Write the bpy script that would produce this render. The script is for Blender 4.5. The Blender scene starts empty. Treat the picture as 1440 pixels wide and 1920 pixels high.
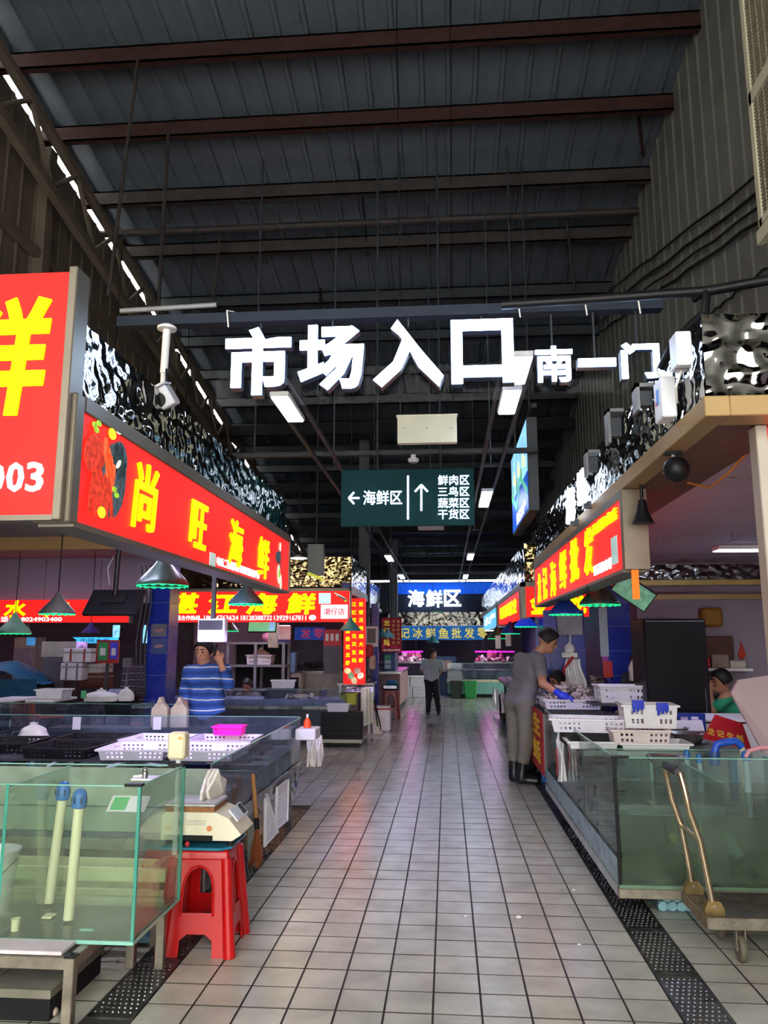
import bpy, bmesh, math, random
import numpy as np
from mathutils import Vector, Matrix, noise
random.seed(7)
SC = bpy.context.scene
COL = SC.collection
# ------------------------------------------------------------------ camera
CAM_H, FPX = 1.6, 1450.0
PITCH = math.atan(245/FPX); YAW = math.atan(118/FPX*math.cos(PITCH))
cam = bpy.data.objects.new('camera', bpy.data.cameras.new('camera')); COL.objects.link(cam)
cam.location = (0, 0, CAM_H); cam.rotation_euler = (math.pi/2+PITCH, 0, YAW)
cam.data.sensor_fit = 'VERTICAL'; cam.data.sensor_height = 36; cam.data.lens = FPX/1920*36
cam.data.clip_start = .05; cam.data.clip_end = 200
SC.camera = cam
# ------------------------------------------------------------------ world, exposure
SC.view_settings.view_transform = 'Standard'; SC.view_settings.look = 'None'
SC.view_settings.gamma = 1; SC.view_settings.use_curve_mapping = False
SC.view_settings.exposure = 1.0
try:
    cy = SC.cycles; cy.transparent_max_bounces = 24; cy.max_bounces = 7; cy.diffuse_bounces = 4; cy.glossy_bounces = 3; cy.transmission_bounces = 4; cy.caustics_reflective = False; cy.caustics_refractive = False; cy.use_adaptive_sampling = True; cy.adaptive_threshold = .06; cy.adaptive_min_samples = 12
except Exception: pass
W = bpy.data.worlds.new('overcast_sky'); SC.world = W; W.use_nodes = True
_n = W.node_tree.nodes; _bg = _n['Background']
_bg.inputs[0].default_value = (1, .98, .93, 1); _bg.inputs[1].default_value = 4.2

def area(name, loc, rot, sx, sy, power, col):
    l = bpy.data.lights.new(name, 'AREA'); l.shape = 'RECTANGLE'; l.size = sx; l.size_y = sy; l.energy = power; l.color = col
    o = bpy.data.objects.new(name, l); o.location = loc; o.rotation_euler = rot; COL.objects.link(o); return o
def point(name, loc, power, col, r=.04):
    l = bpy.data.lights.new(name, 'POINT'); l.energy = power; l.color = col; l.shadow_soft_size = r
    o = bpy.data.objects.new(name, l); o.location = loc; COL.objects.link(o); return o
def spot(name, loc, target, power, col, ang=1.6, r=.05):
    l = bpy.data.lights.new(name, 'SPOT'); l.energy = power; l.color = col; l.spot_size = ang; l.spot_blend = .5; l.shadow_soft_size = r
    o = bpy.data.objects.new(name, l); o.location = loc; COL.objects.link(o)
    o.rotation_euler = (Vector(target)-Vector(loc)).to_track_quat('-Z', 'Y').to_euler(); return o

# ------------------------------------------------------------------ layout helpers: photo pixel + one known coordinate -> metres
_R = Matrix.Rotation(YAW, 3, 'Z') @ Matrix.Rotation(math.pi/2+PITCH, 3, 'X')
def ray(px, py): return _R @ Vector(((px-720)/FPX, (960-py)/FPX, -1))
def PY(px, py, Y): d = ray(px, py); return Vector((0, 0, CAM_H)) + d*(Y/d.y)
def PX(px, py, X): d = ray(px, py); return Vector((0, 0, CAM_H)) + d*(X/d.x)
def PZ(px, py, Z=0): d = ray(px, py); return Vector((0, 0, CAM_H)) + d*((Z-CAM_H)/d.z)

# ------------------------------------------------------------------ materials
def lin(c):
    if isinstance(c, str): c = tuple(int(c[i:i+2], 16) for i in (0, 2, 4))
    return tuple(((x/255)/12.92 if x/255 <= .04045 else ((x/255+.055)/1.055)**2.4) for x in c)
_MC = {}
def M(col, rough=.5, metal=0, var=.12, scale=9, bump=0, emit=0, rand=0, coat=0, rvar=0, bscale=None, key=None, ior=1.45, sub=0, geo=False, spec=None):
    k = key or (col, rough, metal, var, scale, bump, emit, rand, coat, rvar, bscale, spec)
    if k in _MC: return _MC[k]
    m = bpy.data.materials.new('mat_%03d' % len(_MC)); _MC[k] = m; m.use_nodes = True
    t = m.node_tree; N = t.nodes; L = t.links; b = N['Principled BSDF']
    c = lin(col)
    tc = N.new('ShaderNodeTexCoord' if not geo else 'ShaderNodeNewGeometry'); OC = 'Position' if geo else 'Object'; nz = N.new('ShaderNodeTexNoise'); nz.inputs['Scale'].default_value = scale
    nz.inputs['Detail'].default_value = 5; L.new(tc.outputs[OC], nz.inputs['Vector'])
    mx = N.new('ShaderNodeMix'); mx.data_type = 'RGBA'
    mx.inputs[6].default_value = tuple(x*(1-var) for x in c)+(1,); mx.inputs[7].default_value = tuple(min(1, x*(1+var)+var*.01) for x in c)+(1,)
    rp = N.new('ShaderNodeValToRGB'); rp.color_ramp.elements[0].position = .32; rp.color_ramp.elements[1].position = .68
    L.new(nz.outputs['Fac'], rp.inputs[0]); L.new(rp.outputs[0], mx.inputs[0])
    out = mx.outputs[2]
    if rand:
        oi = N.new('ShaderNodeObjectInfo'); mr = N.new('ShaderNodeMapRange'); mr.inputs[3].default_value = 1-rand; mr.inputs[4].default_value = 1+rand
        L.new(oi.outputs['Random'], mr.inputs[0]); vm = N.new('ShaderNodeMix'); vm.data_type = 'RGBA'; vm.blend_type = 'MULTIPLY'; vm.inputs[0].default_value = 1
        L.new(out, vm.inputs[6]); L.new(mr.outputs[0], vm.inputs[7]); out = vm.outputs[2]
    L.new(out, b.inputs['Base Color'])
    b.inputs['Roughness'].default_value = rough; b.inputs['Metallic'].default_value = metal; b.inputs['IOR'].default_value = ior
    if coat: b.inputs['Coat Weight'].default_value = coat; b.inputs['Coat Roughness'].default_value = .08
    if rvar:
        n2 = N.new('ShaderNodeTexNoise'); n2.inputs['Scale'].default_value = scale*.35; n2.inputs['Detail'].default_value = 6; L.new(tc.outputs[OC], n2.inputs['Vector'])
        m2 = N.new('ShaderNodeMapRange'); m2.inputs[1].default_value = .35; m2.inputs[2].default_value = .65; m2.inputs[3].default_value = max(.03, rough-rvar); m2.inputs[4].default_value = rough+rvar
        L.new(n2.outputs['Fac'], m2.inputs[0]); L.new(m2.outputs[0], b.inputs['Roughness'])
    if bump:
        bp = N.new('ShaderNodeBump'); bp.inputs['Strength'].default_value = min(1, bump); bp.inputs['Distance'].default_value = .01
        n3 = nz
        if bscale: n3 = N.new('ShaderNodeTexNoise'); n3.inputs['Scale'].default_value = bscale; n3.inputs['Detail'].default_value = 4; L.new(tc.outputs[OC], n3.inputs['Vector'])
        L.new(n3.outputs['Fac'], bp.inputs['Height']); L.new(bp.outputs[0], b.inputs['Normal'])
    if spec is not None: b.inputs['Specular IOR Level'].default_value = spec
    if emit:
        L.new(out, b.inputs['Emission Color']); b.inputs['Emission Strength'].default_value = emit
        b.inputs['Specular IOR Level'].default_value = .12
        if emit < .6 or (key in ('eyel', 'ewht', 'egrn')): m.cycles.emission_sampling = 'NONE'
    return m
def GLASS(tint=(.80, .93, .88), dirt=.06, key='g', dcol=(.45, .6, .55), gl=1.0):
    k = ('glass', key)
    if k in _MC: return _MC[k]
    m = bpy.data.materials.new('glass_'+key); _MC[k] = m; m.use_nodes = True
    t = m.node_tree; N = t.nodes; L = t.links; N.remove(N['Principled BSDF']); out = N['Material Output']
    tr = N.new('ShaderNodeBsdfTransparent'); tr.inputs[0].default_value = tint+(1,)
    gs = N.new('ShaderNodeBsdfGlossy'); gs.inputs['Roughness'].default_value = .03
    df = N.new('ShaderNodeBsdfDiffuse'); df.inputs[0].default_value = dcol+(1,)
    nz = N.new('ShaderNodeTexNoise'); nz.inputs['Scale'].default_value = 3; nz.inputs['Detail'].default_value = 6
    tc = N.new('ShaderNodeTexCoord'); L.new(tc.outputs['Object'], nz.inputs[0])
    mr = N.new('ShaderNodeMapRange'); mr.inputs[1].default_value = .3; mr.inputs[2].default_value = .75; mr.inputs[3].default_value = dirt*.3; mr.inputs[4].default_value = dirt*2
    L.new(nz.outputs[0], mr.inputs[0])
    m1 = N.new('ShaderNodeMixShader'); L.new(mr.outputs[0], m1.inputs[0]); L.new(tr.outputs[0], m1.inputs[1]); L.new(df.outputs[0], m1.inputs[2])
    fr = N.new('ShaderNodeFresnel'); fr.inputs[0].default_value = 1.4
    ml = N.new('ShaderNodeMath'); ml.operation = 'MULTIPLY'; ml.inputs[1].default_value = gl; L.new(fr.outputs[0], ml.inputs[0])
    m2 = N.new('ShaderNodeMixShader'); L.new(ml.outputs[0], m2.inputs[0]); L.new(m1.outputs[0], m2.inputs[1]); L.new(gs.outputs[0], m2.inputs[2])
    L.new(m2.outputs[0], out.inputs[0]); return m
def STRIPES(base, lines, key, per=.085, axis='Z'):
    k = ('stripe', key)
    if k in _MC: return _MC[k]
    m = bpy.data.materials.new('stripe_'+key); _MC[k] = m; m.use_nodes = True
    t = m.node_tree; N = t.nodes; L = t.links; b = N['Principled BSDF']; b.inputs['Roughness'].default_value = .85
    tc = N.new('ShaderNodeTexCoord'); sx = N.new('ShaderNodeSeparateXYZ'); L.new(tc.outputs['Object'], sx.inputs[0])
    nz = N.new('ShaderNodeTexNoise'); nz.inputs['Scale'].default_value = 5; L.new(tc.outputs['Object'], nz.inputs[0])
    ad = N.new('ShaderNodeMath'); ad.operation = 'MULTIPLY_ADD'; ad.inputs[1].default_value = .05; L.new(nz.outputs[0], ad.inputs[0]); L.new(sx.outputs[axis], ad.inputs[2])
    md = N.new('ShaderNodeMath'); md.operation = 'PINGPONG'; md.inputs[1].default_value = per/2; L.new(ad.outputs[0], md.inputs[0])
    rp = N.new('ShaderNodeValToRGB'); rp.color_ramp.interpolation = 'CONSTANT'
    dv = N.new('ShaderNodeMath'); dv.operation = 'DIVIDE'; dv.inputs[1].default_value = per/2; L.new(md.outputs[0], dv.inputs[0]); L.new(dv.outputs[0], rp.inputs[0])
    e = rp.color_ramp.elements; e[0].color = lin(lines)+(1,); e[0].position = 0; e[1].position = .13; e[1].color = lin(base[0])+(1,)
    x = rp.color_ramp.elements.new(.62); x.color = lin(base[1])+(1,)
    L.new(rp.outputs[0], b.inputs['Base Color']); return m

# ------------------------------------------------------------------ mesh builder
class MB:
    def __init__(s): s.v = []; s.f = []
    def add(s, vs, fs):
        b = len(s.v); s.v += [tuple(x) for x in vs]; s.f += [tuple(b+i for i in q) for q in fs]; return s
    def box(s, lo, hi):
        x0, y0, z0 = lo; x1, y1, z1 = hi
        if x0 > x1: x0, x1 = x1, x0
        if y0 > y1: y0, y1 = y1, y0
        if z0 > z1: z0, z1 = z1, z0
        return s.add([(x0,y0,z0),(x1,y0,z0),(x1,y1,z0),(x0,y1,z0),(x0,y0,z1),(x1,y0,z1),(x1,y1,z1),(x0,y1,z1)],
            [(3,2,1,0),(4,5,6,7),(0,1,5,4),(1,2,6,5),(2,3,7,6),(3,0,4,7)])
    def obox(s, c, h, m):          # centre, half sizes, 3x3 matrix
        c = Vector(c); vs = [c+m@Vector((sx*h[0], sy*h[1], sz*h[2])) for sz in (-1,1) for sy in (-1,1) for sx in (-1,1)]
        return s.add(vs, [(2,3,1,0),(4,5,7,6),(0,1,5,4),(1,3,7,5),(3,2,6,7),(2,0,4,6)])
    def taper(s, c, w0, d0, w1, d1, h):   # frustum box, base centre c
        x, y, z = c
        return s.add([(x-w0/2,y-d0/2,z),(x+w0/2,y-d0/2,z),(x+w0/2,y+d0/2,z),(x-w0/2,y+d0/2,z),(x-w1/2,y-d1/2,z+h),(x+w1/2,y-d1/2,z+h),(x+w1/2,y+d1/2,z+h),(x-w1/2,y+d1/2,z+h)],
            [(3,2,1,0),(4,5,6,7),(0,1,5,4),(1,2,6,5),(2,3,7,6),(3,0,4,7)])
    def cyl(s, a, b, r0, r1=None, n=12, caps=True):
        a = Vector(a); b = Vector(b); r1 = r0 if r1 is None else r1
        q = (b-a).to_track_quat('Z', 'Y'); vs = []; fs = []
        for p, r in ((a, r0), (b, r1)):
            for i in range(n):
                t = 2*math.pi*i/n; vs.append(p+q@Vector((r*math.cos(t), r*math.sin(t), 0)))
        fs = [(i, (i+1)%n, n+(i+1)%n, n+i) for i in range(n)]
        if caps: fs += [tuple(range(n-1,-1,-1)), tuple(range(n, 2*n))]
        return s.add(vs, fs)
    def tube(s, pts, r, n=8, rs=None):
        pts = [Vector(p) for p in pts]; vs = []; fs = []; up = Vector((0,0,1)); k = len(pts)
        prev = None
        for j, p in enumerate(pts):
            d = (pts[min(j+1,k-1)]-pts[max(j-1,0)]).normalized()
            a = prev if prev is not None else (up.cross(d) if abs(d.z) < .95 else Vector((1,0,0)).cross(d))
            a = (a-d*a.dot(d)); a = a.normalized() if a.length > 1e-6 else d.orthogonal().normalized(); prev = a; b = d.cross(a)
            rr = rs[j] if rs else r
            for i in range(n):
                t = 2*math.pi*i/n; vs.append(p+a*(rr*math.cos(t))+b*(rr*math.sin(t)))
        for j in range(k-1):
            for i in range(n): fs.append((j*n+i, j*n+(i+1)%n, (j+1)*n+(i+1)%n, (j+1)*n+i))
        fs += [tuple(range(n-1,-1,-1)), tuple(range((k-1)*n, k*n))]
        return s.add(vs, fs)
    def lathe(s, prof, c=(0,0,0), n=20, ax=(0,0,1), closed=False):
        c = Vector(c); q = Vector(ax).to_track_quat('Z', 'Y'); vs = []; fs = []; k = len(prof)
        for (r, z) in prof:
            for i in range(n):
                t = 2*math.pi*i/n; vs.append(c+q@Vector((max(r, 1e-4)*math.cos(t), max(r, 1e-4)*math.sin(t), z)))
        for j in range(k-1 if not closed else k):
            j2 = (j+1) % k
            for i in range(n): fs.append((j*n+i, j*n+(i+1)%n, j2*n+(i+1)%n, j2*n+i))
        if not closed:
            if prof[0][0] > 1e-3: fs.append(tuple(range(n-1,-1,-1)))
            if prof[-1][0] > 1e-3: fs.append(tuple(range((k-1)*n, k*n)))
        return s.add(vs, fs)
    def sphere(s, c, r, n=12, m=8, sc=(1,1,1)):
        c = Vector(c); vs = []; fs = []
        for j in range(m+1):
            ph = math.pi*j/m
            for i in range(n):
                t = 2*math.pi*i/n; vs.append(c+Vector((r*sc[0]*math.sin(ph)*math.cos(t), r*sc[1]*math.sin(ph)*math.sin(t), r*sc[2]*math.cos(ph))))
        for j in range(m):
            for i in range(n): fs.append((j*n+i, (j+1)*n+i, (j+1)*n+(i+1)%n, j*n+(i+1)%n))
        return s.add(vs, fs)
    def prism(s, poly, o, U, V, N, t):   # 2D polygon extruded along N
        o, U, V, N = map(Vector, (o, U, V, N)); k = len(poly)
        vs = [o+U*a+V*b for a, b in poly]+[o+U*a+V*b+N*t for a, b in poly]
        fs = [tuple(range(k-1,-1,-1)), tuple(range(k, 2*k))]+[(i,(i+1)%k,k+(i+1)%k,k+i) for i in range(k)]
        return s.add(vs, fs)
    def grid(s, fn, nu, nv, thick=None):
        vs = [fn(i/nu, j/nv) for j in range(nv+1) for i in range(nu+1)]
        fs = [(j*(nu+1)+i, j*(nu+1)+i+1, (j+1)*(nu+1)+i+1, (j+1)*(nu+1)+i) for j in range(nv) for i in range(nu)]
        return s.add(vs, fs)
    def thicken(s, vec):          # flat patchwork -> slab
        idx = {}; vs = []; fs = []
        for f in s.f:
            q = []
            for i in f:
                k = tuple(round(c, 5) for c in s.v[i])
                if k not in idx: idx[k] = len(vs); vs.append(s.v[i])
                q.append(idx[k])
            fs.append(tuple(q))
        n = len(vs); cnt = {}
        for f in fs:
            for a, b in zip(f, f[1:]+f[:1]): cnt[(a, b)] = 1
        side = [(b, a, n+a, n+b) for (a, b) in cnt if (b, a) not in cnt]
        vec = Vector(vec); s.v = [tuple(v) for v in vs]+[tuple(Vector(v)+vec) for v in vs]
        s.f = fs+[tuple(n+i for i in reversed(f)) for f in fs]+side; return s
    def xf(s, m): s.v = [tuple(m @ Vector(x)) for x in s.v]; return s
    def mesh(s, name, mat, smooth=False, bevel=0, seg=1, fix=True):
        me = bpy.data.meshes.new(name); me.from_pydata(s.v, [], s.f)
        if fix or bevel:
            bm = bmesh.new(); bm.from_mesh(me)
            bmesh.ops.recalc_face_normals(bm, faces=bm.faces)
            if bevel:
                ed = [e for e in bm.edges if len(e.link_faces) == 2 and e.calc_face_angle(0) > .6]
                bmesh.ops.bevel(bm, geom=ed, offset=bevel, segments=seg, affect='EDGES', profile=.7, clamp_overlap=True)
            bm.to_mesh(me); bm.free()
        if smooth:
            for p in me.polygons: p.use_smooth = True
            try: me.set_sharp_from_angle(angle=.7 if smooth is True else smooth)
            except Exception: pass
        for m in (mat if isinstance(mat, (list, tuple)) else [mat]): me.materials.append(m)
        return me
    def build(s, name, mat, parent=None, smooth=False, bevel=0, seg=1, kind=None, label=None):
        if parent is not None and parent.name not in LOCAL:
            r = parent
            while r.parent: r = r.parent
            if r.name not in LOCAL:
                L = r.location; s.v = [(x-L.x, y-L.y, z-L.z) for x, y, z in s.v]
        o = bpy.data.objects.new(name, s.mesh(name, mat, smooth, bevel, seg)); COL.objects.link(o)
        if parent is not None: o.parent = parent
        if kind: o['kind'] = kind
        if label: o['label'] = label
        return o
LOCAL = set()
def tag(o, label, cat, group=None, kind=None):
    o['label'] = label; o['category'] = cat
    if group: o['group'] = group
    if kind: o['kind'] = kind
    return o
def thing(name, label, cat, loc=(0,0,0), rz=0, group=None, local=False, kind=None):
    o = bpy.data.objects.new(name, None); o.empty_display_size = .1; COL.objects.link(o); o.location = loc; o.rotation_euler = (0,0,rz)
    tag(o, label, cat, group, kind)
    if local: LOCAL.add(o.name)
    return o
def struct(name, loc=(0,0,0)):
    o = bpy.data.objects.new(name, None); COL.objects.link(o); o.location = loc; o['kind'] = 'structure'; return o
def solo(mb, name, mat, label, cat, group=None, smooth=False, bevel=0, seg=1, kind=None):
    a = np.array(mb.v); c = (a.min(0)+a.max(0))/2; c[2] = a.min(0)[2]
    mb.v = [tuple(x-c) for x in a]
    o = bpy.data.objects.new(name, mb.mesh(name, mat, smooth, bevel, seg)); COL.objects.link(o); o.location = tuple(c)
    return tag(o, label, cat, group, kind)
def dup(root, loc, rz=None, label=None, group=None, rot=None, scale=None):
    r = root.copy(); COL.objects.link(r); r.location = loc
    if root.name in LOCAL: LOCAL.add(r.name)
    if rz is not None: r.rotation_euler = (0,0,rz)
    if rot is not None: r.rotation_euler = rot
    if scale is not None: r.scale = (scale,)*3 if not isinstance(scale, tuple) else scale
    if label: r['label'] = label
    if group: r['group'] = group
    for ch in list(root.children):
        c = ch.copy(); COL.objects.link(c); c.parent = r
        for g in list(ch.children):
            d = g.copy(); COL.objects.link(d); d.parent = c
    return r
X_, Y_, Z_ = Vector((1,0,0)), Vector((0,1,0)), Vector((0,0,1))
# ------------------------------------------------------------------ lettering (built-in font)
_TC = {}
def text_raw(s, bold, spacing=1.0, shear=0):
    k = (s, bold, spacing, shear)
    if k in _TC: return _TC[k]
    cu = bpy.data.curves.new('lettering', 'FONT'); cu.body = s; cu.offset = 0; cu.bevel_depth = bold; cu.bevel_resolution = 0; cu.extrude = .4; cu.resolution_u = 2; cu.space_character = spacing; cu.shear = shear
    o = bpy.data.objects.new('lettering', cu); me = o.to_mesh()
    v = np.array([tuple(x.co) for x in me.vertices]); f = [tuple(p.vertices) for p in me.polygons]
    o.to_mesh_clear(); bpy.data.objects.remove(o); bpy.data.curves.remove(cu)
    lo, hi = v.min(0), v.max(0); v = (v-(lo+hi)/2)/np.maximum(hi-lo, 1e-6)
    _TC[k] = (v, f, (hi-lo)[0]/max(1e-6, (hi-lo)[1])); return _TC[k]
def letters(parent, s, c, w, h, U, V, mat, bold=.02, t=.006, name='lettering', shear=0, label=None):
    v, f, asp = text_raw(s, bold, 1.0, shear)
    if w is None: w = h*asp
    U, V, c = Vector(U), Vector(V), Vector(c); N = U.cross(V)
    mb = MB(); mb.v = [tuple(c+U*(a*w)+V*(b*h)+N*(d*t)) for a, b, d in v]; mb.f = list(f)
    return mb.build(name, mat, parent, label=label)
def letters_row(parent, st, c, w, h, U, V, mat, bold=.0, t=.006, name='digit'):
    wt = [1.0 if ord(ch) > 255 else (.62 if ch not in '1(): ' else .5) for ch in st]; tot = sum(wt); U = Vector(U); x = -w/2
    for ch, q in zip(st, wt):
        cw = w*q/tot
        if ch != ' ': letters(parent, ch, Vector(c)+U*(x+cw/2), cw*(.86 if ch not in '1(：' else .5), h, U, V, mat, bold, t, name)
        x += cw
def ellipse(mb, c, U, V, rx, ry, t=.004, rot=0, n=14):
    poly = []
    for i in range(n):
        a = 2*math.pi*i/n; x, y = rx*math.cos(a), ry*math.sin(a); poly.append((x*math.cos(rot)-y*math.sin(rot), x*math.sin(rot)+y*math.cos(rot)))
    N = Vector(U).cross(Vector(V)); return mb.prism(poly, c, U, V, N, t)
def quad(mb, c, U, V, w, h, t=.004):
    return mb.prism([(-w/2,-h/2),(w/2,-h/2),(w/2,h/2),(-w/2,h/2)], c, U, V, Vector(U).cross(Vector(V)), t)
# ================================================================== setting
TS = .2144; X0 = -.083; XL, XR = -1.40, 1.05
Y00 = PZ(803, 1901).y
K_ROOF, S_ROOF, XWL, XWR = 9.16, .18, -4.75, 2.61
def zr(y): return K_ROOF - S_ROOF*y
m_tile = M('b0afa0', .14, 0, .14, 5, .18, rand=.05, rvar=.05, bscale=60, geo=True, key='tile')
m_tile_far = M('b0afa0', .14, 0, .14, 5, .18, rvar=.05, bscale=60, geo=True, key='tilefar')
m_grout = M('37342f', .7)
m_drain = M('4c4e4c', .35, .6, .3, 20, rvar=.12)
m_stud = M('8f9192', .25, .9)
m_dark = M('17181a', .6, spec=.2); m_black = M('0c0d0f', .45, spec=.25)
m_steel = M('9a9b98', .32, .9, .15, 12, rvar=.1)
m_steel_old = M('8a8374', .45, .7, .25, 15, .1)
m_roof = M('4c545c', .55, .15, .15, 3)
m_roof_rib = M('4c4d50', .55, .15, .15, 3)
m_rust = M('2e150e', .75, .2, .3, 8); m_purlin = M('302a28', .7, .2, .3, 8); m_beam = M('2e3338', .6, .3)
m_wallL = M('564d40', .7, 0, .18, 3); m_wallR = M('6d6f68', .65, .1, .12, 3)
m_lilac = M('8d8090', .75, 0, .06, 2); m_cream = M('b5a58a', .6, 0, .08, 3)
m_tan = M('9a7f52', .45, .2, .08, 4)

# ---- floor: slab with single tiles in reach, finer area joined
floor = struct('floor')
MB().box((-10, -3, -.12), (4.5, 34, -.006)).build('slab', m_grout, floor)
def tile_mb():
    a = TS/2-.003; b = a-.002
    return MB().add([(-a,-a,-.006),(a,-a,-.006),(a,a,-.006),(-a,a,-.006),(-b,-b,0),(b,-b,0),(b,b,0),(-b,b,0)],
        [(4,5,6,7),(0,1,5,4),(1,2,6,5),(2,3,7,6),(3,0,4,7)])
tile_me = tile_mb().mesh('floor_tile', [m_tile, m_grout])
for _p in tile_me.polygons:
    if abs(_p.normal.z) < .9: _p.material_index = 1
far = MB(); cand = []
DR0, DR1, DL0, DL1 = X0+5*TS, X0+6*TS, X0-7*TS, X0-6*TS
for i in range(-46, 22):
    if i in (5, -7) : 
        pass
    for j in range(-8, 140):
        x = X0+(i+.5)*TS; y = Y00+(j+.5)*TS
        if i == 5 and 3.3 < y < 16.9: continue
        if i == -7 and 3.3 < y < 7.9: continue
        if y > 33: continue
        v = -6 <= i <= 8 and 3.45 < y < 10
        if v: cand.append((y+.35*max(0, i-5), x, y))
        else: far.add([(x+a*.103, y+b*.103, 0) for a, b in ((-1,-1),(1,-1),(1,1),(-1,1))], [(0,1,2,3)])
cand.sort()
for k, (_, x, y) in enumerate(cand):
    if k < 300:
        o = bpy.data.objects.new('floor_tile', tile_me); COL.objects.link(o); o.parent = floor; o.location = (x, y, random.uniform(-.0008, .0008)); o.rotation_euler = (random.uniform(-.0016,.0016), random.uniform(-.0016,.0016), 0)
    else: far.add([(x+a*.103, y+b*.103, 0) for a, b in ((-1,-1),(1,-1),(1,1),(-1,1))], [(0,1,2,3)])
far.build('tiling', m_tile_far, floor, kind='stuff')
# ---- drain grates with studs
def grate(studs):
    L = .60; w = TS-.004; g = MB(); s = MB()
    g.box((-w/2,-L/2+.002,-.012),(w/2,L/2-.002,.001)); g.box((-w/2,-L/2+.002,.001),(-w/2+.012,L/2-.002,.004)); g.box((w/2-.012,-L/2+.002,.001),(w/2,L/2-.002,.004)); g.box((-w/2,-L/2+.002,.001),(w/2,-L/2+.03,.003)); g.box((-w/2,L/2-.03,.001),(w/2,L/2-.002,.003))
    n = 13
    for k in range(n):
        y = -L/2+.055+k*(L-.11)/(n-1)
        if studs:
            for q in range(7): s.lathe([(.0065, 0), (.004, .004), (0, .0045)], (-w/2+.026+q*(w-.052)/6+(.006 if k%2 else -.006), y, .001), 6)
    if not studs:
        for q in range(1, 6): x = -w/2+q*w/6; g.box((x-.008,-L/2+.03,.0),(x+.008,L/2-.03,.006))
    return g.mesh('drain_grate', m_drain), (s.mesh('stud', m_stud) if studs else None)
ga, gb = grate(True), grate(False)
MB().box((DR0,3.2,-.1),(DR1,17,-.03)).build('drain_channel', m_black, floor); MB().box((DL0,3.2,-.1),(DL1,8,-.03)).build('drain_channel', m_black, floor)
for xd, ys, ye in (((DR0+DR1)/2, 3.6, 16.6), ((DL0+DL1)/2, 3.55, 7.7)):
    k = 0; y = ys
    while y < ye:
        gm, sm = ga if y < 7.2 or xd < 0 else gb
        o = bpy.data.objects.new('drain_grate', gm); COL.objects.link(o); o.parent = floor; o.location = (xd, y+.302, 0)
        if sm:
            s = bpy.data.objects.new('stud_rows', sm); COL.objects.link(s); s.parent = o; s['kind'] = 'stuff'
        y += .604

# ---- roof: rib sheets, purlins
ceiling = struct('ceiling')
sl = math.atan(S_ROOF); RW = .295
def roof_strip(y0, y1, w=RW):
    prof = [(-w/2,0),(-.034,0),(-.02,-.032),(.02,-.032),(.034,0),(w/2,0)]
    v = []; f = []
    for y in (y0, y1):
        for a, b in prof: v.append((a, y, zr(y)+b))
    for k in range(5): f.append((k, k+1, 6+k+1, 6+k))
    return MB().add(v, f)
rs = roof_strip(-3, 28.6).mesh('roof_sheet', m_roof)
x = XWL+.13
while x < XWR+.2:
    o = bpy.data.objects.new('roof_sheet', rs); COL.objects.link(o); o.parent = ceiling; o.location = (x, 0, 0); x += RW

def purlin(y, m, h=.2, d=.08):
    z = zr(y)-.035
    b = MB()
    b.box((XWL, y-d/2, z-h), (XWR, y+d/2, z-h+.02)); b.box((XWL, y-d/2, z-h), (XWR, y-d/2+.012, z)); b.box((XWL, y-d/2, z-.02), (XWR, y+d/2, z))
    b.build('purlin', m, ceiling)
YP = [5.1, 6.08, 7.07, 8.04, 9.1, 10.15, 11.4]
while YP[-1] < 27.5: YP.append(YP[-1]+1.12)
for k, y in enumerate(YP): purlin(y, m_rust if k < 4 else (m_purlin if k < 6 else m_beam))
# suspension rods and thin pipe below the purlins
def rod(a, b, r=.014, m=None, name='hanger_rod'): MB().cyl(a, b, r, n=8).build(name, m or m_purlin, ceiling)
a = PY(262, 85, 7.07); b = PY(203, 555, 6.4); rod(a, b, .018)
a = PY(316, 250, 8.0); b = PY(290, 660, 4.2); rod(PY(316, 250, 8.0), PY(296, 592, 7.4), .02)
rod(PY(1170, 0, 7.0), PY(1206, 292, 8.9), .02, m_rust)
rod(PY(640, 0, 6.9), PY(690, 480, 10.4), .008, m_black)
rod(PY(412, 450, 9.9), PY(400, 560, 9.9), .02); rod(PY(1062, 415, 9.9), PY(1078, 545, 9.9), .02)
MB().box(PY(150, 447, 9.75), PY(1215, 386, 9.75)+Vector((0,.06,0))) if False else None
a = PY(150, 441, 9.7); b = PY(1215, 393, 9.7); MB().cyl(a, Vector((b.x, a.y, a.z)), .05, n=8).build('crossbar', m_purlin, ceiling)
# transverse beams far under the low roof
for y in (15.2, 18.4, 21.6, 24.8):
    MB().box((-4.7, y-.06, zr(y)-.62), (2.6, y+.06, zr(y)-.40)).build('tie_beam', m_dark, ceiling)
    for xx in (-3, -.6, 1.4): MB().cyl((xx, y, zr(y)-.42), (xx, y, zr(y)-.03), .02, n=6).build('hanger_rod', m_beam, ceiling)

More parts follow.
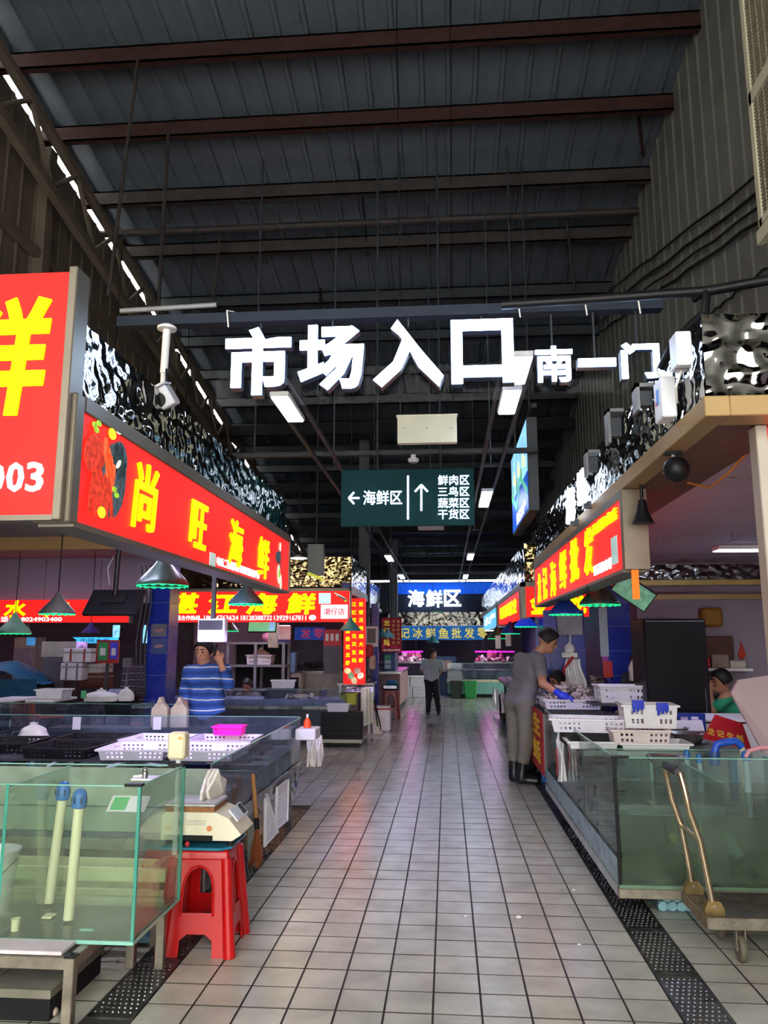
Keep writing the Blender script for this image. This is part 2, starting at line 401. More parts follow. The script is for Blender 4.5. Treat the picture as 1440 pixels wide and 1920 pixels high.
# ---- upper sheet walls (single ribbed sheets)
def wall_sheet(w, lean):
    prof = [(-w/2,0),(-.04,0),(-.014,.012),(.014,.012),(.04,0),(w/2,0)]
    return prof
def upper_wall(name, X, y0, y1, z0, gap, mat, sgn):
    s = struct(name); prof = wall_sheet(.3, 0); y = y0
    while y < y1:
        v = []; f = []
        for a, b in prof: v.append((X+sgn*b, y+a, z0))
        for a, b in prof: v.append((X+sgn*b, y+a, zr(y+a)-gap))
        for k in range(5): f.append((k, k+1, 6+k+1, 6+k))
        MB().add(v, f).build('wall_sheet', mat, s); y += .3
    return s
wl = upper_wall('wall_left', XWL, 3.2, 27.5, 3.05, .16, m_wallL, 1)
wr = upper_wall('wall_right', XWR, 1.2, 27.5, 2.72, .0, m_wallR, -1)
for z in (4.4, 6.0): MB().box((XWL+.03, 1.5, z), (XWL+.12, 27, z+.09)).build('girt', m_wallL, wl)
for y in (3.5, 8.0, 12.5, 17): MB().box((XWL-.02, y, 3.05), (XWL+.14, y+.16, zr(y)-.3)).build('wall_post', m_wallL, wl)
# truss following the roof slope on the left
tr = thing('roof_truss', 'dusty brown lattice truss under the left roof edge', 'truss', (XWL+.3, 4, 7))
def slope_bar(y0, y1, dz, h, x=XWL+.3):
    MB().add([(x-.05,y0,zr(y0)-dz-h),(x+.05,y0,zr(y0)-dz-h),(x+.05,y1,zr(y1)-dz-h),(x-.05,y1,zr(y1)-dz-h),(x-.05,y0,zr(y0)-dz),(x+.05,y0,zr(y0)-dz),(x+.05,y1,zr(y1)-dz),(x-.05,y1,zr(y1)-dz)],
      [(3,2,1,0),(4,5,6,7),(0,1,5,4),(1,2,6,5),(2,3,7,6),(3,0,4,7)]).build('chord', m_wallL, tr)
slope_bar(4, 24, .36, .09); slope_bar(4, 24, 1.0, .11)
y = 4.5
while y < 23:
    MB().cyl((XWL+.3, y, zr(y)-1.0), (XWL+.3, y+.55, zr(y+.55)-.4), .03, n=6).build('web_bar', m_wallL, tr)
    MB().cyl((XWL+.3, y+.55, zr(y+.55)-.4), (XWL+.3, y+1.1, zr(y+1.1)-1.0), .03, n=6).build('web_bar', m_wallL, tr); y += 1.1
# ---- enclosing lower walls
wlo = struct('wall_outer')
MB().box((-10.1,-3,0),(-10,34,3.4)).build('plaster', m_lilac, wlo)
MB().box((-10,-3,3.05),(XWL,27,3.12)).build('side_ceiling', m_lilac, wlo)
MB().box((4.3,-3,0),(4.4,19.2,3.2)).build('plaster', m_lilac, wlo); MB().box((4.3,23.4,0),(4.4,34,3.2)).build('plaster', m_lilac, wlo); MB().box((4.3,19.2,2.7),(4.4,23.4,3.2)).build('lintel', m_lilac, wlo)

MB().box((XWL-.1,27.4,3.3),(XWL,34,4.4)).build('plaster', m_dark, wlo)
MB().box((XWR,10.2,0),(XWR+.1,19.2,2.8)).build('plaster', M('23254a', .5), wlo); MB().box((XWR,23.4,0),(XWR+.1,27.5,2.8)).build('plaster', M('23254a', .5), wlo)

wf = struct('wall_front_unseen')  # unseen entrance wall, added so the steel mirrors dark around a bright opening
m_wf = M('4a4844', .8, 0, .2, 2)
MB().box((-10,-3.1,0),(-4.7,-3,9.9)).build('plaster', m_wf, wf); MB().box((2.6,-3.1,0),(4.4,-3,9.9)).build('plaster', m_wf, wf); MB().box((-4.7,-3.1,5.6),(2.6,-3,9.9)).build('plaster', m_wf, wf)
MB().box((XWL-.1,-3,3.05),(XWL,3.2,9.3)).build('plaster', m_wallL, wf); MB().box((XWR,-3,2.72),(XWR+.1,1.1,9.7)).build('plaster', m_wallR, wf); MB().box((XWR+.02,-3,2.72),(4.4,28,2.8)).build('side_ceiling', m_lilac, wf)
# ================================================================== overhead: stall fronts, signs, lights
E_RED = M('e0201c', .4, 0, .03, 2, emit=.62, key='ered'); E_RED2 = M('d81c22', .4, 0, .03, 2, emit=.5, key='ered2')
E_YEL = M('fff000', .5, 0, .0, 2, emit=.8, key='eyel'); E_WHT = M('ffffff', .5, 0, 0, 2, emit=.75, key='ewht')
E_LET = M('b4d4ff', .5, 0, 0, 2, emit=5.5, key='elet'); E_LET2 = M('dcebff', .5, 0, 0, 2, emit=1.6, key='elet2')
E_TUBE = M('d2e4ff', .5, 0, 0, 2, emit=14, key='etube')
m_ripple = M('8e8d8a', .07, 1, .05, 4, key='ripple')
m_white = M('d9d8d2', .45, 0, .05, 6); m_whitep = M('d3d3d6', .4, 0, .05, 12); m_paper = M('dcd8d0', .8)
m_frame = M('6e6658', .4, .5, .08, 5); m_grey = M('77797c', .5, .2); m_greyd = M('3c4046', .5, .3)
FU, FV = X_, Z_                    # text facing the entrance
LU, LV = Y_, Z_                    # on faces towards +X
RU, RV = -Y_, Z_                   # on faces towards -X
m_ripple_far = M('55544f', .12, 1, .1, 4, key='ripplefar'); m_ripple_gold = M('80704e', .1, 1, .1, 4, key='ripplegold')
def ripple(parent, o, U, Lg, H, N, amp=.0085, res=.015, name='ripple_sheet', seed=0, sc=17, mat=None):
    o, U, N = Vector(o), Vector(U), Vector(N); nu = max(2, int(Lg/res)); nv = max(2, int(H/res))
    def fn(a, b):
        p = o+U*(a*Lg)+Z_*(b*H); q = Vector((a*Lg*sc*.8+seed, b*H*sc*1.1, seed*1.7))
        d = noise.noise(q)+.45*noise.noise(q*2.1+Vector((5,5,5)))
        return p+N*(amp*d)
    return MB().grid(fn, nu, nv).build(name, mat or m_ripple, parent, smooth=3.0)
def seafood(parent, c, U, V, s, kind, sx=1.0):
    """flat print of seafood on a lightbox"""
    U, V, c = Vector(U), Vector(V), Vector(c); N = U.cross(V); c = c+N*.004
    red = M('b8301c', .5, emit=.55, var=.4, scale=40, key='pr'); red2 = M('d9552c', .5, emit=.6, var=.4, scale=40, key='pr2'); gr = M('3c4a50', .5, emit=.4, var=.5, scale=40, key='pg')
    grn = M('86b02c', .5, emit=.6, var=.3, scale=40, key='pgr'); yel = M('e8b020', .5, emit=.8, var=.2, scale=40, key='py'); pale = M('c9d6b8', .5, emit=.6, var=.3, scale=30, key='pp')
    def E(m, x, y, rx, ry, rot=0, lift=0): mb = MB(); ellipse(mb, c+U*x*s*sx+V*y*s+N*lift, U*1.0, V, rx*s*(sx if abs(math.sin(rot)) < .7 else 1), ry*s, .003, rot); return mb.build('print_patch', m, parent)
    if kind == 'platter':
        E(gr, .2, -.05, .2, .42, -.2); E(gr, .28, .2, .13, .2, .3); E(red, -.12, .12, .16, .2, .5, .002)
        for i in range(4): E(red2, .06+.03*i, .16-.08*i, .045, .2, .35-.2*i, .004)
        for i in range(5): E(red, -.14+.07*i, -.26, .032, .24, .1+.12*i-.25, .005)
        E(yel, .12, .42, .06, .06, 0, .004); E(yel, .02, -.44, .06, .06, 0, .006); E(pale, .22, .5, .05, .04, 0, .004)
        for x, y in ((-.16, .4), (-.1, .44), (-.13, .36), (.2, -.15), (.24, -.2)): E(grn, x, y, .035, .03, 0, .006)
        E(pale, .25, .14, .07, .03, .8, .004)
    elif kind == 'crab':
        E(gr, 0, .12, .12, .13)
        for sx in (-1, 1):
            for i in range(4): E(gr, sx*.17, .22-.09*i, .12, .018, sx*(.6-.35*i), .001)
            E(pale, sx*.16, .36, .05, .1, -sx*.5, .002)
        E(pale, .08, -.22, .13, .2, .2, .002); E(grn, .1, -.2, .07, .1, .2, .004); E(pale, .26, -.36, .1, .17, .3, .003)
    elif kind == 'dish':
        E(gr, 0, 0, .3, .16); E(pale, .05, 0, .26, .13, 0, .002); E(yel, -.08, .03, .14, .07, .3, .004); E(red2, .18, .05, .12, .05, -.4, .004); E(grn, 0, -.06, .08, .03, 0, .005); E(red, .34, .1, .1, .05, .5, .004)
    elif kind == 'fish':
        for i in range(4): E(gr if i % 2 else pale, -.05+.06*i, .1-.05*i, .34, .05, -.45, .002*i)
        E(grn, .3, -.2, .08, .05, 0, .01)
# ---------------- left stall 1: canopy, ripple band and its two lightboxes
canL = thing('stall_canopy', 'left stall roof edge with wavy mirror steel band above the long red sign', 'stall canopy', (XL-1, 5, 2.5))
ripple(canL, (XL-.03, 2.72, 2.56), Y_, 4.05, .30, X_, seed=1)
MB().box((XL-.13, 2.80, 2.485), (XL+.012, 6.82, 2.55)).build('fascia', m_frame, canL, bevel=.004)
MB().box((XL-.06, 2.74, 2.55), (XL-.05, 6.77, 2.87)).build('band_backing', m_dark, canL)
MB().box((-9.9, 2.86, 2.58), (XL-.13, 7.02, 2.66)).build('soffit', M('8f8378', .7), canL)
MB().box((-9.9, 6.92, 2.46), (XL-.13, 7.04, 2.58)).build('soffit_beam', m_tan, canL)
MB().box((-9.9, 2.80, 2.08), (XL-.15, 2.86, 2.98)).build('front_board', M('7d7570', .6), canL)
sg = thing('lightbox_sign', 'long red lightbox with four yellow characters along the left stall edge', 'sign', (XL-.06, 4.8, 2.05))
MB().box((XL-.12, 2.77, 2.05), (XL, 6.80, 2.485)).build('sign_face', E_RED, sg)
MB().box((XL-.13, 2.72, 2.04), (XL+.014, 2.79, 2.54)).build('corner_frame', m_frame, sg, bevel=.006)
MB().box((XL-.13, 6.79, 2.04), (XL+.012, 6.82, 2.49)).build('end_frame', m_frame, sg)
MB().box((XL-.13, 2.77, 2.03), (XL+.008, 6.8, 2.052)).build('bottom_frame', m_frame, sg)
for ch, x0, x1, y0, y1 in (('尚',247,294,868,996),('旺',354,387,941,1029),('海',428,454,975,1063),('鲜',482,503,1008,1085)):
    a, b = PX(x0, (y0+y1)/2, XL), PX(x1, (y0+y1)/2, XL); ym = (a.y+b.y)/2; zc = (PX(x0,y0,XL).z+PX(x1,y1,XL).z)/2
    za = PX((x0+x1)/2, y0, XL).z; zb = PX((x0+x1)/2, y1, XL).z
    letters(sg, ch, (XL+.006, ym, (za+zb)/2), b.y-a.y, za-zb, LU, LV, E_YEL, .014, .01, 'character', .12)
a, b = PX(405, 1050, XL), PX(485, 1090, XL)
letters_row(sg, '电话：15119679003(微信同号)', (XL+.005, (a.y+b.y)/2, 2.095), b.y-a.y, .052, LU, LV, E_WHT, .004, .006)
mb = MB(); quad(mb, PX(397, 1050, XL)+X_*.003, LU, LV, .11, .085); mb.build('blank_patch', M('a8bcb8', .5, emit=.4), sg)
p = PX(188, 880, XL); seafood(sg, p, LU, LV, .40, 'platter', 1.5); p = PX(520, 1056, XL); seafood(sg, p, LU, LV, .40, 'crab', 2.0)
# large front sign at far left
yb = 2.70; a = PY(103, 965, yb); b = PY(127, 510, yb)
sg = thing('lightbox_sign', 'tall red front lightbox cut by the left picture edge, ending in white 03', 'sign', (-2.3, yb, a.z))
MB().box((-3.4, yb, a.z), (-1.44, yb+.08, b.z)).build('sign_face', E_RED, sg)
MB().box((-1.44, yb-.01, a.z-.02), (-1.405, yb+.1, b.z+.02)).build('side_frame', m_frame, sg, bevel=.004)
MB().box((-3.4, yb-.006, a.z-.02), (-1.44, yb+.08, a.z)).build('bottom_frame', m_frame, sg)
a, b = PY(-92, 560, yb), PY(84, 778, yb)
letters(sg, '鲜', ((a.x+b.x)/2, yb-.004, (a.z+b.z)/2), b.x-a.x, a.z-b.z, FU, FV, E_YEL, .028, .01, 'character', .1)
a, b = PY(0, 868, yb), PY(83, 922, yb)
v, f, asp = text_raw('15119679003', .02); wd = (a.z-b.z)*asp*1.02
letters_row(sg, '15119679003', (b.x-wd/2, yb-.004, (a.z+b.z)/2), wd, a.z-b.z, FU, FV, E_WHT, .02, .008)
# ---------------- hanging letter sign over the aisle
ys = 3.75
ls = thing('letter_sign', 'large glowing white characters 市场入口 hung across the aisle', 'sign', (-.2, ys, 2.8))
ls2 = thing('letter_sign', 'smaller glowing white characters 南一门 to the right of the big ones', 'sign', (.8, ys, 2.85))
m_side = M('1a2c44', .4); 
for t_, root, cs in ((.06, ls, (('市',422,545,614,740),('场',559,682,609,731),('入',700,831,599,726),('口',846,963,599,718))), (.045, ls2, (('南',1004,1074,649,716),('一',1084,1155,672,687),('门',1165,1237,642,709)))):
    for ch, x0, x1, y0, y1 in cs:
        a, b = PY((x0+x1)/2, y0, ys), PY((x0+x1)/2, y1, ys); l, r = PY(x0, (y0+y1)/2, ys), PY(x1, (y0+y1)/2, ys)
        c = ((l.x+r.x)/2, ys, (a.z+b.z)/2)
        o = letters(root, ch, c, r.x-l.x, a.z-b.z, FU, FV, E_LET, .036 if ch not in '南' else .022, .012, 'character')
        letters(o, ch, (c[0], ys+t_/2+.006, c[2]), r.x-l.x+.006, a.z-b.z+.006, FU, FV, m_side, .036 if ch not in '南' else .022, t_, 'channel_box')
        MB().cyl((c[0], ys+.05, a.z-.02), (c[0], ys+.05, PY(700,592,ys).z), .006, n=6).build('stay_rod', m_beam, root)
g_clear = GLASS((.97,.98,.99), .001, 'clear', gl=.1)
a, b = PY(400, 592, ys), PY(1250, 722, ys)
MB().box((a.x, ys+.085, PY(700,745,ys).z), (PY(985,600,ys).x, ys+.09, a.z)).build('acrylic_sheet', g_clear, ls)
MB().box((PY(992,600,ys).x, ys+.085, b.z), (b.x, ys+.09, a.z)).build('acrylic_sheet', g_clear, ls2)
zb = PY(700, 592, ys).z
bm_ = thing('sign_beam', 'dark square beam carrying the hanging white characters', 'beam', (-.3, ys, zb))
MB().box((PY(215,610,ys).x, ys+.02, zb), (XR+.06, ys+.09, zb+.055)).build('beam_bar', M('1c2430', .6, spec=.2), bm_)
MB().cyl((PY(225,600,ys).x, ys, zb+.075), (PY(405,596,ys).x, ys, zb+.09), .013, n=8).build('rail_tube', m_grey, bm_)
for q in (430, 975, 1100, 1200): p = PY(q, 590, ys); MB().tube([(p.x, ys-.01, zb-.04), (p.x-.01, ys-.012, zb+.05), (p.x+.01, ys+.05, zb+.07)], .004, 6).build('cable_tie', m_white, bm_)
pi = MB(); a = PY(940, 572, ys-.2); b = PY(1470, 520, ys-.6)
solo(pi.tube([a, PY(1100,562,ys-.25), PY(1330,545,ys-.45), b], .022, 10), 'cable_conduit', m_black, 'black cable conduit crossing above the 南一门 characters', 'conduit', smooth=True)
pi = MB(); a = PY(1325, 548, 3.3); 
solo(pi.tube([PY(1300,560,3.35), a, PY(1322,585,3.3), PY(1295,610,3.4), PY(1262,645,3.5), PY(1240,690,3.6)], .02, 8), 'cable_loop', m_black, 'thick black cable bending down beside the mirror steel corner', 'cable', smooth=True)
# ---------------- bullet camera on pole at left
cp = PY(302, 750, ys); top = PY(313, 618, ys)
cm = thing('security_camera', 'white hooded security camera on a pole above the left sign', 'camera', (cp.x, cp.y, cp.z))
MB().lathe([(.05,0),(.05,.012),(.02,.03)], (top.x, ys, top.z), 14).build('flange', m_whitep, cm, smooth=True)
MB().cyl((top.x, ys, top.z-.002), (top.x-.005, ys, PY(308,700,ys).z), .02, n=12).build('pole', m_whitep, cm, smooth=True)
q = PY(306, 700, ys); MB().cyl(q, (cp.x+.005, ys, cp.z+.03), .013, n=8).build('elbow', m_whitep, cm)
MB().tube([q+Vector((.02,-.01,.02)), q+Vector((.03,-.02,-.06)), Vector((cp.x+.02, ys-.02, cp.z+.02))], .006, 6).build('cable', m_black, cm, smooth=True)
R = Matrix.Rotation(-.5, 3, 'Y') @ Matrix.Rotation(.35, 3, 'X')
bd = MB(); bd.obox(cp, (.07, .085, .055), R); bd.build('housing', m_whitep, cm, bevel=.018, seg=3, smooth=True)
MB().obox(cp+R@Vector((.0,-.01,.061)), (.078,.10,.006), R).build('sun_hood', m_whitep, cm, bevel=.004)
MB().cyl(cp+R@Vector((0,-.084,0)), cp+R@Vector((0,-.09,0)), .04, n=16).build('lens', m_black, cm)
# ---------------- direction sign, exit box, detector
yd = 8.0; a = PY(640, 882, yd); b = PY(890, 984, yd)
dsn = thing('direction_sign', 'dark green hanging direction sign with white arrows and characters', 'sign', ((a.x+b.x)/2, yd, b.z))
MB().box((a.x, yd, b.z), (b.x, yd+.06, a.z)).build('panel', M('073034', .6, 0, .1, 3, emit=.12, key='dgreen'), dsn, bevel=.004)
def dl(s, x0, x1, y0, y1, bold=.008): 
    p, q = PY(x0, y0, yd), PY(x1, y1, yd); letters(dsn, s, ((p.x+q.x)/2, yd-.004, (p.z+q.z)/2), q.x-p.x, p.z-q.z, FU, FV, E_LET2, bold, .008)
dl('海鲜区', 681, 754, 920, 946); dl('鲜肉区', 821, 880, 891, 909); dl('三鸟区', 821, 880, 913, 930); dl('蔬菜区', 821, 880, 934, 952); dl('干货区', 821, 880, 955, 973)
def bar(x0, y0, x1, y1, w):
    p, q = PY(x0, y0, yd), PY(x1, y1, yd); d = (q-p).normalized(); n = Vector((d.z, 0, -d.x))*w/2
    return MB().prism([((v-p).x, (v-p).z) for v in (p-n, q-n, q+n, p+n)], (p.x, yd-.008, p.z), X_, Z_, Y_, .008)
s = bar(654, 934, 674, 934, .02); t = bar(654, 934, 664, 923, .02); u = bar(654, 934, 664, 945, .02); s.add(t.v, t.f); s.add(u.v, u.f); s.build('arrow', E_LET2, dsn)
s = bar(790, 958, 790, 910, .02); t = bar(790, 909, 778, 922, .02); u = bar(790, 909, 802, 922, .02); s.add(t.v, t.f); s.add(u.v, u.f); s.build('arrow', E_LET2, dsn)
bar(765, 892, 765, 974, .02).build('divider', E_LET2, dsn)
for q in (707, 826): p = PY(q, 882, yd); MB().cyl((p.x, yd+.03, p.z), (p.x, yd+.03, zr(yd)-.1), .012, n=8).build('hanger_rod', m_beam, dsn)
ye = 6.6; a = PY(745, 778, ye); b = PY(857, 829, ye)
eb = thing('exit_box', 'blank cream sign box hanging below the big characters', 'sign box', ((a.x+b.x)/2, ye, b.z))
MB().box((a.x, ye, b.z), (b.x, ye+.07, a.z)).build('box', M('b9bba6', .5, 0, .06, 6), eb, bevel=.004)
MB().box((a.x-.01, ye-.004, a.z-.02), (b.x+.01, ye+.075, a.z)).build('lid', M('c6c8b4', .5, 0, .06, 6), eb, bevel=.004)
for q in (757, 800, 846): p = PY(q, 803, ye); MB().cyl((p.x, ye-.006, p.z), (p.x, ye, p.z), .006, n=8).build('screw', m_grey, eb)
for q in (752, 850): p = PY(q, 778, ye); MB().cyl((p.x, ye+.03, p.z), (p.x+.03*(1 if q > 800 else -1), ye+.03, zr(ye)-.1), .005, n=6).build('hanger_wire', m_black, eb)
yt = 8.6; p = PY(775, 860, yt)
tray = thing('cable_tray', 'dark cross beam behind the green direction sign', 'beam', (0, yt, p.z))
MB().box((-2.6, yt-.04, p.z+.045), (XR, yt+.04, p.z+.095)).build('tray_bar', m_beam, tray)
for xx in (-2.2, -.5, .8): MB().cyl((xx, yt, p.z+.05), (xx, yt, zr(yt)-.1), .012, n=6).build('hanger_rod', m_beam, tray)
sd = thing('smoke_detector', 'white round smoke detector under the cross beam', 'detector', (p.x, yt, p.z-.06))
MB().cyl((p.x,yt,p.z),(p.x,yt,p.z+.045),.03,n=10).build('base', m_whitep, sd); MB().lathe([(.06,0),(.065,-.02),(.05,-.045),(.02,-.05),(0,-.05)], (p.x, yt, p.z), 18).build('body', m_whitep, sd, smooth=True)
MB().lathe([(.045,-.046),(.03,-.056),(0,-.058)], (p.x, yt, p.z), 14).build('sensor', m_grey, sd)
# ---------------- light rows
ZL = 3.6
def rowlight(px, py, label, L=1.2, w=.16, k=1):
    c = PZ(px, py, ZL); t = thing('strip_light', label, 'ceiling light', (c.x, c.y, ZL), group='strip lights above the aisle', local=True)
    MB().box((-w/2,-L/2,.012),(w/2,L/2,.055)).build('housing', m_whitep, t, bevel=.006)
    MB().box((-w/2+.012,-L/2+.02,0),(w/2-.012,L/2-.02,.012)).build('diffuser', E_TUBE, t)
    for s in (-1, 1): MB().box((-w/2,s*L*.35-.012,.055),(w/2,s*L*.35+.012,.066)).build('clip', m_grey, t)
    return c
RL = [(540,770,'left strip light glowing below the character 市',.75),(973,698,'strip light half hidden behind the character 口',.6),(955,757,'strip light just below the character 口',.66),(910,938,'strip light right beside the green direction sign',1.2),
 (730,1048,'nearer left strip light beyond the direction sign',1.2),(882,1045,'nearer right strip light beyond the direction sign',1.2),(753,1082,'second left strip light beyond the direction sign',1.3),(873,1082,'second right strip light beyond the direction sign',1.3),
 (767,1107,'farthest left strip light before 海鲜区',1.3),(867,1107,'farthest right strip light before 海鲜区',1.3)]
for px, py, lb, L in RL: c = rowlight(px, py, lb, L)
for nm, q in (('left', (540,770)), ('right', (955,757))):
    c = PZ(*q, ZL)
    rl = thing('light_rail', 'pair of thin rails above the %s row of strip lights' % nm, 'rail', (c.x, 15, ZL+.07))
    for s in (-.11, .11): MB().box((c.x+s-.018, 5.5, ZL+.068), (c.x+s+.018, 27, ZL+.1)).build('rail_bar', m_greyd, rl)
    for yy in (9.2, 14.6, 19, 23.4): MB().cyl((c.x, yy, ZL+.1), (c.x, yy, zr(yy)-.1), .01, n=6).build('hanger_rod', m_greyd, rl); MB().box((c.x-.13, yy-.02, ZL+.1), (c.x+.13, yy+.02, ZL+.115)).build('cross_clip', m_greyd, rl)
# pendant flood lamp frame under direction sign
p = PY(808, 990, 9.5); fl = thing('flat_lamp', 'unlit flat lamp just under the direction sign', 'lamp', (p.x, 9.5, p.z))
MB().box((p.x-.16, 9.3, p.z), (p.x+.16, 9.7, p.z+.03)).build('panel', m_whitep, fl, bevel=.004); MB().cyl((p.x, 9.5, p.z+.03), (p.x, 9.5, zr(9.5)-.1), .01, n=6).build('hanger_rod', m_beam, fl)
# ---------------- lit poster at the right of the aisle
xp = .95; za, zb_ = 4.18, 3.08; y0, y1 = 8.75, 10.9
po = thing('light_poster', 'tall blue lit poster hanging above the right stalls', 'poster', (xp, (y0+y1)/2, zb_))
MB().box((xp, y0, zb_), (xp+.12, y1, za)).build('case', m_greyd, po, bevel=.004)
def pq(name, col, em, ya, yb2, z0, z1, l=0):
    mb = MB(); mb.box((xp-.004-l, ya, z0), (xp-l*0, yb2, z1)); return mb.build(name, M(col, .4, 0, .25, 3, emit=em), po)
pq('print_sky', '7db4d8', .8, y0+.03, y1-.03, 3.55, za-.03); pq('print_sea', '1846a0', .7, y0+.03, y1-.03, zb_+.03, 3.55)
mb = MB(); mb.prism([(-(y1-y0)/2+.05, .05), (-.3, -.2), (.2, .1), ((y1-y0)/2-.05, -.25), ((y1-y0)/2-.05, -.33), (.2, .02), (-.3, -.3), (-(y1-y0)/2+.05, -.04)], (xp-.006, (y0+y1)/2, 3.6), -Y_, Z_, -X_, .004); mb.build('print_wave', M('4fb08a', .5, emit=.6), po)
for i in range(9):
    mb = MB(); ellipse(mb, Vector((xp-.006, y0+.3+.2*i, 3.72+.1*math.sin(i*2.1))), RU, RV, .12, .07, .004, i); mb.build('print_patch', M(('c9d6b8','e8d9a0','5f8f70')[i%3], .5, emit=.6), po)
letters(po, '鲜活水产', (xp-.008, (y0+y1)/2-.2, 3.2), 1.2, .16, RU, RV, E_WHT, .01, .004)
MB().box((xp+.02, 8.4, za), (xp+.08, 11.2, za+.05)).build('carrier_bar', m_beam, po)
for yy in (y0+.1, y1-.1): MB().cyl((xp+.05, yy, za+.05), (xp+.05, yy, zr(yy)-.1), .012, n=6).build('hanger_rod', m_beam, po)
# ---------------- right stall 1: canopy
YR0, YR1 = 3.2, 9.35
canR = thing('stall_canopy', 'right stall roof edge with brown fascia and wavy mirror steel band', 'stall canopy', (XR+.6, 6, 2.5))
ripple(canR, (XR+.02, YR0-.06, 2.585), Y_, YR1-YR0, .36, -X_, seed=4)
ripple(canR, (XR+.02, YR0-.07, 2.585), X_, 1.5, .36, -Y_, seed=9, amp=.02, sc=11)
MB().box((XR+.04, YR0-.04, 2.58), (XR+.06, YR1, 2.95)).build('band_backing', m_dark, canR); MB().box((XR+.06, YR0-.04, 2.58), (XWR, YR0-.02, 2.95)).build('band_backing', m_dark, canR)
MB().box((XR, YR0-.1, 2.50), (XR+.1, YR1+.02, 2.585)).build('fascia', m_tan, canR, bevel=.004); MB().box((XR+.1, YR0-.1, 2.50), (XWR-.01, YR0+.05, 2.585)).build('fascia', m_tan, canR, bevel=.004)
MB().box((XR+.1, YR0+.05, 2.505), (XR+.42, YR1, 2.53)).build('soffit_board', M('5e3d26', .5), canR); MB().box((XR+.42, YR0+.05, 2.505), (XWR-.01, YR0+.5, 2.53)).build('soffit_board', M('6e4526', .5), canR)
m_ctile = M('a99fae', .7, 0, .05, 3)
for i in range(5):
    for j in range(10): MB().box((XR+.43+i*.56, YR0+.52+j*.6, 2.512), (XR+.43+i*.56+.55, YR0+.52+j*.6+.59, 2.53)).build('ceiling_tile', m_ctile, canR)
MB().box((XR+.1, YR0, 2.53), (4.25, YR1, 2.56)).build('ceiling_deck', m_greyd, canR)
sg = thing('lightbox_sign', 'slanting red lightbox with six yellow characters along the right stall', 'sign', (XR, 7, 2.02))
y0, y1 = 4.66, 9.25
MB().box((XR, y0, 2.03), (XR+.12, y1, 2.45)).build('sign_face', E_RED, sg)
MB().box((XR-.01, y0-.06, 2.02), (XR+.14, y0, 2.50)).build('end_frame', m_frame, sg, bevel=.004)
MB().box((XR-.008, y0, 2.45), (XR+.14, y1+.04, 2.50)).build('top_frame', m_frame, sg); MB().box((XR-.008, y0, 2.01), (XR+.14, y1+.04, 2.03)).build('bottom_frame', m_frame, sg); MB().box((XR-.01, y1, 2.02), (XR+.14, y1+.05, 2.50)).build('end_frame', m_frame, sg)
for ch, x0, x1, ya, yb2 in (('龙',1009,1015,1075,1130),('记',1019,1026,1063,1124),('海',1033,1043,1045,1125),('鲜',1050,1063,1027,1110),('批',1070,1086,1010,1090),('发',1096,1113,985,1082)):
    a, b = PX(x0, (ya+yb2)/2, XR), PX(x1, (ya+yb2)/2, XR); u, v = PX((x0+x1)/2, ya, XR), PX((x0+x1)/2, yb2, XR)
    letters(sg, ch, (XR-.006, (a.y+b.y)/2, (u.z+v.z)/2), abs(a.y-b.y), min(.34, u.z-v.z), RU, RV, E_YEL, .008, .01, 'character', .1)
a, b = PX(1112, 990, XR), PX(1158, 960, XR); letters(sg, '百盛聚龙店', (XR-.006, (a.y+b.y)/2, 2.385), abs(a.y-b.y), .08, RU, RV, E_YEL, .0, .01, 'shop_name')
a, b = PX(1115, 1070, XR), PX(1148, 1050, XR); letters(sg, '18578504947', (XR-.005, (a.y+b.y)/2, 2.10), abs(a.y-b.y), .07, RU, RV, E_WHT, .0, .006, 'phone_number')
mb = MB(); quad(mb, PX(1153, 1032, XR)-X_*.002, RU, RV, .17, .17, .003); mb.build('blank_patch', M('9ab8b4', .5, emit=.35), sg)
# vertical glowing characters on the band
vl = thing('letter_sign', 'two small glowing characters 海鲜 standing above the right red lightbox', 'sign', (XR-.05, 6.4, 2.6))
for ch, x0, x1, ya, yb2 in (('海',1062,1076,912,980),('鲜',1084,1098,880,947)):
    a, b = PX(x0, (ya+yb2)/2, XR-.06), PX(x1, (ya+yb2)/2, XR-.06); u, v = PX((x0+x1)/2, ya, XR-.06), PX((x0+x1)/2, yb2, XR-.06)
    letters(vl, ch, (XR-.06, (a.y+b.y)/2, (u.z+v.z)/2), abs(a.y-b.y), u.z-v.z, RU, RV, E_LET2, .03, .03, 'character')
    MB().box((XR-.05, (a.y+b.y)/2-.02, v.z-.03), (XR+.0, (a.y+b.y)/2+.02, v.z+.02)).build('bracket', m_greyd, vl)
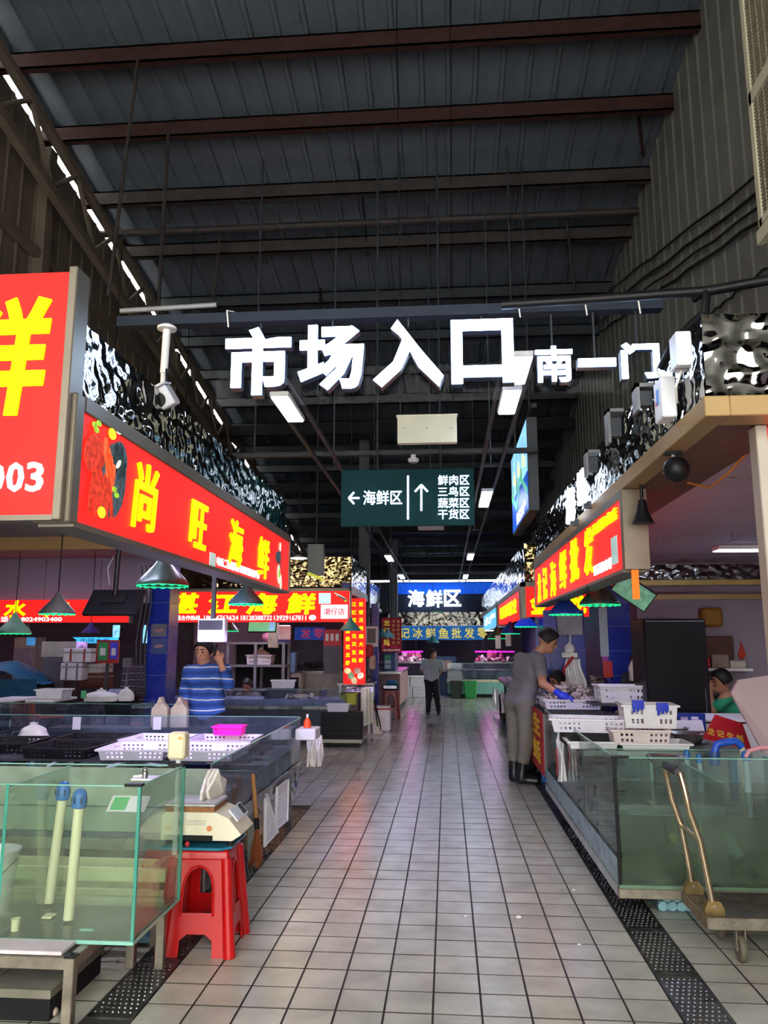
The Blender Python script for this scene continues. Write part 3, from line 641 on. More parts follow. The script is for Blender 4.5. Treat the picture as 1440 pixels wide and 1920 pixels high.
# boxes and black brackets on the band
for (x0, x1, ya, yb2, lb, prt) in ((1222,1262,716,786,'white box with small blue label on the mirror band',True),(1252,1290,640,680,'white cable box near the mirror steel corner',False)):
    c = PX((x0+x1)/2, (ya+yb2)/2, XR-.05); bx_ = thing('junction_box', lb, 'box', (c.x, c.y, c.z-.07))
    w = .13 if prt else .10; h = .095 if prt else .075
    MB().box((XR-.07, c.y-w/2, c.z-h), (XR-.005, c.y+w/2, c.z+h)).build('case', m_whitep, bx_, bevel=.005)
    if prt:
        MB().box((XR-.073, c.y-.012, c.z-.02), (XR-.07, c.y+.015, c.z+.05)).build('label_patch', M('3a78c8', .5), bx_); MB().box((XR-.073, c.y+.02, c.z-.02), (XR-.07, c.y+.035, c.z-.0)).build('mark', M('c03030', .5), bx_)
    else: MB().box((XR-.068, c.y-.012, c.z-h-.002), (XR-.006, c.y+.0, c.z+h+.002)).build('seam', m_grey, bx_)
    MB().tube([(XR-.03, c.y+.03, c.z-h*.9 if not prt else c.z+h), (XR-.05, c.y+.06, c.z-h-.06 if not prt else c.z+h+.06), (XR-.02, c.y+.16, c.z-h-.1 if not prt else c.z+h+.12)], .006, 6).build('cable', m_white, bx_, smooth=True)
for x0, ya, yb2, lb in ((1205,722,775,'nearest grey bracket on the right mirror band'),(1150,768,835,'second grey bracket on the right mirror band'),(1108,845,895,'third grey bracket on the right mirror band')):
    c = PX(x0, (ya+yb2)/2, XR-.06); h = (PX(x0,ya,XR-.06).z-PX(x0,yb2,XR-.06).z)/2
    br = thing('lamp_bracket', lb, 'bracket', (c.x, c.y, c.z-h), group='brackets on the right mirror band')
    MB().box((XR-.10, c.y-.05, c.z-h), (XR-.085, c.y+.05, c.z+h)).build('front_plate', m_grey, br); MB().box((XR-.10, c.y-.05, c.z+h-.02), (XR-.006, c.y+.05, c.z+h)).build('top_plate', m_grey, br)
    MB().box((XR-.085, c.y-.03, c.z-h*.6), (XR-.02, c.y+.03, c.z+h*.5)).build('driver', m_greyd, br)
# black dome lamp and bell lamp below fascia
c = PX(1268, 880, XR+.05); dm = thing('ball_spotlight', 'black ball shaped spotlight under the brown fascia', 'lamp', (c.x, c.y, c.z-.06))
MB().sphere(c, .062, 18, 12).build('shell', m_black, dm, smooth=True); MB().cyl(c+Vector((-.01,0,.05)), (c.x-.012, c.y, 2.5), .009, n=8).build('stem', m_grey, dm); MB().box((c.x-.05, c.y-.02, 2.485), (c.x+.03, c.y+.02, 2.50)).build('mount', m_black, dm)
c = PX(1205, 965, XR+.08); dm = thing('bell_lamp', 'small black bell lamp beside the red lightbox end', 'lamp', (c.x, c.y, c.z-.05))
MB().lathe([(.062,-.05),(.055,-.035),(.032,.02),(.026,.06),(.02,.085),(0,.09)], c, 18).build('shade', m_black, dm, smooth=True); MB().cyl((c.x, c.y, c.z+.085), (c.x, c.y, 2.50), .01, n=8).build('stem', m_black, dm)
tb = MB(); solo(tb.tube([PX(1290,905,XR+.3), PX(1330,915,XR+.35), PX(1365,888,XR+.4), PX(1400,850,XR+.42)], .006, 6), 'loose_wire', M('b8742c', .6), 'loose orange wire drooping under the right stall soffit', 'wire', smooth=True)
# right frame post and red sign at the right picture edge
yp = 3.28; a = PY(1405, 795, yp); b = PY(1430, 1260, yp)
pst = thing('stall_post', 'pale metal post at the right picture edge', 'post', (a.x+.03, yp, 0))
MB().box((a.x+.012, yp-.03, 0), (a.x+.06, yp+.05, 2.50)).build('post_tube', M('a89f92', .45, .4, .06, 4), pst, bevel=.004); p = PY(1438, 1185, yp); MB().box((a.x+.013, yp-.034, p.z-.03), (a.x+.061, yp-.03, p.z+.03)).build('sticker', M('58b8c8', .5), pst)
q = PY(1421, 1150, yp)
sg = thing('lightbox_sign', 'slice of a red lightbox at the right picture edge', 'sign', (q.x+.3, yp, q.z))
MB().box((a.x+.062, yp-.02, PY(1425,1010,yp).z), (XWR-.1, yp+.06, 2.49)).build('sign_face', E_RED, sg); MB().box((a.x+.062, yp-.025, PY(1425,1010,yp).z-.03), (XWR-.1, yp+.065, PY(1425,1010,yp).z)).build('bottom_frame', m_frame, sg)
# ---------------- outdoor unit and wall cables at the right
c0 = PY(1386, 30, 3.7); c1 = PY(1432, 430, 3.4)
xu = 1.62
ac = thing('outdoor_unit', 'large pale outdoor air unit with mesh panels cut by the right edge', 'air unit', (xu+.5, 3.4, 3.4))
uy0, uy1 = PX(1438, 430, xu).y, PX(1386, 20, xu).y
uzb = PX(1428, 430, xu).z; uzm = PX(1402, 205, xu).z; uzt = PX(1385, -60, xu).z
m_acf = M('a8a58e', .5, .1, .06, 5); m_acm = M('7e7a66', .55, .2, .1, 8)
yA, yB = 2.2, PX(1412, 200, xu).y
MB().box((xu, yA, uzb), (xu+.8, yB, uzt)).build('cabinet', m_dark, ac)
for z0, z1 in ((uzb, uzm), (uzm, uzt)):
    MB().box((xu-.02, yB-.03, z0), (xu+.02, yB+.01, z1)).build('frame_bar', m_acf, ac); MB().box((xu-.02, yA, z0), (xu+.02, yA+.04, z1)).build('frame_bar', m_acf, ac)
    MB().box((xu-.02, yA, z1-.035), (xu+.02, yB, z1)).build('frame_bar', m_acf, ac); MB().box((xu-.02, yA, z0), (xu+.02, yB, z0+.035)).build('frame_bar', m_acf, ac)
    g = MB(); z = z0+.05
    while z < z1-.04: g.box((xu-.012, yA+.04, z), (xu-.004, yB-.03, z+.009)); z += .02
    y = yA+.06
    while y < yB-.03: g.box((xu-.014, y, z0+.035), (xu-.006, y+.006, z1-.035)); y += .07
    g.build('mesh_panel', m_acm, ac, kind='stuff')
MB().box((xu-.03, yA, uzb-.09), (xu+.0, yB+.02, uzb-.02)).build('bracket', m_acf, ac); MB().box((xu, yB-.05, uzb-.09), (XWR, yB, uzb-.03)).build('bracket', m_acf, ac)
MB().cyl((xu+.01, yB-.03, uzb-.06), (XWR-.02, yB+.05, uzb-.75), .03, n=8).build('brace', m_acf, ac)
for k, (q0, q1) in enumerate((((1045,620),(1425,325)),((1075,620),(1425,360)),((1100,622),(1428,385)),((1125,622),(1430,410)),((1330,590),(1440,500)))):
    xw = XWR-.05; p, q = PX(*q0, xw), PX(*q1, xw)
    z = (p.z+q.z)/2
    pts = [p.lerp(q, t/14)+Vector((0, 0, .015*math.sin(t*2.3+k))) for t in range(15)]
    solo(MB().tube(pts, .012+.004*(k%2), 6), 'wall_cable', m_black, ('topmost','second','third','fourth','lowest')[k]+' dark cable running along the upper right wall', 'cable', 'cables on the upper right wall', smooth=True)
solo(MB().box(PX(1365,570,XWR-.5), PX(1420,505,XWR-.5)+Vector((.03,.0,0))), 'tray_arm', m_acf, 'pale slanting metal arm above the right mirror steel corner', 'bracket') if False else None
# unseen warm bulb lamp, added behind the tall left sign for a warm glow
wb = thing('added_warm_lamp', 'added unseen warm lamp behind the tall left lightbox', 'lamp', (-2.6, 3.3, 2.9))
MB().lathe([(.10,.10),(.09,.06),(.04,.0),(.03,-.05)], (-2.6, 3.6, 2.78), 16).build('reflector', m_grey, wb, smooth=True); MB().cyl((-2.6,3.6,2.66),(-2.6,3.6,2.74),.02,n=8).build('stand', m_black, wb)
MB().sphere((-2.6,3.6,2.86), .035, 10, 8).build('bulb', M('ffc070', .5, emit=30, var=0, key='warm'), wb, smooth=True)
point('added_warm_lamp_light', (-2.6, 3.6, 2.95), 18, (1, .68, .3), .05)

# unseen strip lights, added to brighten the stalls, the passage and the far end
for lb, x, y, z in (('added unseen strip light on the left stall soffit behind the long red sign', -2.6, 4.9, 2.53), ('added unseen strip light on the left stall soffit nearer the side passage', -2.25, 5.75, 2.53), ('added unseen strip light over the left cross passage', -3.9, 9.6, 2.99), ('added unseen strip light over the far left corner', -6.6, 10.6, 2.99), ('added unseen strip light inside the second left stall', -3.2, 13.7, 2.37), ('added unseen strip light behind the far blue banner, left', -.7, 25.4, 1.98), ('added unseen strip light behind the far blue banner, right', 1.0, 25.4, 1.98)):
    t = thing('strip_light', lb, 'ceiling light', (x, y, z), group='added stall strip lights'); MB().box((x-.6, y-.06, z+.012), (x+.6, y+.06, z+.045)).build('housing', m_whitep, t); MB().box((x-.58, y-.045, z), (x+.58, y+.045, z+.012)).build('diffuser', M('e4dcff', .5, 0, 0, 2, emit=36, key='stallt'), t)
    if z > 2.9 and x > XWL:
        for s_ in (-.5, .5): MB().cyl((x+s_, y, z+.045), (x+s_, y, zr(y)-.2), .006, n=6).build('hanger_wire', m_black, t)
# ================================================================== left side, near
g_tank = GLASS((.93,.975,.94), .035, 'tank', (.62,.70,.52), gl=.4); g_edge = M('3f8f7c', .2, 0, .1, 6, key='gedge'); g_edge2 = M('7fb8a4', .2, 0, .1, 6, key='gedge2')
g_blue = GLASS((.88,.92,.96), .06, 'blue', (.4,.48,.6), gl=.6); g_water = GLASS((.62,.80,.76), .16, 'water', (.25,.40,.38)); g_wgreen = GLASS((.50,.60,.26), .22, 'wgreen', (.13,.18,.05))
m_pvc = M('cfcca8', .45, 0, .06, 8); m_bluep = M('1f63a8', .4, 0, .1, 10); m_redp = M('b00c0e', .28, 0, .08, 6); m_glove = M('2038b8', .55)
m_foam = M('d8d8dc', .7, 0, .05, 14); m_tray = M('cfccd8', .4, 0, .05, 12); m_blackp = M('15161a', .5, 0, .1, 12, spec=.25); m_bag = M('d6d2c6', .5, 0, .1, 14, .3); m_bagw = M('dcdcde', .4, 0, .08, 14, .3)
def pane(parent, lo, hi, mat=None, edge=True, name='pane'):
    o = MB().box(lo, hi).build(name, mat or g_tank, parent); lo, hi = Vector(lo), Vector(hi); d = hi-lo
    if edge:
        t = .006; e = MB(); ax = sorted(range(3), key=lambda i: abs(d[i]))[0]
        if ax == 1: e.box((lo.x, lo.y-.0005, hi.z-.004), (hi.x, hi.y+.0005, hi.z+.001))
        elif ax == 0: e.box((lo.x-.0005, lo.y, hi.z-.004), (hi.x+.0005, hi.y, hi.z+.001))
        if ax < 2: e.build('polished_edge', g_edge2, o)
    return o
# ---- front left tank on steel stand
tx1, tx0, ty0, ty1, tz0, tz1 = -1.385, -2.75, 3.545, 4.15, .31, .963
tk = thing('fish_tank', 'empty greenish glass fish tank at the lower left', 'tank', ((tx0+tx1)/2, 3.85, tz0))
pane(tk, (tx0, ty0, tz0), (tx1, ty0+.01, tz1)); pane(tk, (tx0, ty1-.01, tz0), (tx1, ty1, tz1)); pane(tk, (tx1-.01, ty0+.01, tz0), (tx1, ty1-.01, tz1)); pane(tk, (tx0, ty0+.01, tz0), (tx0+.01, ty1-.01, tz1))
xd = PY(14, 1480, ty0).x; pane(tk, (xd-.005, ty0+.01, tz0+.01), (xd+.005, ty1-.01, tz1-.01), name='divider')
MB().box((tx0, ty0, tz0-.012), (tx1, ty1, tz0)).build('bottom_pane', GLASS((.85,.93,.88), .15, 'tbot', (.5,.6,.46)), tk)
for (x, y) in ((tx1-.006, ty0+.004), (tx1-.006, ty1-.006)): MB().box((x-.006, y-.006, tz0), (x+.008, y+.008, tz1)).build('corner_seam', g_edge, tk)
MB().box((xd-.007, ty0-.001, tz0), (xd+.007, ty0+.0, tz1)).build('corner_seam', g_edge, tk)
MB().box((tx1-.075, ty0-.004, tz1-.004), (tx1+.004, ty0+.035, tz1+.008)).build('corner_clip', m_black, tk); MB().box((tx1-.075, ty1-.05, tz1-.004), (tx1+.004, ty1+.004, tz1+.008)).build('corner_clip', m_black, tk)
MB().box((tx0, ty0-.002, tz0-.014), (tx1+.002, ty0+.0, tz0+.002)).build('base_edge', g_edge2, tk); MB().box((tx1+.0, ty0, tz0-.014), (tx1+.002, ty1, tz0+.002)).build('base_edge', g_edge2, tk)
# things in the tank
for (xa, ya, xb, yb2, Yt, lb) in ((118,1490,93,1680,3.98,'left cream standpipe with blue strainer cap in the tank'),(149,1505,130,1705,3.76,'right cream standpipe with blue strainer cap in the tank')):
    a = PY(xa, ya, Yt); b = PY(xb, yb2, Yt); d = (a-b).normalized(); b = b+d*((tz0+.012-b.z)/d.z)
    t = thing('standpipe', lb, 'pipe', b, group='standpipes in the glass tank')
    MB().cyl(b, a, .024, n=14).build('pipe', m_pvc, t, smooth=True)
    MB().lathe([(.026,-.025),(.034,-.02),(.036,.02),(.031,.045),(.019,.062),(0,.068)], a, 14, d).build('strainer_cap', m_bluep, t, smooth=True)
    for i in range(7):
        an = i*2*math.pi/7; q = a+Vector((.034*math.cos(an), .034*math.sin(an), .0)); MB().box(q-Vector((.003,.003,.0)), q+Vector((.003,.003,.028))).build('slot', m_black, t)
q = PY(-10, 1600, 3.85); bk = thing('bucket', 'white plastic bucket seen through the tank at the left edge', 'bucket', (q.x, 3.85, tz0+.005))
MB().lathe([(.09,0),(.115,.27),(.122,.275),(.122,.285),(.108,.283),(.084,.012),(0,.01)], (q.x, 3.85, tz0+.005), 20).build('shell', m_whitep, bk, smooth=True); MB().tube([(q.x-.118,3.85,tz0+.25),(q.x-.09,3.76,tz0+.2),(q.x,3.73,tz0+.18),(q.x+.09,3.76,tz0+.2),(q.x+.118,3.85,tz0+.25)], .004, 6).build('handle', m_steel, bk)
q = PY(165, 1728, 3.66); solo(MB().box((q.x-.035, 3.65, tz0+.002), (q.x+.03, 3.67, tz0+.006)).xf(Matrix.Translation((0,0,0))), 'glass_strip', g_edge2, 'small glass strip lying on the tank floor', 'glass piece')
q = PY(26, 1745, 3.62); solo(MB().lathe([(.018,0),(.02,.05),(.021,.052),(.016,.052),(.014,.006),(0,.005)], (q.x, 3.63, tz0+.002), 14), 'plastic_cup', m_pvc, 'small cream cup on the tank floor near the left edge', 'cup', smooth=True)
q = PY(88, 1722, 3.8); solo(MB().box((q.x-.02,3.78,tz0+.002),(q.x+.03,3.84,tz0+.012)), 'foam_scrap', m_pvc, 'yellowish foam scrap on the tank floor', 'scrap', bevel=.003)
q = PY(235, 1510, 4.02); cd = thing('payment_card', 'green and white card seen through the tank front', 'card', (q.x, 4.0, q.z-.05))
mb = MB(); mb.obox((q.x, 4.06, q.z), (.10,.001,.05), Matrix.Rotation(-.9, 3, 'X')); mb.build('card', m_whitep, cd); mb = MB(); mb.obox((q.x-.045, 4.058, q.z+.001), (.04,.001,.04), Matrix.Rotation(-.9, 3, 'X')); mb.build('green_panel', M('3fae62', .5), cd)
MB().cyl((q.x+.05,4.07,q.z-.02),(q.x+.05,4.135,q.z-.05),.004,n=6).build('holder', m_white, cd)
p = PY(330, 1415, 4.18); ds = thing('scale_display', 'cream rounded display head on a post at the tank corner', 'display', (p.x, 4.2, .5))
xs = tx1-.06
MB().box((xs-.052, 4.17, .985), (xs+.045, 4.26, 1.125)).build('head', M('d6cda8', .45, 0, .04, 8), ds, bevel=.028, seg=3, smooth=True); MB().cyl((xs, 4.215, .50), (xs, 4.215, .985), .014, n=10).build('post', m_whitep, ds)
MB().box((xs+.01, 4.168, 1.09), (xs+.03, 4.17, 1.105)).build('badge', M('c8a040', .5), ds)
p = PY(272, 1452, 3.72); vv = thing('air_valve', 'small steel valve on a white plate over the tank corner', 'valve', (p.x, 3.72, tz1))
MB().box((p.x-.06, 3.70, tz1-.004), (tx1-.004, 3.80, tz1+.004)).build('plate', m_whitep, vv); MB().cyl((p.x, 3.72, tz1+.004), (p.x, 3.72, tz1+.035), .014, n=12).build('body', m_steel, vv, smooth=True); MB().sphere((p.x, 3.72, tz1+.042), .013, 10, 8).build('knob', m_steel, vv, smooth=True); MB().cyl((p.x,3.72,tz1+.015),(p.x-.05,3.70,tz1+.012),.007,n=8).build('spout', m_whitep, vv)
# stand
st = thing('tank_stand', 'worn square tube steel stand under the left tank', 'stand', (-2.2, 3.7, 0))
sx = -1.60; sy0 = 3.42; zt = tz0-.016
for x, y in ((sx, sy0), (sx, 4.08), (-2.75, sy0), (-2.75, 4.08)): MB().box((x-.022, y-.022, 0), (x+.022, y+.022, zt-.002)).build('leg', m_steel_old, st, bevel=.003)
q = PZ(290, 1800); MB().box((-1.47, 4.06, 0), (-1.43, 4.10, zt)).build('leg', m_steel_old, st)
for lo, hi in (((-2.75, sy0-.02, zt-.05), (sx, sy0+.02, zt)), ((-2.75, 4.06, zt-.05), (-1.43, 4.10, zt)), ((sx-.02, sy0, zt-.05), (sx+.02, 4.08, zt)), ((-2.77, sy0, zt-.05), (-2.73, 4.08, zt))): MB().box(lo, hi).build('rail', m_steel_old, st, bevel=.003)
MB().box((sx-.024, sy0-.024, zt-.002), (sx+.024, sy0+.024, zt+.004)).build('end_cap', m_black, st)
bd = MB(); bd.box((-2.7, sy0-.01, zt+.002), (sx-.04, ty0-.006, zt+.018)); solo(bd, 'white_board', M('cfc6c6', .5, 0, .1, 10), 'stained white board lying on the steel stand', 'board', bevel=.002)
pl = thing('stone_step', 'dark tiled low step under the left tank', 'step', (-2.3, 3.7, 0))
for i in range(4): MB().box((-2.9+i*.3, 3.47, .10), (-2.9+i*.3+.295, 4.0, .135)).build('step_tile', M('6d6a5c', .6, 0, .2, 8), pl, bevel=.002)
MB().box((-2.9, 3.5, 0), (-1.72, 4.0, .10)).build('step_base', m_dark, pl)
q = PZ(101, 1905); solo(MB().sphere((q.x, q.y, .018), .018, 8, 6, (1,1.2,1)), 'shell_bit', M('b8a898', .6), 'small pale shell on the floor by the step', 'shell', smooth=True)
# ---- red stool with glass top and scale
def stool(name, label, loc, h=.46, rz=0, m=None):
    t = thing(name, label, 'stool', loc, rz, local=True); m = m or m_redp
    w0, w1, zt_ = .188, .142, h
    def corner(u, v, z):      # half-widths by height
        w = w0+(w1-w0)*z/zt_; return (u*w, v*w, z)
    seat = MB(); seat.taper((0,0,h-.05), .31, .31, .295, .295, .05); seat.build('seat', m, t, bevel=.02, seg=3, smooth=True)
    MB().lathe([(.02,-.004),(.02,.001)], (0,0,h), 12).build('seat_hole', m_black, t)
    def side(ang):
        n = 14; outer = []; R = Matrix.Rotation(ang, 3, 'Z')
        # side wall grid with arch window and foot arch
        def solid(u, z):
            zz = z/zt_
            if zz > .40 and zz < .84:
                hw = .46 if zz < .66 else .46*math.sqrt(max(0, 1-((zz-.66)/.17)**2))
                if abs(u) < hw: return False
            if zz < .22:
                hw = .46 if zz < .14 else .46*math.sqrt(max(0, 1-((zz-.14)/.08)**2))
                if abs(u) < hw: return False
            return True
        us = [i/34*2-1 for i in range(35)]; zs = [i/56*(zt_-.045) for i in range(57)]
        mb = MB()
        for i in range(34):
            for j in range(56):
                if solid((us[i]+us[i+1])/2, (zs[j]+zs[j+1])/2):
                    vs = [R@Vector((lambda w: (u*w, -w, z))(w0+(w1-w0)*z/zt_)) for u, z in ((us[i],zs[j]),(us[i+1],zs[j]),(us[i+1],zs[j+1]),(us[i],zs[j+1]))]
                    mb.add(vs, [(0,1,2,3)])
        mb.thicken(R@Vector((0,.008,0))).build('side_panel', m, t)
        # raised arch rim
        pts = []
        for k in range(17):
            if k < 5: u, zz = -.50, .38+.06*k
            elif k > 11: u, zz = .50, .38+.06*(16-k)
            else: a = math.pi*(1-(k-5)/6); u, zz = .50*math.cos(a), .66+.19*math.sin(a)
            w = w0+(w1-w0)*zz; pts.append(R@Vector((u*w, -w-.004, zz*zt_)))
        MB().tube(pts, .007, 6).build('arch_rim', m, t, smooth=True)
    for k in range(4): side(k*math.pi/2)
    for sx in (-1, 1):
        for sy in (-1, 1): MB().cyl(corner(sx*.96, sy*.96, 0), corner(sx*.96, sy*.96, h-.04), .032, .027, n=12).build('corner_rib', m, t, smooth=True)
    return t
SX, SY = -1.325, 4.40
stool('plastic_stool', 'red plastic stool under the white scale', (SX, SY, 0), .515, .04)
solo(MB().prism([(-.20,-.17),(.12,-.17),(.17,-.12),(.17,.17),(-.20,.17)], (SX, SY, .517), X_, Y_, Z_, .014), 'glass_plate', M('1f6f88', .15, 0, .15, 6), 'blue glass plate on top of the red stool', 'glass plate', bevel=.002)
sc = thing('weighing_scale', 'cream weighing scale with steel pan on the red stool', 'scale', (SX, SY, .535)); m_sc = M('d8d2b8', .45, 0, .04, 8)
zz = .553
b = MB(); b.prism([(-.17,0),(.13,0),(.17,.025),(.115,.09),(.06,.115),(-.15,.115),(-.17,.10)], (SX, SY-.13, zz), X_, Z_, Y_, .27); b.build('body', m_sc, sc, bevel=.006, seg=2)
b = MB(); b.box((SX-.10, SY-.134, zz), (SX+.05, SY-.129, zz+.022)); b.build('foot_recess', m_black, sc); 
for x in (-.14, .12):
    for y in (-.1, .1): MB().cyl((SX+x, SY+y, .5315), (SX+x, SY+y, zz), .015, n=10).build('foot', m_black, sc)
MB().box((SX-.16, SY-.125, zz+.135), (SX+.055, SY+.12, zz+.15)).build('pan', M('b9b6b4', .35, .8, .1, 15), sc, bevel=.004); MB().box((SX-.155, SY-.12, zz+.115), (SX+.05, SY+.115, zz+.135)).build('pan_rim', M('8a5a34', .6, .2, .3, 30), sc)
Rm = Matrix.Rotation(.87, 3, 'Y'); cc = Vector((SX+.117, SY, zz+.092))
MB().obox(cc+Vector((.012,0,.008)), (.03,.11,.003), Rm).build('keypad', m_whitep, sc)
for i in range(3):
    for j in range(4): MB().obox(cc+Vector((.014,0,.011))+Rm@Vector((-.02+.018*i, -.09+.03*j, 0)), (.006,.011,.0015), Rm).build('key', M('b8c4d0', .5), sc)
MB().obox(cc+Vector((.014,0,.0115))+Rm@Vector((0,.065,0)), (.024,.03,.001), Rm).build('screen', M('2f4038', .2), sc)
letters(sc, '1 2 3 4 5 6', (SX-.03, SY-.1315, zz+.055), .12, .008, FU, FV, m_grey, .0, .001, 'spec_print') if False else None
mb = MB(); mb.box((SX-.10, SY-.1315, zz+.06), (SX-.075, SY-.13, zz+.085)); mb.build('label_mark', m_grey, sc)
for i in range(3): MB().box((SX-.065, SY-.1315, zz+.063+.008*i), (SX+.02, SY-.13, zz+.066+.008*i)).build('label_line', M('a8a494', .6), sc)
MB().lathe([(.012,-.002),(.012,.002)], (SX+.035, SY-.131, zz+.05), 12, (0,1,0)).build('stamp', M('c8784a', .6), sc)
for _o in sc.children:
    for _v in (_o.data.vertices if _o.data.users == 1 else []): _v.co.x *= 1.3; _v.co.z *= 1.25
solo(MB().sphere((SX-.065, SY-.15, .545), .014, 8, 6, (1,.7,1.1)), 'red_tie', M('a01824', .5), 'small red knot at the scale foot', 'knot', smooth=True)
# ---- left ice counter
cx0, cx1, cy0, cy1 = -6.2, -1.39, 4.66, 7.5
m_tub = M('566476', .35, .3, .15, 6, rvar=.1); m_inner = M('3d4a66', .4, .2, .2, 6)
ct = thing('ice_counter', 'long glass sided seafood counter on the left of the aisle', 'counter', (-3.4, 6, 0))
MB().box((cx0, cy0, .40), (cx1-.02, cy1, .47)).build('base_frame', m_steel, ct, bevel=.004)
MB().box((cx0, cy0, .47), (cx1-.02, cy1, .50)).build('tub_floor', m_inner, ct)
MB().box((cx1-.02, cy0, .42), (cx1+.012, cy1, .51)).build('edge_rail', m_steel, ct, bevel=.004)
for y in (4.66, 5.13, 5.6, 6.07, 6.54, 7.01): pane(ct, (cx1-.01, y+.003, .51), (cx1, y+.467, .895), g_blue, name='side_pane')
for y in (5.0, 5.65, 6.3, 6.95): pane(ct, (cx0, y-.004, .50), (cx1-.012, y+.004, .70), g_blue, name='divider')
for i in range(5): pane(ct, (cx0+i*.96+.003, cy1-.01, .50), (cx0+(i+1)*.96-.003, cy1, .905), g_blue, name='back_pane')
for x in (-4.9, -3.6, -2.4): pane(ct, (x-.004, cy0, .50), (x+.004, cy1-.012, .72), g_blue, name='divider')
MB().box((cx0, cy0, .64), (cx1-.014, cy1-.014, .645)).build('water', GLASS((.45,.55,.72), .25, 'bluewater', (.12,.18,.34), gl=1.3), ct)
MB().box((cx0, cy0+.02, .50), (cx1-.015, cy0+.03, .86)).build('front_wall', M('8a958c', .5, .1, .25, 7), ct)
MB().box((cx1-.012, cy0, .50), (cx1-.0105, cy1, .66)).build('kick_strip', M('27303e', .4, .3), ct)
for x, y in ((cx1-.08, 4.75), (cx1-.08, 6.0), (cx1-.08, 7.35), (-3.5, 4.75), (-3.5, 7.35)): MB().box((x-.025, y-.025, 0), (x+.025, y+.025, .40)).build('leg', m_steel, ct)
MB().box((cx0, 4.85, .0), (cx1-.45, 7.3, .36)).build('plinth', m_dark, ct)
for k in range(9):
    q = Vector((random.uniform(-2.0,-1.45), random.uniform(6.7,7.2), .508)); solo(MB().sphere(q, .025, 6, 4, (2.2,.8,.35)), 'squid', M('b8a890', .5), 'pale squid seen through the counter side glass', 'squid', 'squid in the left counter', smooth=True) if k < 5 else None
# trays on the counter
def tray(name, label, loc, w, d, h, mat, rz=0, holes=True, group=None, cat='tray', solidb=True, lip=.018):
    t = thing(name, label, cat, loc, rz, group, local=True); k = .93
    b = MB(); b.add([(-w/2*k,-d/2*k,0),(w/2*k,-d/2*k,0),(w/2*k,d/2*k,0),(-w/2*k,d/2*k,0)], [(0,1,2,3)])
    b.box((-w/2*k,-d/2*k,0),(w/2*k,d/2*k,.006)); b.build('bottom', mat, t)
    def wall(a0, a1, b0, b1, n, nm='side_wall'):
        mb = MB(); a0, a1, b0, b1 = map(Vector, (a0, a1, b0, b1))
        rows = [0, .22, .42, .62, .8, 1] if holes else [0, 1]
        for i in range(n):
            for j in range(len(rows)-1):
                hole = holes and (j in (1, 3)) and (i % 2 == 1) and (n*.06 < i < n*.36 or n*.62 < i < n*.94)
                if hole: continue
                s, e = i/n, (i+1)/n; lo, hi = rows[j], rows[j+1]
                f = lambda x, y: a0.lerp(a1, x).lerp(b0.lerp(b1, x), y)
                mb.add([f(s,lo), f(e,lo), f(e,hi), f(s,hi)], [(0,1,2,3)])
        nn = (a1-a0).cross(b0-a0).normalized(); mb.thicken(nn*-.004).build(nm, mat, t)
    n = max(8, int(w/.018)) if holes else 2; m_ = max(8, int(d/.018)) if holes else 2
    B = [(-w/2*k,-d/2*k,0),(w/2*k,-d/2*k,0),(w/2*k,d/2*k,0),(-w/2*k,d/2*k,0)]; T = [(-w/2,-d/2,h),(w/2,-d/2,h),(w/2,d/2,h),(-w/2,d/2,h)]
    for i in range(4): wall(B[i], B[(i+1)%4], T[i], T[(i+1)%4], n if i % 2 == 0 else m_)
    r = MB(); o_ = lip
    for lo, hi in (((-w/2-o_,-d/2-o_,h-.008),(w/2+o_,-d/2+.004,h+.006)),((-w/2-o_,d/2-.004,h-.008),(w/2+o_,d/2+o_,h+.006)),((-w/2-o_,-d/2,h-.008),(-w/2+.004,d/2,h+.006)),((w/2-.004,-d/2,h-.008),(w/2+o_,d/2,h+.006))): r.box(lo, hi)
    r.build('rim', mat, t); return t
zT = .80
solo(MB().box((-4.3, 5.85, .715), (-1.48, 6.05, .735)), 'support_board', m_greyd, 'front dark support board under the counter trays', 'board'); solo(MB().box((-4.3, 6.5, .715), (-1.48, 6.7, .735)), 'support_board', m_greyd, 'rear dark support board under the counter trays', 'board')
def at(px, py, z): return PZ(px, py, z)
for (x, y, w, d, lb, mt, rz) in ((-2.36,6.02,.50,.46,'white tray in the near row of the counter, left one',m_tray,.04),(-1.82,6.02,.50,.46,'white tray in the near row of the counter, right one',m_tray,-.03),(-2.42,6.58,.50,.46,'white tray in the far row beside the black tray',m_tray,-.04),(-1.86,6.58,.50,.46,'white tray under the pink basket',m_tray,.02),(-2.95,6.05,.52,.46,'black tray left of the white trays, near row',m_blackp,-.06),(-3.0,6.6,.52,.46,'black tray left of the white trays, far row',m_blackp,.05),(-3.6,6.3,.52,.46,'black tray near the left picture edge',m_blackp,.1)):
    tray('shallow_tray', lb, (x, y, .737), w, d, .075, mt, rz, group='trays on the left counter')
p = at(433, 1374, .83); tray('pink_basket', 'bright pink plastic basket on the left counter', (p.x, min(p.y, 6.75), .822), .25, .16, .07, M('f02aa8', .4, 0, .05, 8, emit=.12, key='pink'), .0, cat='basket', lip=.01)
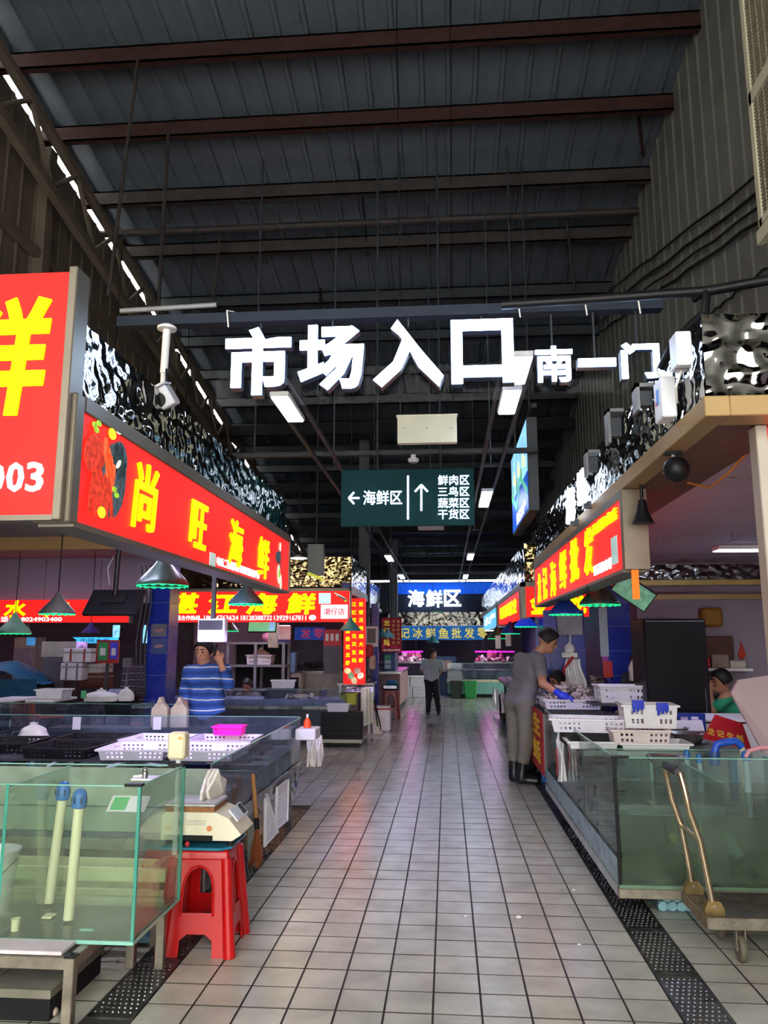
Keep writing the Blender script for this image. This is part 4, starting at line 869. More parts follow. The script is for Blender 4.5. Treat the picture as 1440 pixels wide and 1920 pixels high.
# hoses
for k, (pts, lb) in enumerate(((((90,1436),(140,1420),(180,1424),(235,1416),(300,1422)),'upper pale hose lying over the left tub'),(((200,1440),(250,1430),(300,1436),(350,1426)),'lower pale hose lying over the left tub'),(((60,1430),(95,1412),(130,1400),(150,1405)),'short pale hose beside the blue strainer'))):
    q = [at(x, y, .70) for x, y in pts]; pp = []
    for i in range(len(q)-1):
        for t in range(5): pp.append(q[i].lerp(q[i+1], t/5)+Vector((0,.03*math.sin(t*1.25),.01*math.sin((i*5+t)*.9))))
    solo(MB().tube(pp+[q[-1]], .011, 8), 'air_hose', M('b8b4e0', .4), lb, 'hose', 'hoses over the left tub', smooth=True)
p = at(62, 1428, .68); solo(MB().lathe([(.05,0),(.05,.05),(.03,.085),(0,.09)], (p.x, p.y, .65), 12), 'blue_strainer', m_bluep, 'blue strainer dome in the left tub', 'strainer', smooth=True)
def knotbag(name, label, p, w, h, mat, cat='bag', d=None, group=None):
    """soft bag: gathered top, folded body"""
    d = d or w*.6; t = thing(name, label, cat, p, 0, group); p = Vector(p); sd = random.random()*9
    def fn(u, v):
        a = 2*math.pi*u; prof = [(.0,.86),(.12,1.0),(.45,.98),(.68,.8),(.82,.45),(.9,.2),(.95,.16),(1,.3)]
        for (z0, r0), (z1, r1) in zip(prof, prof[1:]):
            if z0 <= v <= z1: r = r0+(r1-r0)*(v-z0)/(z1-z0); break
        n = noise.noise(Vector((math.cos(a)*1.8+sd, math.sin(a)*1.8, v*3)))*.22
        r *= 1+n; sq = 1/max(abs(math.cos(a)), abs(math.sin(a)))**.6
        return p+Vector((w/2*r*sq*math.cos(a), d/2*r*sq*math.sin(a), h*v+.03*h*n))
    MB().grid(fn, 20, 14).build('body', mat, t, smooth=3.0)
    MB().cyl(p+Vector((0,0,h*.9)), p+Vector((.01,0,h*.95)), w*.09, n=8).build('tie', mat, t); MB().box(p+Vector((-w*.4,-d*.35,.0)), p+Vector((w*.4,d*.35,.01))).build('base', mat, t); return t
p = PY(62, 1380, 6.75); knotbag('tied_bag', 'knotted white plastic bag standing behind the black trays', (p.x, 6.75, .737), .25, .17, m_bagw)
solo(MB().box((p.x-.2, 6.6, .715), (p.x+.2, 6.9, .735)), 'small_shelf', m_greyd, 'small shelf under the knotted bag', 'shelf')
# paper bags behind the rear glass
for px, lb in ((300,'left cream paper bag behind the rear counter glass'),(336,'right cream paper bag behind the rear counter glass')):
    p = PY(px, 1362, 7.66); t = thing('paper_bag', lb, 'bag', (p.x, 7.66, .78), group='cream bags behind the counter', local=True)
    b = MB(); b.prism([(-.085,0),(.085,0),(.082,.18),(.03,.24),(.012,.29),(-.012,.29),(-.03,.24),(-.082,.18)], (0,-.04,0), X_, Z_, Y_, .08); b.build('body', M('c4b89c', .7, 0, .1, 12, .3), t, bevel=.012, seg=2, smooth=True)
    MB().box((-.02,-.045,.22),(.02,.045,.245)).build('fold', M('b0a488', .7), t)
solo(MB().box((-3.9, 7.52, .74), (-2.1, 7.80, .78)), 'rear_shelf', m_greyd, 'narrow shelf behind the rear counter glass', 'shelf')
for px, lb in ((144,'left white price card on the rear glass'),(295,'right white price card on the rear glass')):
    p = PY(px, 1356, 7.488); mb = MB(); mb.box((p.x-.04, 7.483, p.z-.06), (p.x+.04, 7.487, p.z+.06)); solo(mb, 'price_card', m_whitep, lb, 'card', 'price cards on the rear glass')
# items hanging on the aisle side of the counter
def hangbag(label, px, py0, py1, Xp, w, mat, th=.05, red=False, group=None):
    a = PX(px, py0, Xp); b = PX(px, py1, Xp); h = a.z-b.z; t = thing('carrier_bag_bundle', label, 'bag', (Xp, a.y, b.z), group=group); sd = px*.1
    for k in range(3):
        x0 = Xp+.004+k*th/3.2; sk = (-.12, .1, .02)[k]*w
        poly = [(-.09*w,h),(.07*w,h),(.16*w,h*.8),(.40*w+sk,h*.62),(.5*w+sk,h*.03),(.1*w,0),(-.42*w+sk,h*.05),(-.46*w+sk,h*.55),(-.2*w,h*.78)]
        n = len(poly); m_ = MB(); vs = [Vector((x0+.012*math.sin(i*2.1+k), a.y+p, b.z+z)) for i, (p, z) in enumerate(poly)]; c_ = Vector((x0+.02, a.y+sk*.5, b.z+h*.4))
        vs2 = [v+Vector((th/4, 0, 0)) for v in vs]; c2_ = c_+Vector((th/4+.01, 0, 0)); m_.add(vs+[c_]+vs2+[c2_], [((i+1)%n, i, n) for i in range(n)]+[(n+1+i, n+1+(i+1)%n, 2*n+1) for i in range(n)]+[(i, (i+1)%n, n+1+(i+1)%n, n+1+i) for i in range(n)]); m_.build('folded_bag', mat, t)
    MB().tube([(Xp+.01, a.y, a.z-.02), (Xp+.012, a.y, a.z+.03), (Xp-.02, a.y, a.z+.035)], .004, 6).build('hook', m_steel, t)
    if red:
        for k, (dz, s) in enumerate(((.55,.05),(.36,.06),(.22,.045))): mb = MB(); ellipse(mb, Vector((Xp+th+.004 if Xp < 0 else Xp-.006, a.y+.01*k, b.z+h*dz)), (0,1,0) if Xp < 0 else (0,-1,0), Z_, s*.6, s, .004); mb.build('red_print', M('c02438', .6), t)
    return t
hangbag('cream carrier bags hanging on the counter glass above the scale', 392, 1442, 1512, cx1+.012, .34, m_bag, .06)
p = PX(478, 1450, cx1+.05); br = thing('net_brush', 'long wooden handled rake brush leaning on the left counter', 'brush', (p.x, p.y, .3))
a, b = PX(474, 1452, cx1+.04), PX(482, 1555, cx1+.10); e = PX(480, 1620, cx1+.13)
MB().cyl(a, a.lerp(b, .8), .016, n=10).build('handle', M('9a6a34', .5, 0, .15, 12), br, smooth=True); MB().cyl(a.lerp(b, .8), b, .018, n=10).build('ferrule', m_black, br)
q = b; mb = MB()
for k in range(26): an = k*2.4; r = .03*math.sqrt(k/26); mb.cyl(b+Vector((r*.3*math.cos(an), r*.3*math.sin(an), 0)), e+Vector((r*1.6*math.cos(an), r*1.6*math.sin(an), .02*math.sin(k))), .004, n=4)
mb.build('bristles', M('8a4a20', .8), br, kind='stuff'); MB().tube([a.lerp(b,.62)+Vector((.02,0,0)), a.lerp(b,.64)+Vector((.035,-.01,-.02)), a.lerp(b,.7)+Vector((.02,0,0))], .003, 6).build('hanging_loop', m_black, br)
# white crates hung on the counter
def hungcrate(label, quad_px, Xp):
    pts = [PX(x, y, Xp+dx) for x, y, dx in quad_px]; t = thing('hung_crate', label, 'crate', pts[3]+Vector((0,0,-.02)), group='white crates hung under the left counter')
    f = lambda u, v: pts[0].lerp(pts[1], u).lerp(pts[3].lerp(pts[2], u), v)
    n, m2 = 16, 20; mb = MB()
    for i in range(n):
        for j in range(m2):
            if i % 2 and j % 2 and 3 < j < 17 and 2 < i < 14: continue
            mb.add([f(i/n, j/m2), f((i+1)/n, j/m2), f((i+1)/n, (j+1)/m2), f(i/n, (j+1)/m2)], [(0,1,2,3)])
    mb.thicken(Vector((-.006,0,0))).build('grid_face', m_whitep, t)
    MB().tube([pts[0], pts[1], pts[2], pts[3], pts[0]], .012, 6).build('rim', m_whitep, t, smooth=True)
hungcrate('nearer white crate hanging below the left counter', ((497,1500,.03),(500,1490,.05),(520,1560,.06),(496,1586,.06)), cx1)
hungcrate('farther white crate hanging below the left counter', ((519,1478,.03),(540,1462,.03),(538,1538,.05),(516,1556,.05)), cx1)
solo(MB().tube([PX(548,1458,cx1+.03), PX(545,1475,cx1+.05), PX(553,1490,cx1+.06), PX(558,1470,cx1+.05), PX(552,1456,cx1+.03)], .006, 6), 'water_tube', m_grey, 'thin grey tube looping under the counter corner', 'tube', smooth=True)
vv = thing('drain_tap', 'small tap with blue end below the counter corner', 'tap', PX(557,1470,cx1+.02)); a = PX(558,1440,cx1+.02); b = PX(556,1466,cx1+.02); MB().cyl(a, b, .012, n=8).build('spout', m_grey, vv); MB().cyl(b, b-Vector((0,0,.04)), .016, n=8).build('blue_end', m_bluep, vv)
p = PX(562, 1365, cx1+.02); bx = thing('tool_box', 'white hanging box with an orange bottle at the counter corner', 'box', (p.x, 7.4, .70))
MB().box((cx1+.015, 7.12, PX(560,1382,cx1).z), (cx1+.20, 7.40, PX(560,1362,cx1).z)).build('box', m_whitep, bx, bevel=.008); zq = PX(560,1362,cx1).z
bt = thing('spray_bottle', 'orange bottle standing in the white hanging box', 'bottle', (cx1+.1, 7.3, zq)); MB().lathe([(.035,0),(.036,.05),(.02,.075),(.012,.09),(.0,.095)], (cx1+.10, 7.26, zq+.001), 12).build('body', M('e0481c', .4), bt, smooth=True); MB().cyl((cx1+.1,7.26,zq+.09),(cx1+.1,7.26,zq+.12),.012,n=8).build('cap', m_whitep, bt)
hangbag('nearer cream bags hanging at the counter corner', 577, 1380, 1438, cx1+.03, .12, m_bag, .07, group='cream bags at the left counter corner'); hangbag('farther cream bags hanging at the counter corner', 590, 1378, 1438, cx1+.05, .14, m_bag, .07, group='cream bags at the left counter corner')
# ---- pendant lamps: bell shade, green serrated rim glow
m_shade = M('2e4640', .35, .2, .1, 6); m_shade_b = M('1c3a8c', .35, .2, .1, 6); m_shade_g = M('4a4c48', .4, .2); E_GRN = M('18d878', .4, 0, .0, 4, emit=1.1, key='egrn'); E_LAMP = M('e8e4ff', .5, emit=6, var=0, key='elamp'); m_teal = M('3f7880', .45)
def pendant(px, py, Y, R, label, mat=None, top=None, lit=(.55,.47,1), power=0, glow=True, hfac=.62, group='bell lamps'):
    """px,py is the rim centre"""
    c = PY(px, py, Y); t = thing('pendant_lamp', label, 'lamp', c, group=group); h = R*2*hfac
    prof = [(R,0),(R*1.01,.012),(R*.93,h*.16),(R*.66,h*.40),(R*.36,h*.66),(R*.2,h*.86),(R*.12,h*1.0),(R*.1,h*1.03),(0,h*1.04)]
    MB().lathe(prof[:-1], c, 26).build('shade', mat or m_shade, t, smooth=True)
    if glow:
        mb = MB(); n = 36; vs = []; fs = []
        for i in range(n): an = 2*math.pi*i/n; z = -.012 if i % 2 else -.002; vs += [c+Vector((R*.99*math.cos(an), R*.99*math.sin(an), .004)), c+Vector((R*.99*math.cos(an), R*.99*math.sin(an), z))]
        fs = [(2*i, 2*i+1, (2*i+3)%(2*n), (2*i+2)%(2*n)) for i in range(n)]; mb.add(vs, fs); mb.build('rim_fringe', E_GRN, t)
        MB().lathe([(R*.97,.006),(R*.9,h*.12),(R*.6,h*.38),(R*.2,h*.6)], c, 26).build('inner_lining', M('20b070', .5, emit=.45, key='lining'), t, smooth=True)
    MB().sphere(c+Vector((0,0,h*.3)), R*.2, 10, 8).build('bulb', E_LAMP, t, smooth=True)
    zt2 = top if top else zr(Y)-.2
    MB().cyl(c+Vector((0,0,h)), (c.x, c.y, zt2), .006, n=6).build('cord', m_black, t)
    if power: spot('pendant_light', c+Vector((0,0,h*.16)), c+Vector((0,0,-2)), power*3.2, lit, 2.3, .06)
    return t
pendant(305, 1098, 5.2, .175, 'large dark green bell lamp under the long left sign', power=130, top=2.58)
pendant(107, 1151, 6.3, .145, 'grey bell lamp hanging at far left', m_shade_g, power=60, top=2.58)
pendant(461, 1133, 6.6, .15, 'dark bell lamp below the right end of the long left sign', power=120, top=2.58)
p = PY(368, 1064, 5.9); dl = thing('down_light', 'round white spotlight under the left soffit', 'lamp', (p.x, 5.9, p.z)); MB().lathe([(.05,0),(.05,.03),(.03,.06)], p, 16).build('can', m_whitep, dl, smooth=True); MB().lathe([(.042,-.002),(.0,-.002)], p, 16).build('lamp_face', M('eef4ff', .5, emit=10, var=0, key='dface'), dl); MB().cyl(p+Vector((0,0,.06)), (p.x, p.y, 2.58), .008, n=6).build('stem', m_white, dl)
spot('down_light_beam', p-Vector((0,0,.02)), p+Vector((.1,.9,-1.2)), 45, (.45,.35,1), 1.6)
# tv and its pole, hanging scale display
p = PY(215, 1130, 6.6); tv = thing('hanging_screen', 'dark screen seen from behind on a black ceiling pole', 'screen', (p.x, 6.6, p.z-.1))
R = Matrix.Rotation(-.75, 3, 'X'); MB().obox(p, (.24,.02,.15), R).build('panel', m_blackp, tv, bevel=.006); MB().obox(p+R@Vector((0,-.03,.02)), (.1,.012,.06), R).build('back_cover', m_dark, tv); MB().cyl(p+Vector((0,0,.06)), (p.x+.015, 6.6, 2.58), .022, n=8).build('pole', m_black, tv)
MB().tube([p+Vector((-.03,-.06,.15)), p+Vector((-.05,-.07,.3)), p+Vector((-.02,-.03,.4))], .006, 6).build('cable', m_grey, tv)
p = PY(398, 1182, 6.9); hs = thing('scale_screen', 'white hanging scale display with dark window above the striped man', 'display', (p.x, 6.9, p.z-.1))
w, h = .125, .105; MB().box((p.x-w, 6.86, p.z-h), (p.x+w, 6.97, p.z+h)).build('case', m_whitep, hs, bevel=.02, seg=2, smooth=True); MB().box((p.x-w*.9, 6.855, p.z+h*.05), (p.x+w*.85, 6.862, p.z+h*.85)).build('window', M('3a3c44', .2), hs, bevel=.002); MB().box((p.x-.02, 6.9, p.z+h), (p.x+.015, 6.94, 2.58)).build('pole', m_greyd, hs)
MB().lathe([(.006,-.002),(.006,.002)], (p.x+w*.9, 6.858, p.z-h*.3), 8, (0,1,0)).build('button', m_grey, hs)

# cream slat rack between tank and counter
sr = thing('slat_rack', 'low rack of cream slats seen through the left tank', 'rack', (-1.9, 4.36, 0))
for py in (1638, 1678):
    z = PY(200, py, 4.32).z; MB().box((-2.55, 4.30, z-.032), (-1.52, 4.33, z+.032)).build('slat', M('c8c49a', .6), sr)
    MB().box((-2.55, 4.48, z-.032), (-1.52, 4.51, z+.032)).build('slat', M('c8c49a', .6), sr)
for x in (-2.5, -1.58): MB().box((x-.02, 4.33, 0), (x+.02, 4.48, .42)).build('post', m_steel_old, sr)
MB().box((-2.5, 4.335, .02), (-1.6, 4.475, .05)).build('lower_shelf', M('4a6a78', .5), sr)
# ================================================================== right side
rx = .99; ry0 = 4.93; rz0, rz1 = .20, .92; RXE = 2.95
g_rt = GLASS((.90,.95,.93), .06, 'rtank', (.4,.52,.48), gl=.5)
rt = thing('fish_tank', 'large glass tank with murky green water at the lower right', 'tank', (1.9, 5.4, rz0))
pane(rt, (rx, ry0, rz0), (RXE, ry0+.012, rz1), g_rt, name='front_pane')
for y0, y1 in ((ry0+.012, 5.5), (5.506, 6.11)): pane(rt, (rx, y0, rz0), (rx+.012, y1, rz1), g_rt, name='side_pane')
MB().box((rx-.004, ry0-.004, rz0), (rx+.014, ry0+.014, rz1)).build('corner_seam', m_black, rt); MB().box((rx-.01, ry0-.006, rz1-.003), (rx+.09, ry0+.03, rz1+.008)).build('corner_clip', m_black, rt)
pane(rt, (rx+.012, 6.1, rz0), (RXE, 6.11, rz1-.1), g_rt, name='back_pane')
for x in (1.62, 2.3): pane(rt, (x-.005, ry0+.012, rz0), (x+.005, 6.1, rz1-.14), g_rt, name='divider')
MB().box((rx, ry0, rz0-.02), (RXE, 6.11, rz0)).build('bottom_pane', M('5f7a62', .5), rt)
zw = PY(1300, 1531, ry0).z
MB().box((rx+.013, ry0+.013, rz0+.001), (RXE-.001, 6.098, zw)).build('water', g_wgreen, rt)
MB().box((rx+.013, 5.6, rz0+.001), (RXE-.001, 5.62, zw-.06)).build('algae_screen', M('23331c', .7, 0, .5, 5), rt)
MB().box((rx+.013, ry0+.013, rz0+.001), (RXE-.001, 5.6, rz0+.02)).build('sediment', M('6a6a24', .8, 0, .5, 8, .3), rt)
MB().box((rx-.006, ry0-.006, rz0-.075), (RXE, ry0+.05, rz0-.02)).build('base_beam', m_steel_old, rt, bevel=.004); MB().box((rx-.006, ry0+.05, rz0-.075), (rx+.04, 6.11, rz0-.02)).build('base_beam', M('9aa09c', .6, .2, .2, 14), rt)
MB().box((rx-.004, ry0+.01, rz0-.0), (rx-.0005, 6.11, rz0+.14)).build('skirt_strip', M('7d9499', .5, 0, .3, 10), rt)
for x, y in ((1.7, 5.5), (1.25, 5.95), (2.6, 5.3), (2.6, 5.95)): MB().box((x-.03, y-.03, 0), (x+.03, y+.03, rz0-.075)).build('leg', m_steel_old, rt)
# loose things in the tank
q = PY(1262, 1571, 5.45); solo(MB().sphere((q.x, 5.45, q.z), .03, 14, 10), 'float_ball', M('b8b040', .5), 'yellow float ball in the murky tank', 'ball', smooth=True)
a, b = PY(1340, 1545, 5.4), PY(1385, 1605, 5.4); solo(MB().cyl(a, b, .035, n=12), 'blue_pipe_piece', M('1a6c9c', .4), 'blue pipe piece lying in the murky tank', 'pipe', smooth=True)
for k, (px, py, z0, lb) in enumerate(((1288,1418,.8,'first blue capped pipe from the white foam trays'),(1311,1425,.8,'second blue capped pipe from the white foam trays'),(1398,1420,.8,'blue capped pipe near the pink hose'),(1310,1545,.4,'blue pipe cap deep in the tank behind the trolley handle'))):
    p = PY(px, py, 5.75 if k < 3 else 5.35); t = thing('capped_pipe', lb, 'pipe', (p.x, p.y, rz0+.002), group='blue capped pipes in the right tank'); r = .03 if k == 2 else .022
    MB().cyl((p.x, p.y, rz0+.022), (p.x, p.y, p.z-.01), r*.8, n=12).build('pipe', M('8fa4a8', .5), t, smooth=True); MB().lathe([(r,-.02),(r*1.05,.015),(r*.7,.04),(0,.045)], p, 12).build('cap', m_bluep, t, smooth=True)
p = PY(1352, 1396, 5.9); el = thing('pipe_elbow', 'blue pipe elbow above the tank near the red board', 'pipe', (p.x, 5.9, p.z-.1)); q = PY(1380, 1392, 5.9)
MB().tube([p+Vector((-.05,0,-.06)), p+Vector((-.03,0,-.0)), p+Vector((.02,0,.015)), q+Vector((0,0,.01)), q+Vector((.04,0,-.03))], .026, 10).build('elbow', M('1f55c0', .4), el, smooth=True); MB().cyl(p+Vector((-.06,0,-.14)), p+Vector((-.05,0,-.05)), .04, n=12).build('sleeve', M('2a4a80', .4), el, smooth=True); MB().cyl(q+Vector((.04,0,-.03)), (q.x+.04, 5.9, .6), .018, n=8).build('riser', m_pvc, el)
solo(MB().tube([PY(1398,1420,5.3), PY(1405,1408,5.3), PY(1425,1402,5.3), PY(1450,1402,5.3)], .014, 8), 'pink_hose', M('c88a96', .5), 'pink hose at the right picture edge above the tank', 'hose', smooth=True)
p = PY(1272, 1462, 5.2)
# trolley
tr_ = thing('platform_trolley', 'rusty platform trolley with bent steel handle', 'trolley', (1.8, 4.55, 0)); pz = .225
fx = PZ(1328, 1733, pz-.03); bx2 = PZ(1275, 1670, pz)
px0, py0_, py1_ = fx.x+.0, fx.y, min(ry0-.05, bx2.y)
m_plat = M('5a564c', .45, .5, .4, 9, .2); m_brass = M('a08a5c', .3, .85, .25, 14); m_chrome = M('b8a888', .22, .95, .15, 14)
MB().box((px0, py0_, pz-.02), (px0+.95, py1_, pz)).build('deck', m_plat, tr_, bevel=.012)
MB().box((px0-.004, py0_-.006, pz-.055), (px0+.95, py0_+.0, pz+.004)).build('front_edge', m_steel_old, tr_, bevel=.003); MB().box((px0-.008, py0_-.004, pz-.055), (px0-.0, py1_, pz+.004)).build('end_edge', M('7c6f56', .5, .5, .3, 10), tr_, bevel=.003)
for i in range(14): mb = MB(); ellipse(mb, Vector((px0+.08+i*.06, py0_-.0065, pz-.025)), X_, Z_, .022, .006, -.002, .6, 8); mb.build('tread_mark', m_steel, tr_)
hy0, hy1 = py0_+.06, py1_-.04; hx = px0+.05
top0 = PY(1277, 1446, hy0); top1 = PY(1246, 1430, hy1)
def leg(y, top, lb):
    b0 = Vector((hx, y, pz+.03)); k1 = Vector((hx-.005+(top.x-hx)*.35, y, pz+.36)); return [b0, b0.lerp(k1,.5), k1, Vector((top.x+(hx-top.x)*.25, y, pz+.5)), Vector((top.x+.01, y, top.z-.08))], k1
L0, k0 = leg(hy0, top0, ''); L1, k1 = leg(hy1, top1, '')
L0.append(Vector((top0.x, y0 if False else hy0+.02, top0.z-.015))); L1.append(Vector((top0.x, hy1-.02, top0.z-.015)))
MB().tube(L0, .017, 10).build('handle_tube', m_chrome, tr_, smooth=True); MB().tube(L1, .017, 10).build('handle_tube', m_chrome, tr_, smooth=True)
MB().cyl(L0[-1], L1[-1], .0125, n=10).build('handle_bar', m_chrome, tr_, smooth=True); MB().cyl(L0[-1].lerp(L1[-1],.08), L0[-1].lerp(L1[-1],.95), .023, n=12).build('grip', m_greyd, tr_, smooth=True); MB().cyl(k0, k1, .014, n=8).build('cross_tube', m_chrome, tr_, smooth=True)
for y in (hy0, hy1):
    for s in (-1, 1): MB().prism([(-.05,0),(.05,0),(.05,.03),(.03,.065),(-.03,.065),(-.05,.03)], (hx, y+s*.017-.002, pz), X_, Z_, Y_, .004).build('hinge_plate', m_brass, tr_)
    MB().cyl((hx, y-.025, pz+.04), (hx, y+.025, pz+.04), .007, n=8).build('hinge_pin', m_steel, tr_)
for x, y in ((px0+.17, py0_+.06), (px0+.17, py1_-.06), (px0+.8, py0_+.06), (px0+.8, py1_-.06)):
    w = MB().lathe([(.02,-.016),(.06,-.016),(.066,-.008),(.066,.008),(.06,.016),(.02,.016)], (x, y, .067), 20, (1,0,0), closed=True).build('wheel', M('5c5848', .6), tr_, smooth=True)
    MB().cyl((x-.02, y, .067), (x+.02, y, .067), .02, n=10).build('hub', m_steel, w); mb = MB(); mb.box((x-.024, y-.02, .06), (x-.019, y+.02, pz-.05)); mb.box((x+.019, y-.02, .06), (x+.024, y+.02, pz-.05)); mb.box((x-.024, y-.03, pz-.055), (x+.024, y+.03, pz-.02)); mb.build('fork', m_steel_old, w)
# pebble faced block under the tank
pb = thing('pebble_block', 'block faced with pale turquoise pebble tile under the tank', 'block', (1.34, 5.2, 0)); q0, q1 = PZ(1233, 1708), PZ(1300, 1712)
bx0, bx1 = q0.x, q1.x+.1; MB().box((bx0, 5.12, 0), (bx1, 5.34, .118)).build('mortar', M('3f5a60', .7), pb)
for i in range(7):
    for j in range(2):
        poly = [(.031*(1+.25*noise.noise(Vector((i*3.1+k, j*2.7, k*1.3))))*math.cos(k*math.pi/3.5+.3)  , .028*(1+.25*noise.noise(Vector((i*1.7, j*4.1+k, 5)))) * math.sin(k*math.pi/3.5+.3)) for k in range(7)]
        xx = bx0+.03+i*.055+(.027 if j % 2 else 0)
        if xx < bx1-.015: MB().prism(poly, (xx, 5.12, .032+j*.052), X_, Z_, -Y_, .006).build('pebble', M('86b4bc', .5, 0, .15, 20, rand=.2), pb)
# plastic bags on the glass
hangbag('white plastic carrier bag with red print on the tank glass', 1044, 1372, 1462, rx-.062, .2, m_bagw, .05, True, 'bags on the right tank glass'); 
p = PX(1062, 1415, rx+.03); hangbag('second plastic carrier bag just inside the tank glass', 1066, 1374, 1452, rx+.02, .2, m_bagw, .05, True, 'bags on the right tank glass')
# deck and trays
dk = thing('oyster_table', 'steel work table behind the right tank carrying the oyster trays', 'table', (1.9, 7.7, 0))
MB().box((rx+.02, 6.13, .76), (2.24, 8.1, .80)).build('table_top', m_steel, dk); MB().box((rx+.02, 8.1, .76), (2.0, 9.6, .80)).build('table_top', m_steel, dk)
for y0, y1 in ((6.13, 6.86), (6.866, 7.6), (7.606, 8.35)): pane(dk, (rx, y0, rz0), (rx+.012, y1, rz1), g_rt, name='side_pane')
MB().box((rx-.006, 6.12, rz0-.075), (rx+.04, 8.35, rz0-.02)).build('base_beam', M('9aa09c', .6, .2, .2, 14), dk); MB().box((rx-.004, 6.12, rz0-.0), (rx-.0005, 8.3, rz0+.14)).build('skirt_strip', M('7d9499', .5, 0, .3, 10), dk); MB().box((rx+.03, 6.2, rz0-.02), (2.2, 8.3, rz0)).build('lower_shelf', M('566460', .5), dk); MB().box((1.5, 6.3, 0), (2.1, 8.2, rz0-.02)).build('plinth', m_dark, dk); MB().box((1.5, 6.15, rz0), (1.52, 8.3, .74)).build('inner_wall', M('6f8a84', .5, 0, .3, 6), dk); MB().box((rx+.014, 6.15, rz0+.001), (1.498, 8.3, .60)).build('water', g_water, dk)
MB().box((rx-.005, 8.36, .30), (rx+.015, 9.6, .86)).build('side_board', M('7f8488', .5, .2), dk)
for x, y in ((1.1, 8.5), (1.1, 9.5), (2.15, 6.3), (1.9, 9.5)): MB().box((x-.025, y-.025, 0), (x+.025, y+.025, .76)).build('leg', m_bluep, dk)
MB().box((1.5, 6.2, .82-.06+.04), (1.52, 9.5, .802)).build('seam', m_grey, dk)
rb = thing('counter_banner', 'red banner with yellow characters on the right counter side', 'banner', (rx-.01, 8.9, .3)); MB().box((rx-.016, 8.38, .24), (rx-.007, 9.5, .88)).build('cloth', M('a81820', .6), rb)
letters(rb, '生', (rx-.02, 8.94, .72), .7, .22, RU, RV, M('d8b020', .6), .04, .004, 'character'); letters(rb, '蚝', (rx-.02, 8.94, .44), .7, .24, RU, RV, M('d8b020', .6), .04, .004, 'character')
def R_tray(label, px, py, z, w, d, h, rz=0, mat=None, cat='tray', name='white_tray', holes=True):
    p = PZ(px, py, z); return tray(name, label, (p.x, p.y, z), w, d, h, mat or m_tray, rz, holes, 'white trays and crates on the right table', cat), p
T1, c1 = R_tray('front white slotted tray tilting over the counter corner', 1112, 1370, .90, .66, .34, .10, -.12)
T2, c2 = R_tray('white tray heaped with oysters beside the man in grey', 1068, 1327, .88, .62, .50, .10, .02)
T3, c3 = R_tray('farther violet lit tray left of the oyster heap', 1024, 1318, .84, .5, .45, .09, .0)
T4, c4 = R_tray('tray of oysters behind the big white crate', 1125, 1312, .86, .6, .5, .10, .05)
solo(MB().box((c2.x-.28, c2.y-.2, .802), (c2.x+.28, c2.y+.22, .878)), 'tray_riser', m_greyd, 'dark riser under the heaped oyster tray', 'riser')
solo(MB().box((c1.x-.25, c1.y-.13, .802), (c1.x+.28, c1.y+.13, .898)), 'black_crate', m_blackp, 'black crate propping up the front slotted tray', 'crate', bevel=.006)
C1, d1 = R_tray('tall white crate standing on top of the oyster trays', 1161, 1316, .99, .46, .32, .17, .03, m_whitep, 'crate', 'white_crate')
C2, d2 = R_tray('white crate with two blue gloves over its rim', 1214, 1362, .95, .40, .34, .17, -.08, m_whitep, 'crate', 'white_crate')
C3, d3 = R_tray('upturned translucent crate under the gloved crate', 1196, 1392, .842, .42, .34, .105, -.05, M('cfc4c0', .5, 0, .06, 8), 'crate', 'white_crate')
F1, e1 = R_tray('white foam tray at the front edge of the table', 1222, 1403, .803, .5, .30, .05, -.03, m_foam, 'tray', 'foam_tray', False)
F2, e2 = R_tray('white foam tray against the tank side glass', 1108, 1400, .803, .36, .3, .05, -.03, m_foam, 'tray', 'foam_tray', False)
solo(MB().box((d1.x-.3, d1.y-.2, .962), (d1.x+.3, d1.y+.25, .985)), 'crate_board', m_greyd, 'dark board under the tall white crate', 'board')
for px, py, lb in ((1196,1320,'left blue glove hanging on the crate rim'),(1242,1325,'right blue glove hanging on the crate rim')):
    p = PY(px, py, d2.y-.2); gl = thing('rubber_glove', lb, 'glove', (p.x, p.y, p.z-.04), group='blue gloves on the crate'); mb = MB(); mb.box((p.x-.045, p.y-.012, p.z-.035), (p.x+.045, p.y+.012, p.z+.03)); mb.build('palm', m_glove, gl, bevel=.01, seg=2, smooth=True)
    for k in range(3): MB().cyl((p.x-.03+.03*k, p.y-.004, p.z-.03), (p.x-.034+.03*k, p.y-.006, p.z-.065+.01*k), .011, .008, n=8).build('finger', m_glove, gl, smooth=True)
# oysters
def oyster_me(sd):
    b = bmesh.new(); bmesh.ops.create_icosphere(b, subdivisions=1, radius=1)
    for v in b.verts: n = noise.noise(v.co*1.7+Vector((sd,0,0))); v.co = Vector((v.co.x*.055*(1+.4*n), v.co.y*.036*(1+.5*n), v.co.z*.016*(1+n)+.012*n))
    me = bpy.data.meshes.new('oyster'); b.to_mesh(me); b.free(); me.materials.append(M('a89e94', .4, 0, .5, 28, .3, rand=.35, key='oyster')); return me
OM = [oyster_me(i*3.3) for i in range(5)]
def oysters(c, rxx, ryy, z, hgt, n, label, group, box=True):
    for i in range(n):
        a = random.random()*6.28; r = math.sqrt(random.random())
        u, v = (random.uniform(-1,1), random.uniform(-1,1)) if box else (r*math.cos(a), r*math.sin(a))
        hh = hgt*max(0, 1-(u*u+v*v)*.6)*random.uniform(.25, 1)
        o = bpy.data.objects.new('oyster', random.choice(OM)); COL.objects.link(o); o.location = (c.x+u*rxx, c.y+v*ryy, z+.02+hh)
        o.rotation_euler = (random.uniform(-.6,.6), random.uniform(-.6,.6), random.random()*6.28); o.scale = (random.uniform(.75,1.25),)*3; tag(o, label, 'oyster', group)
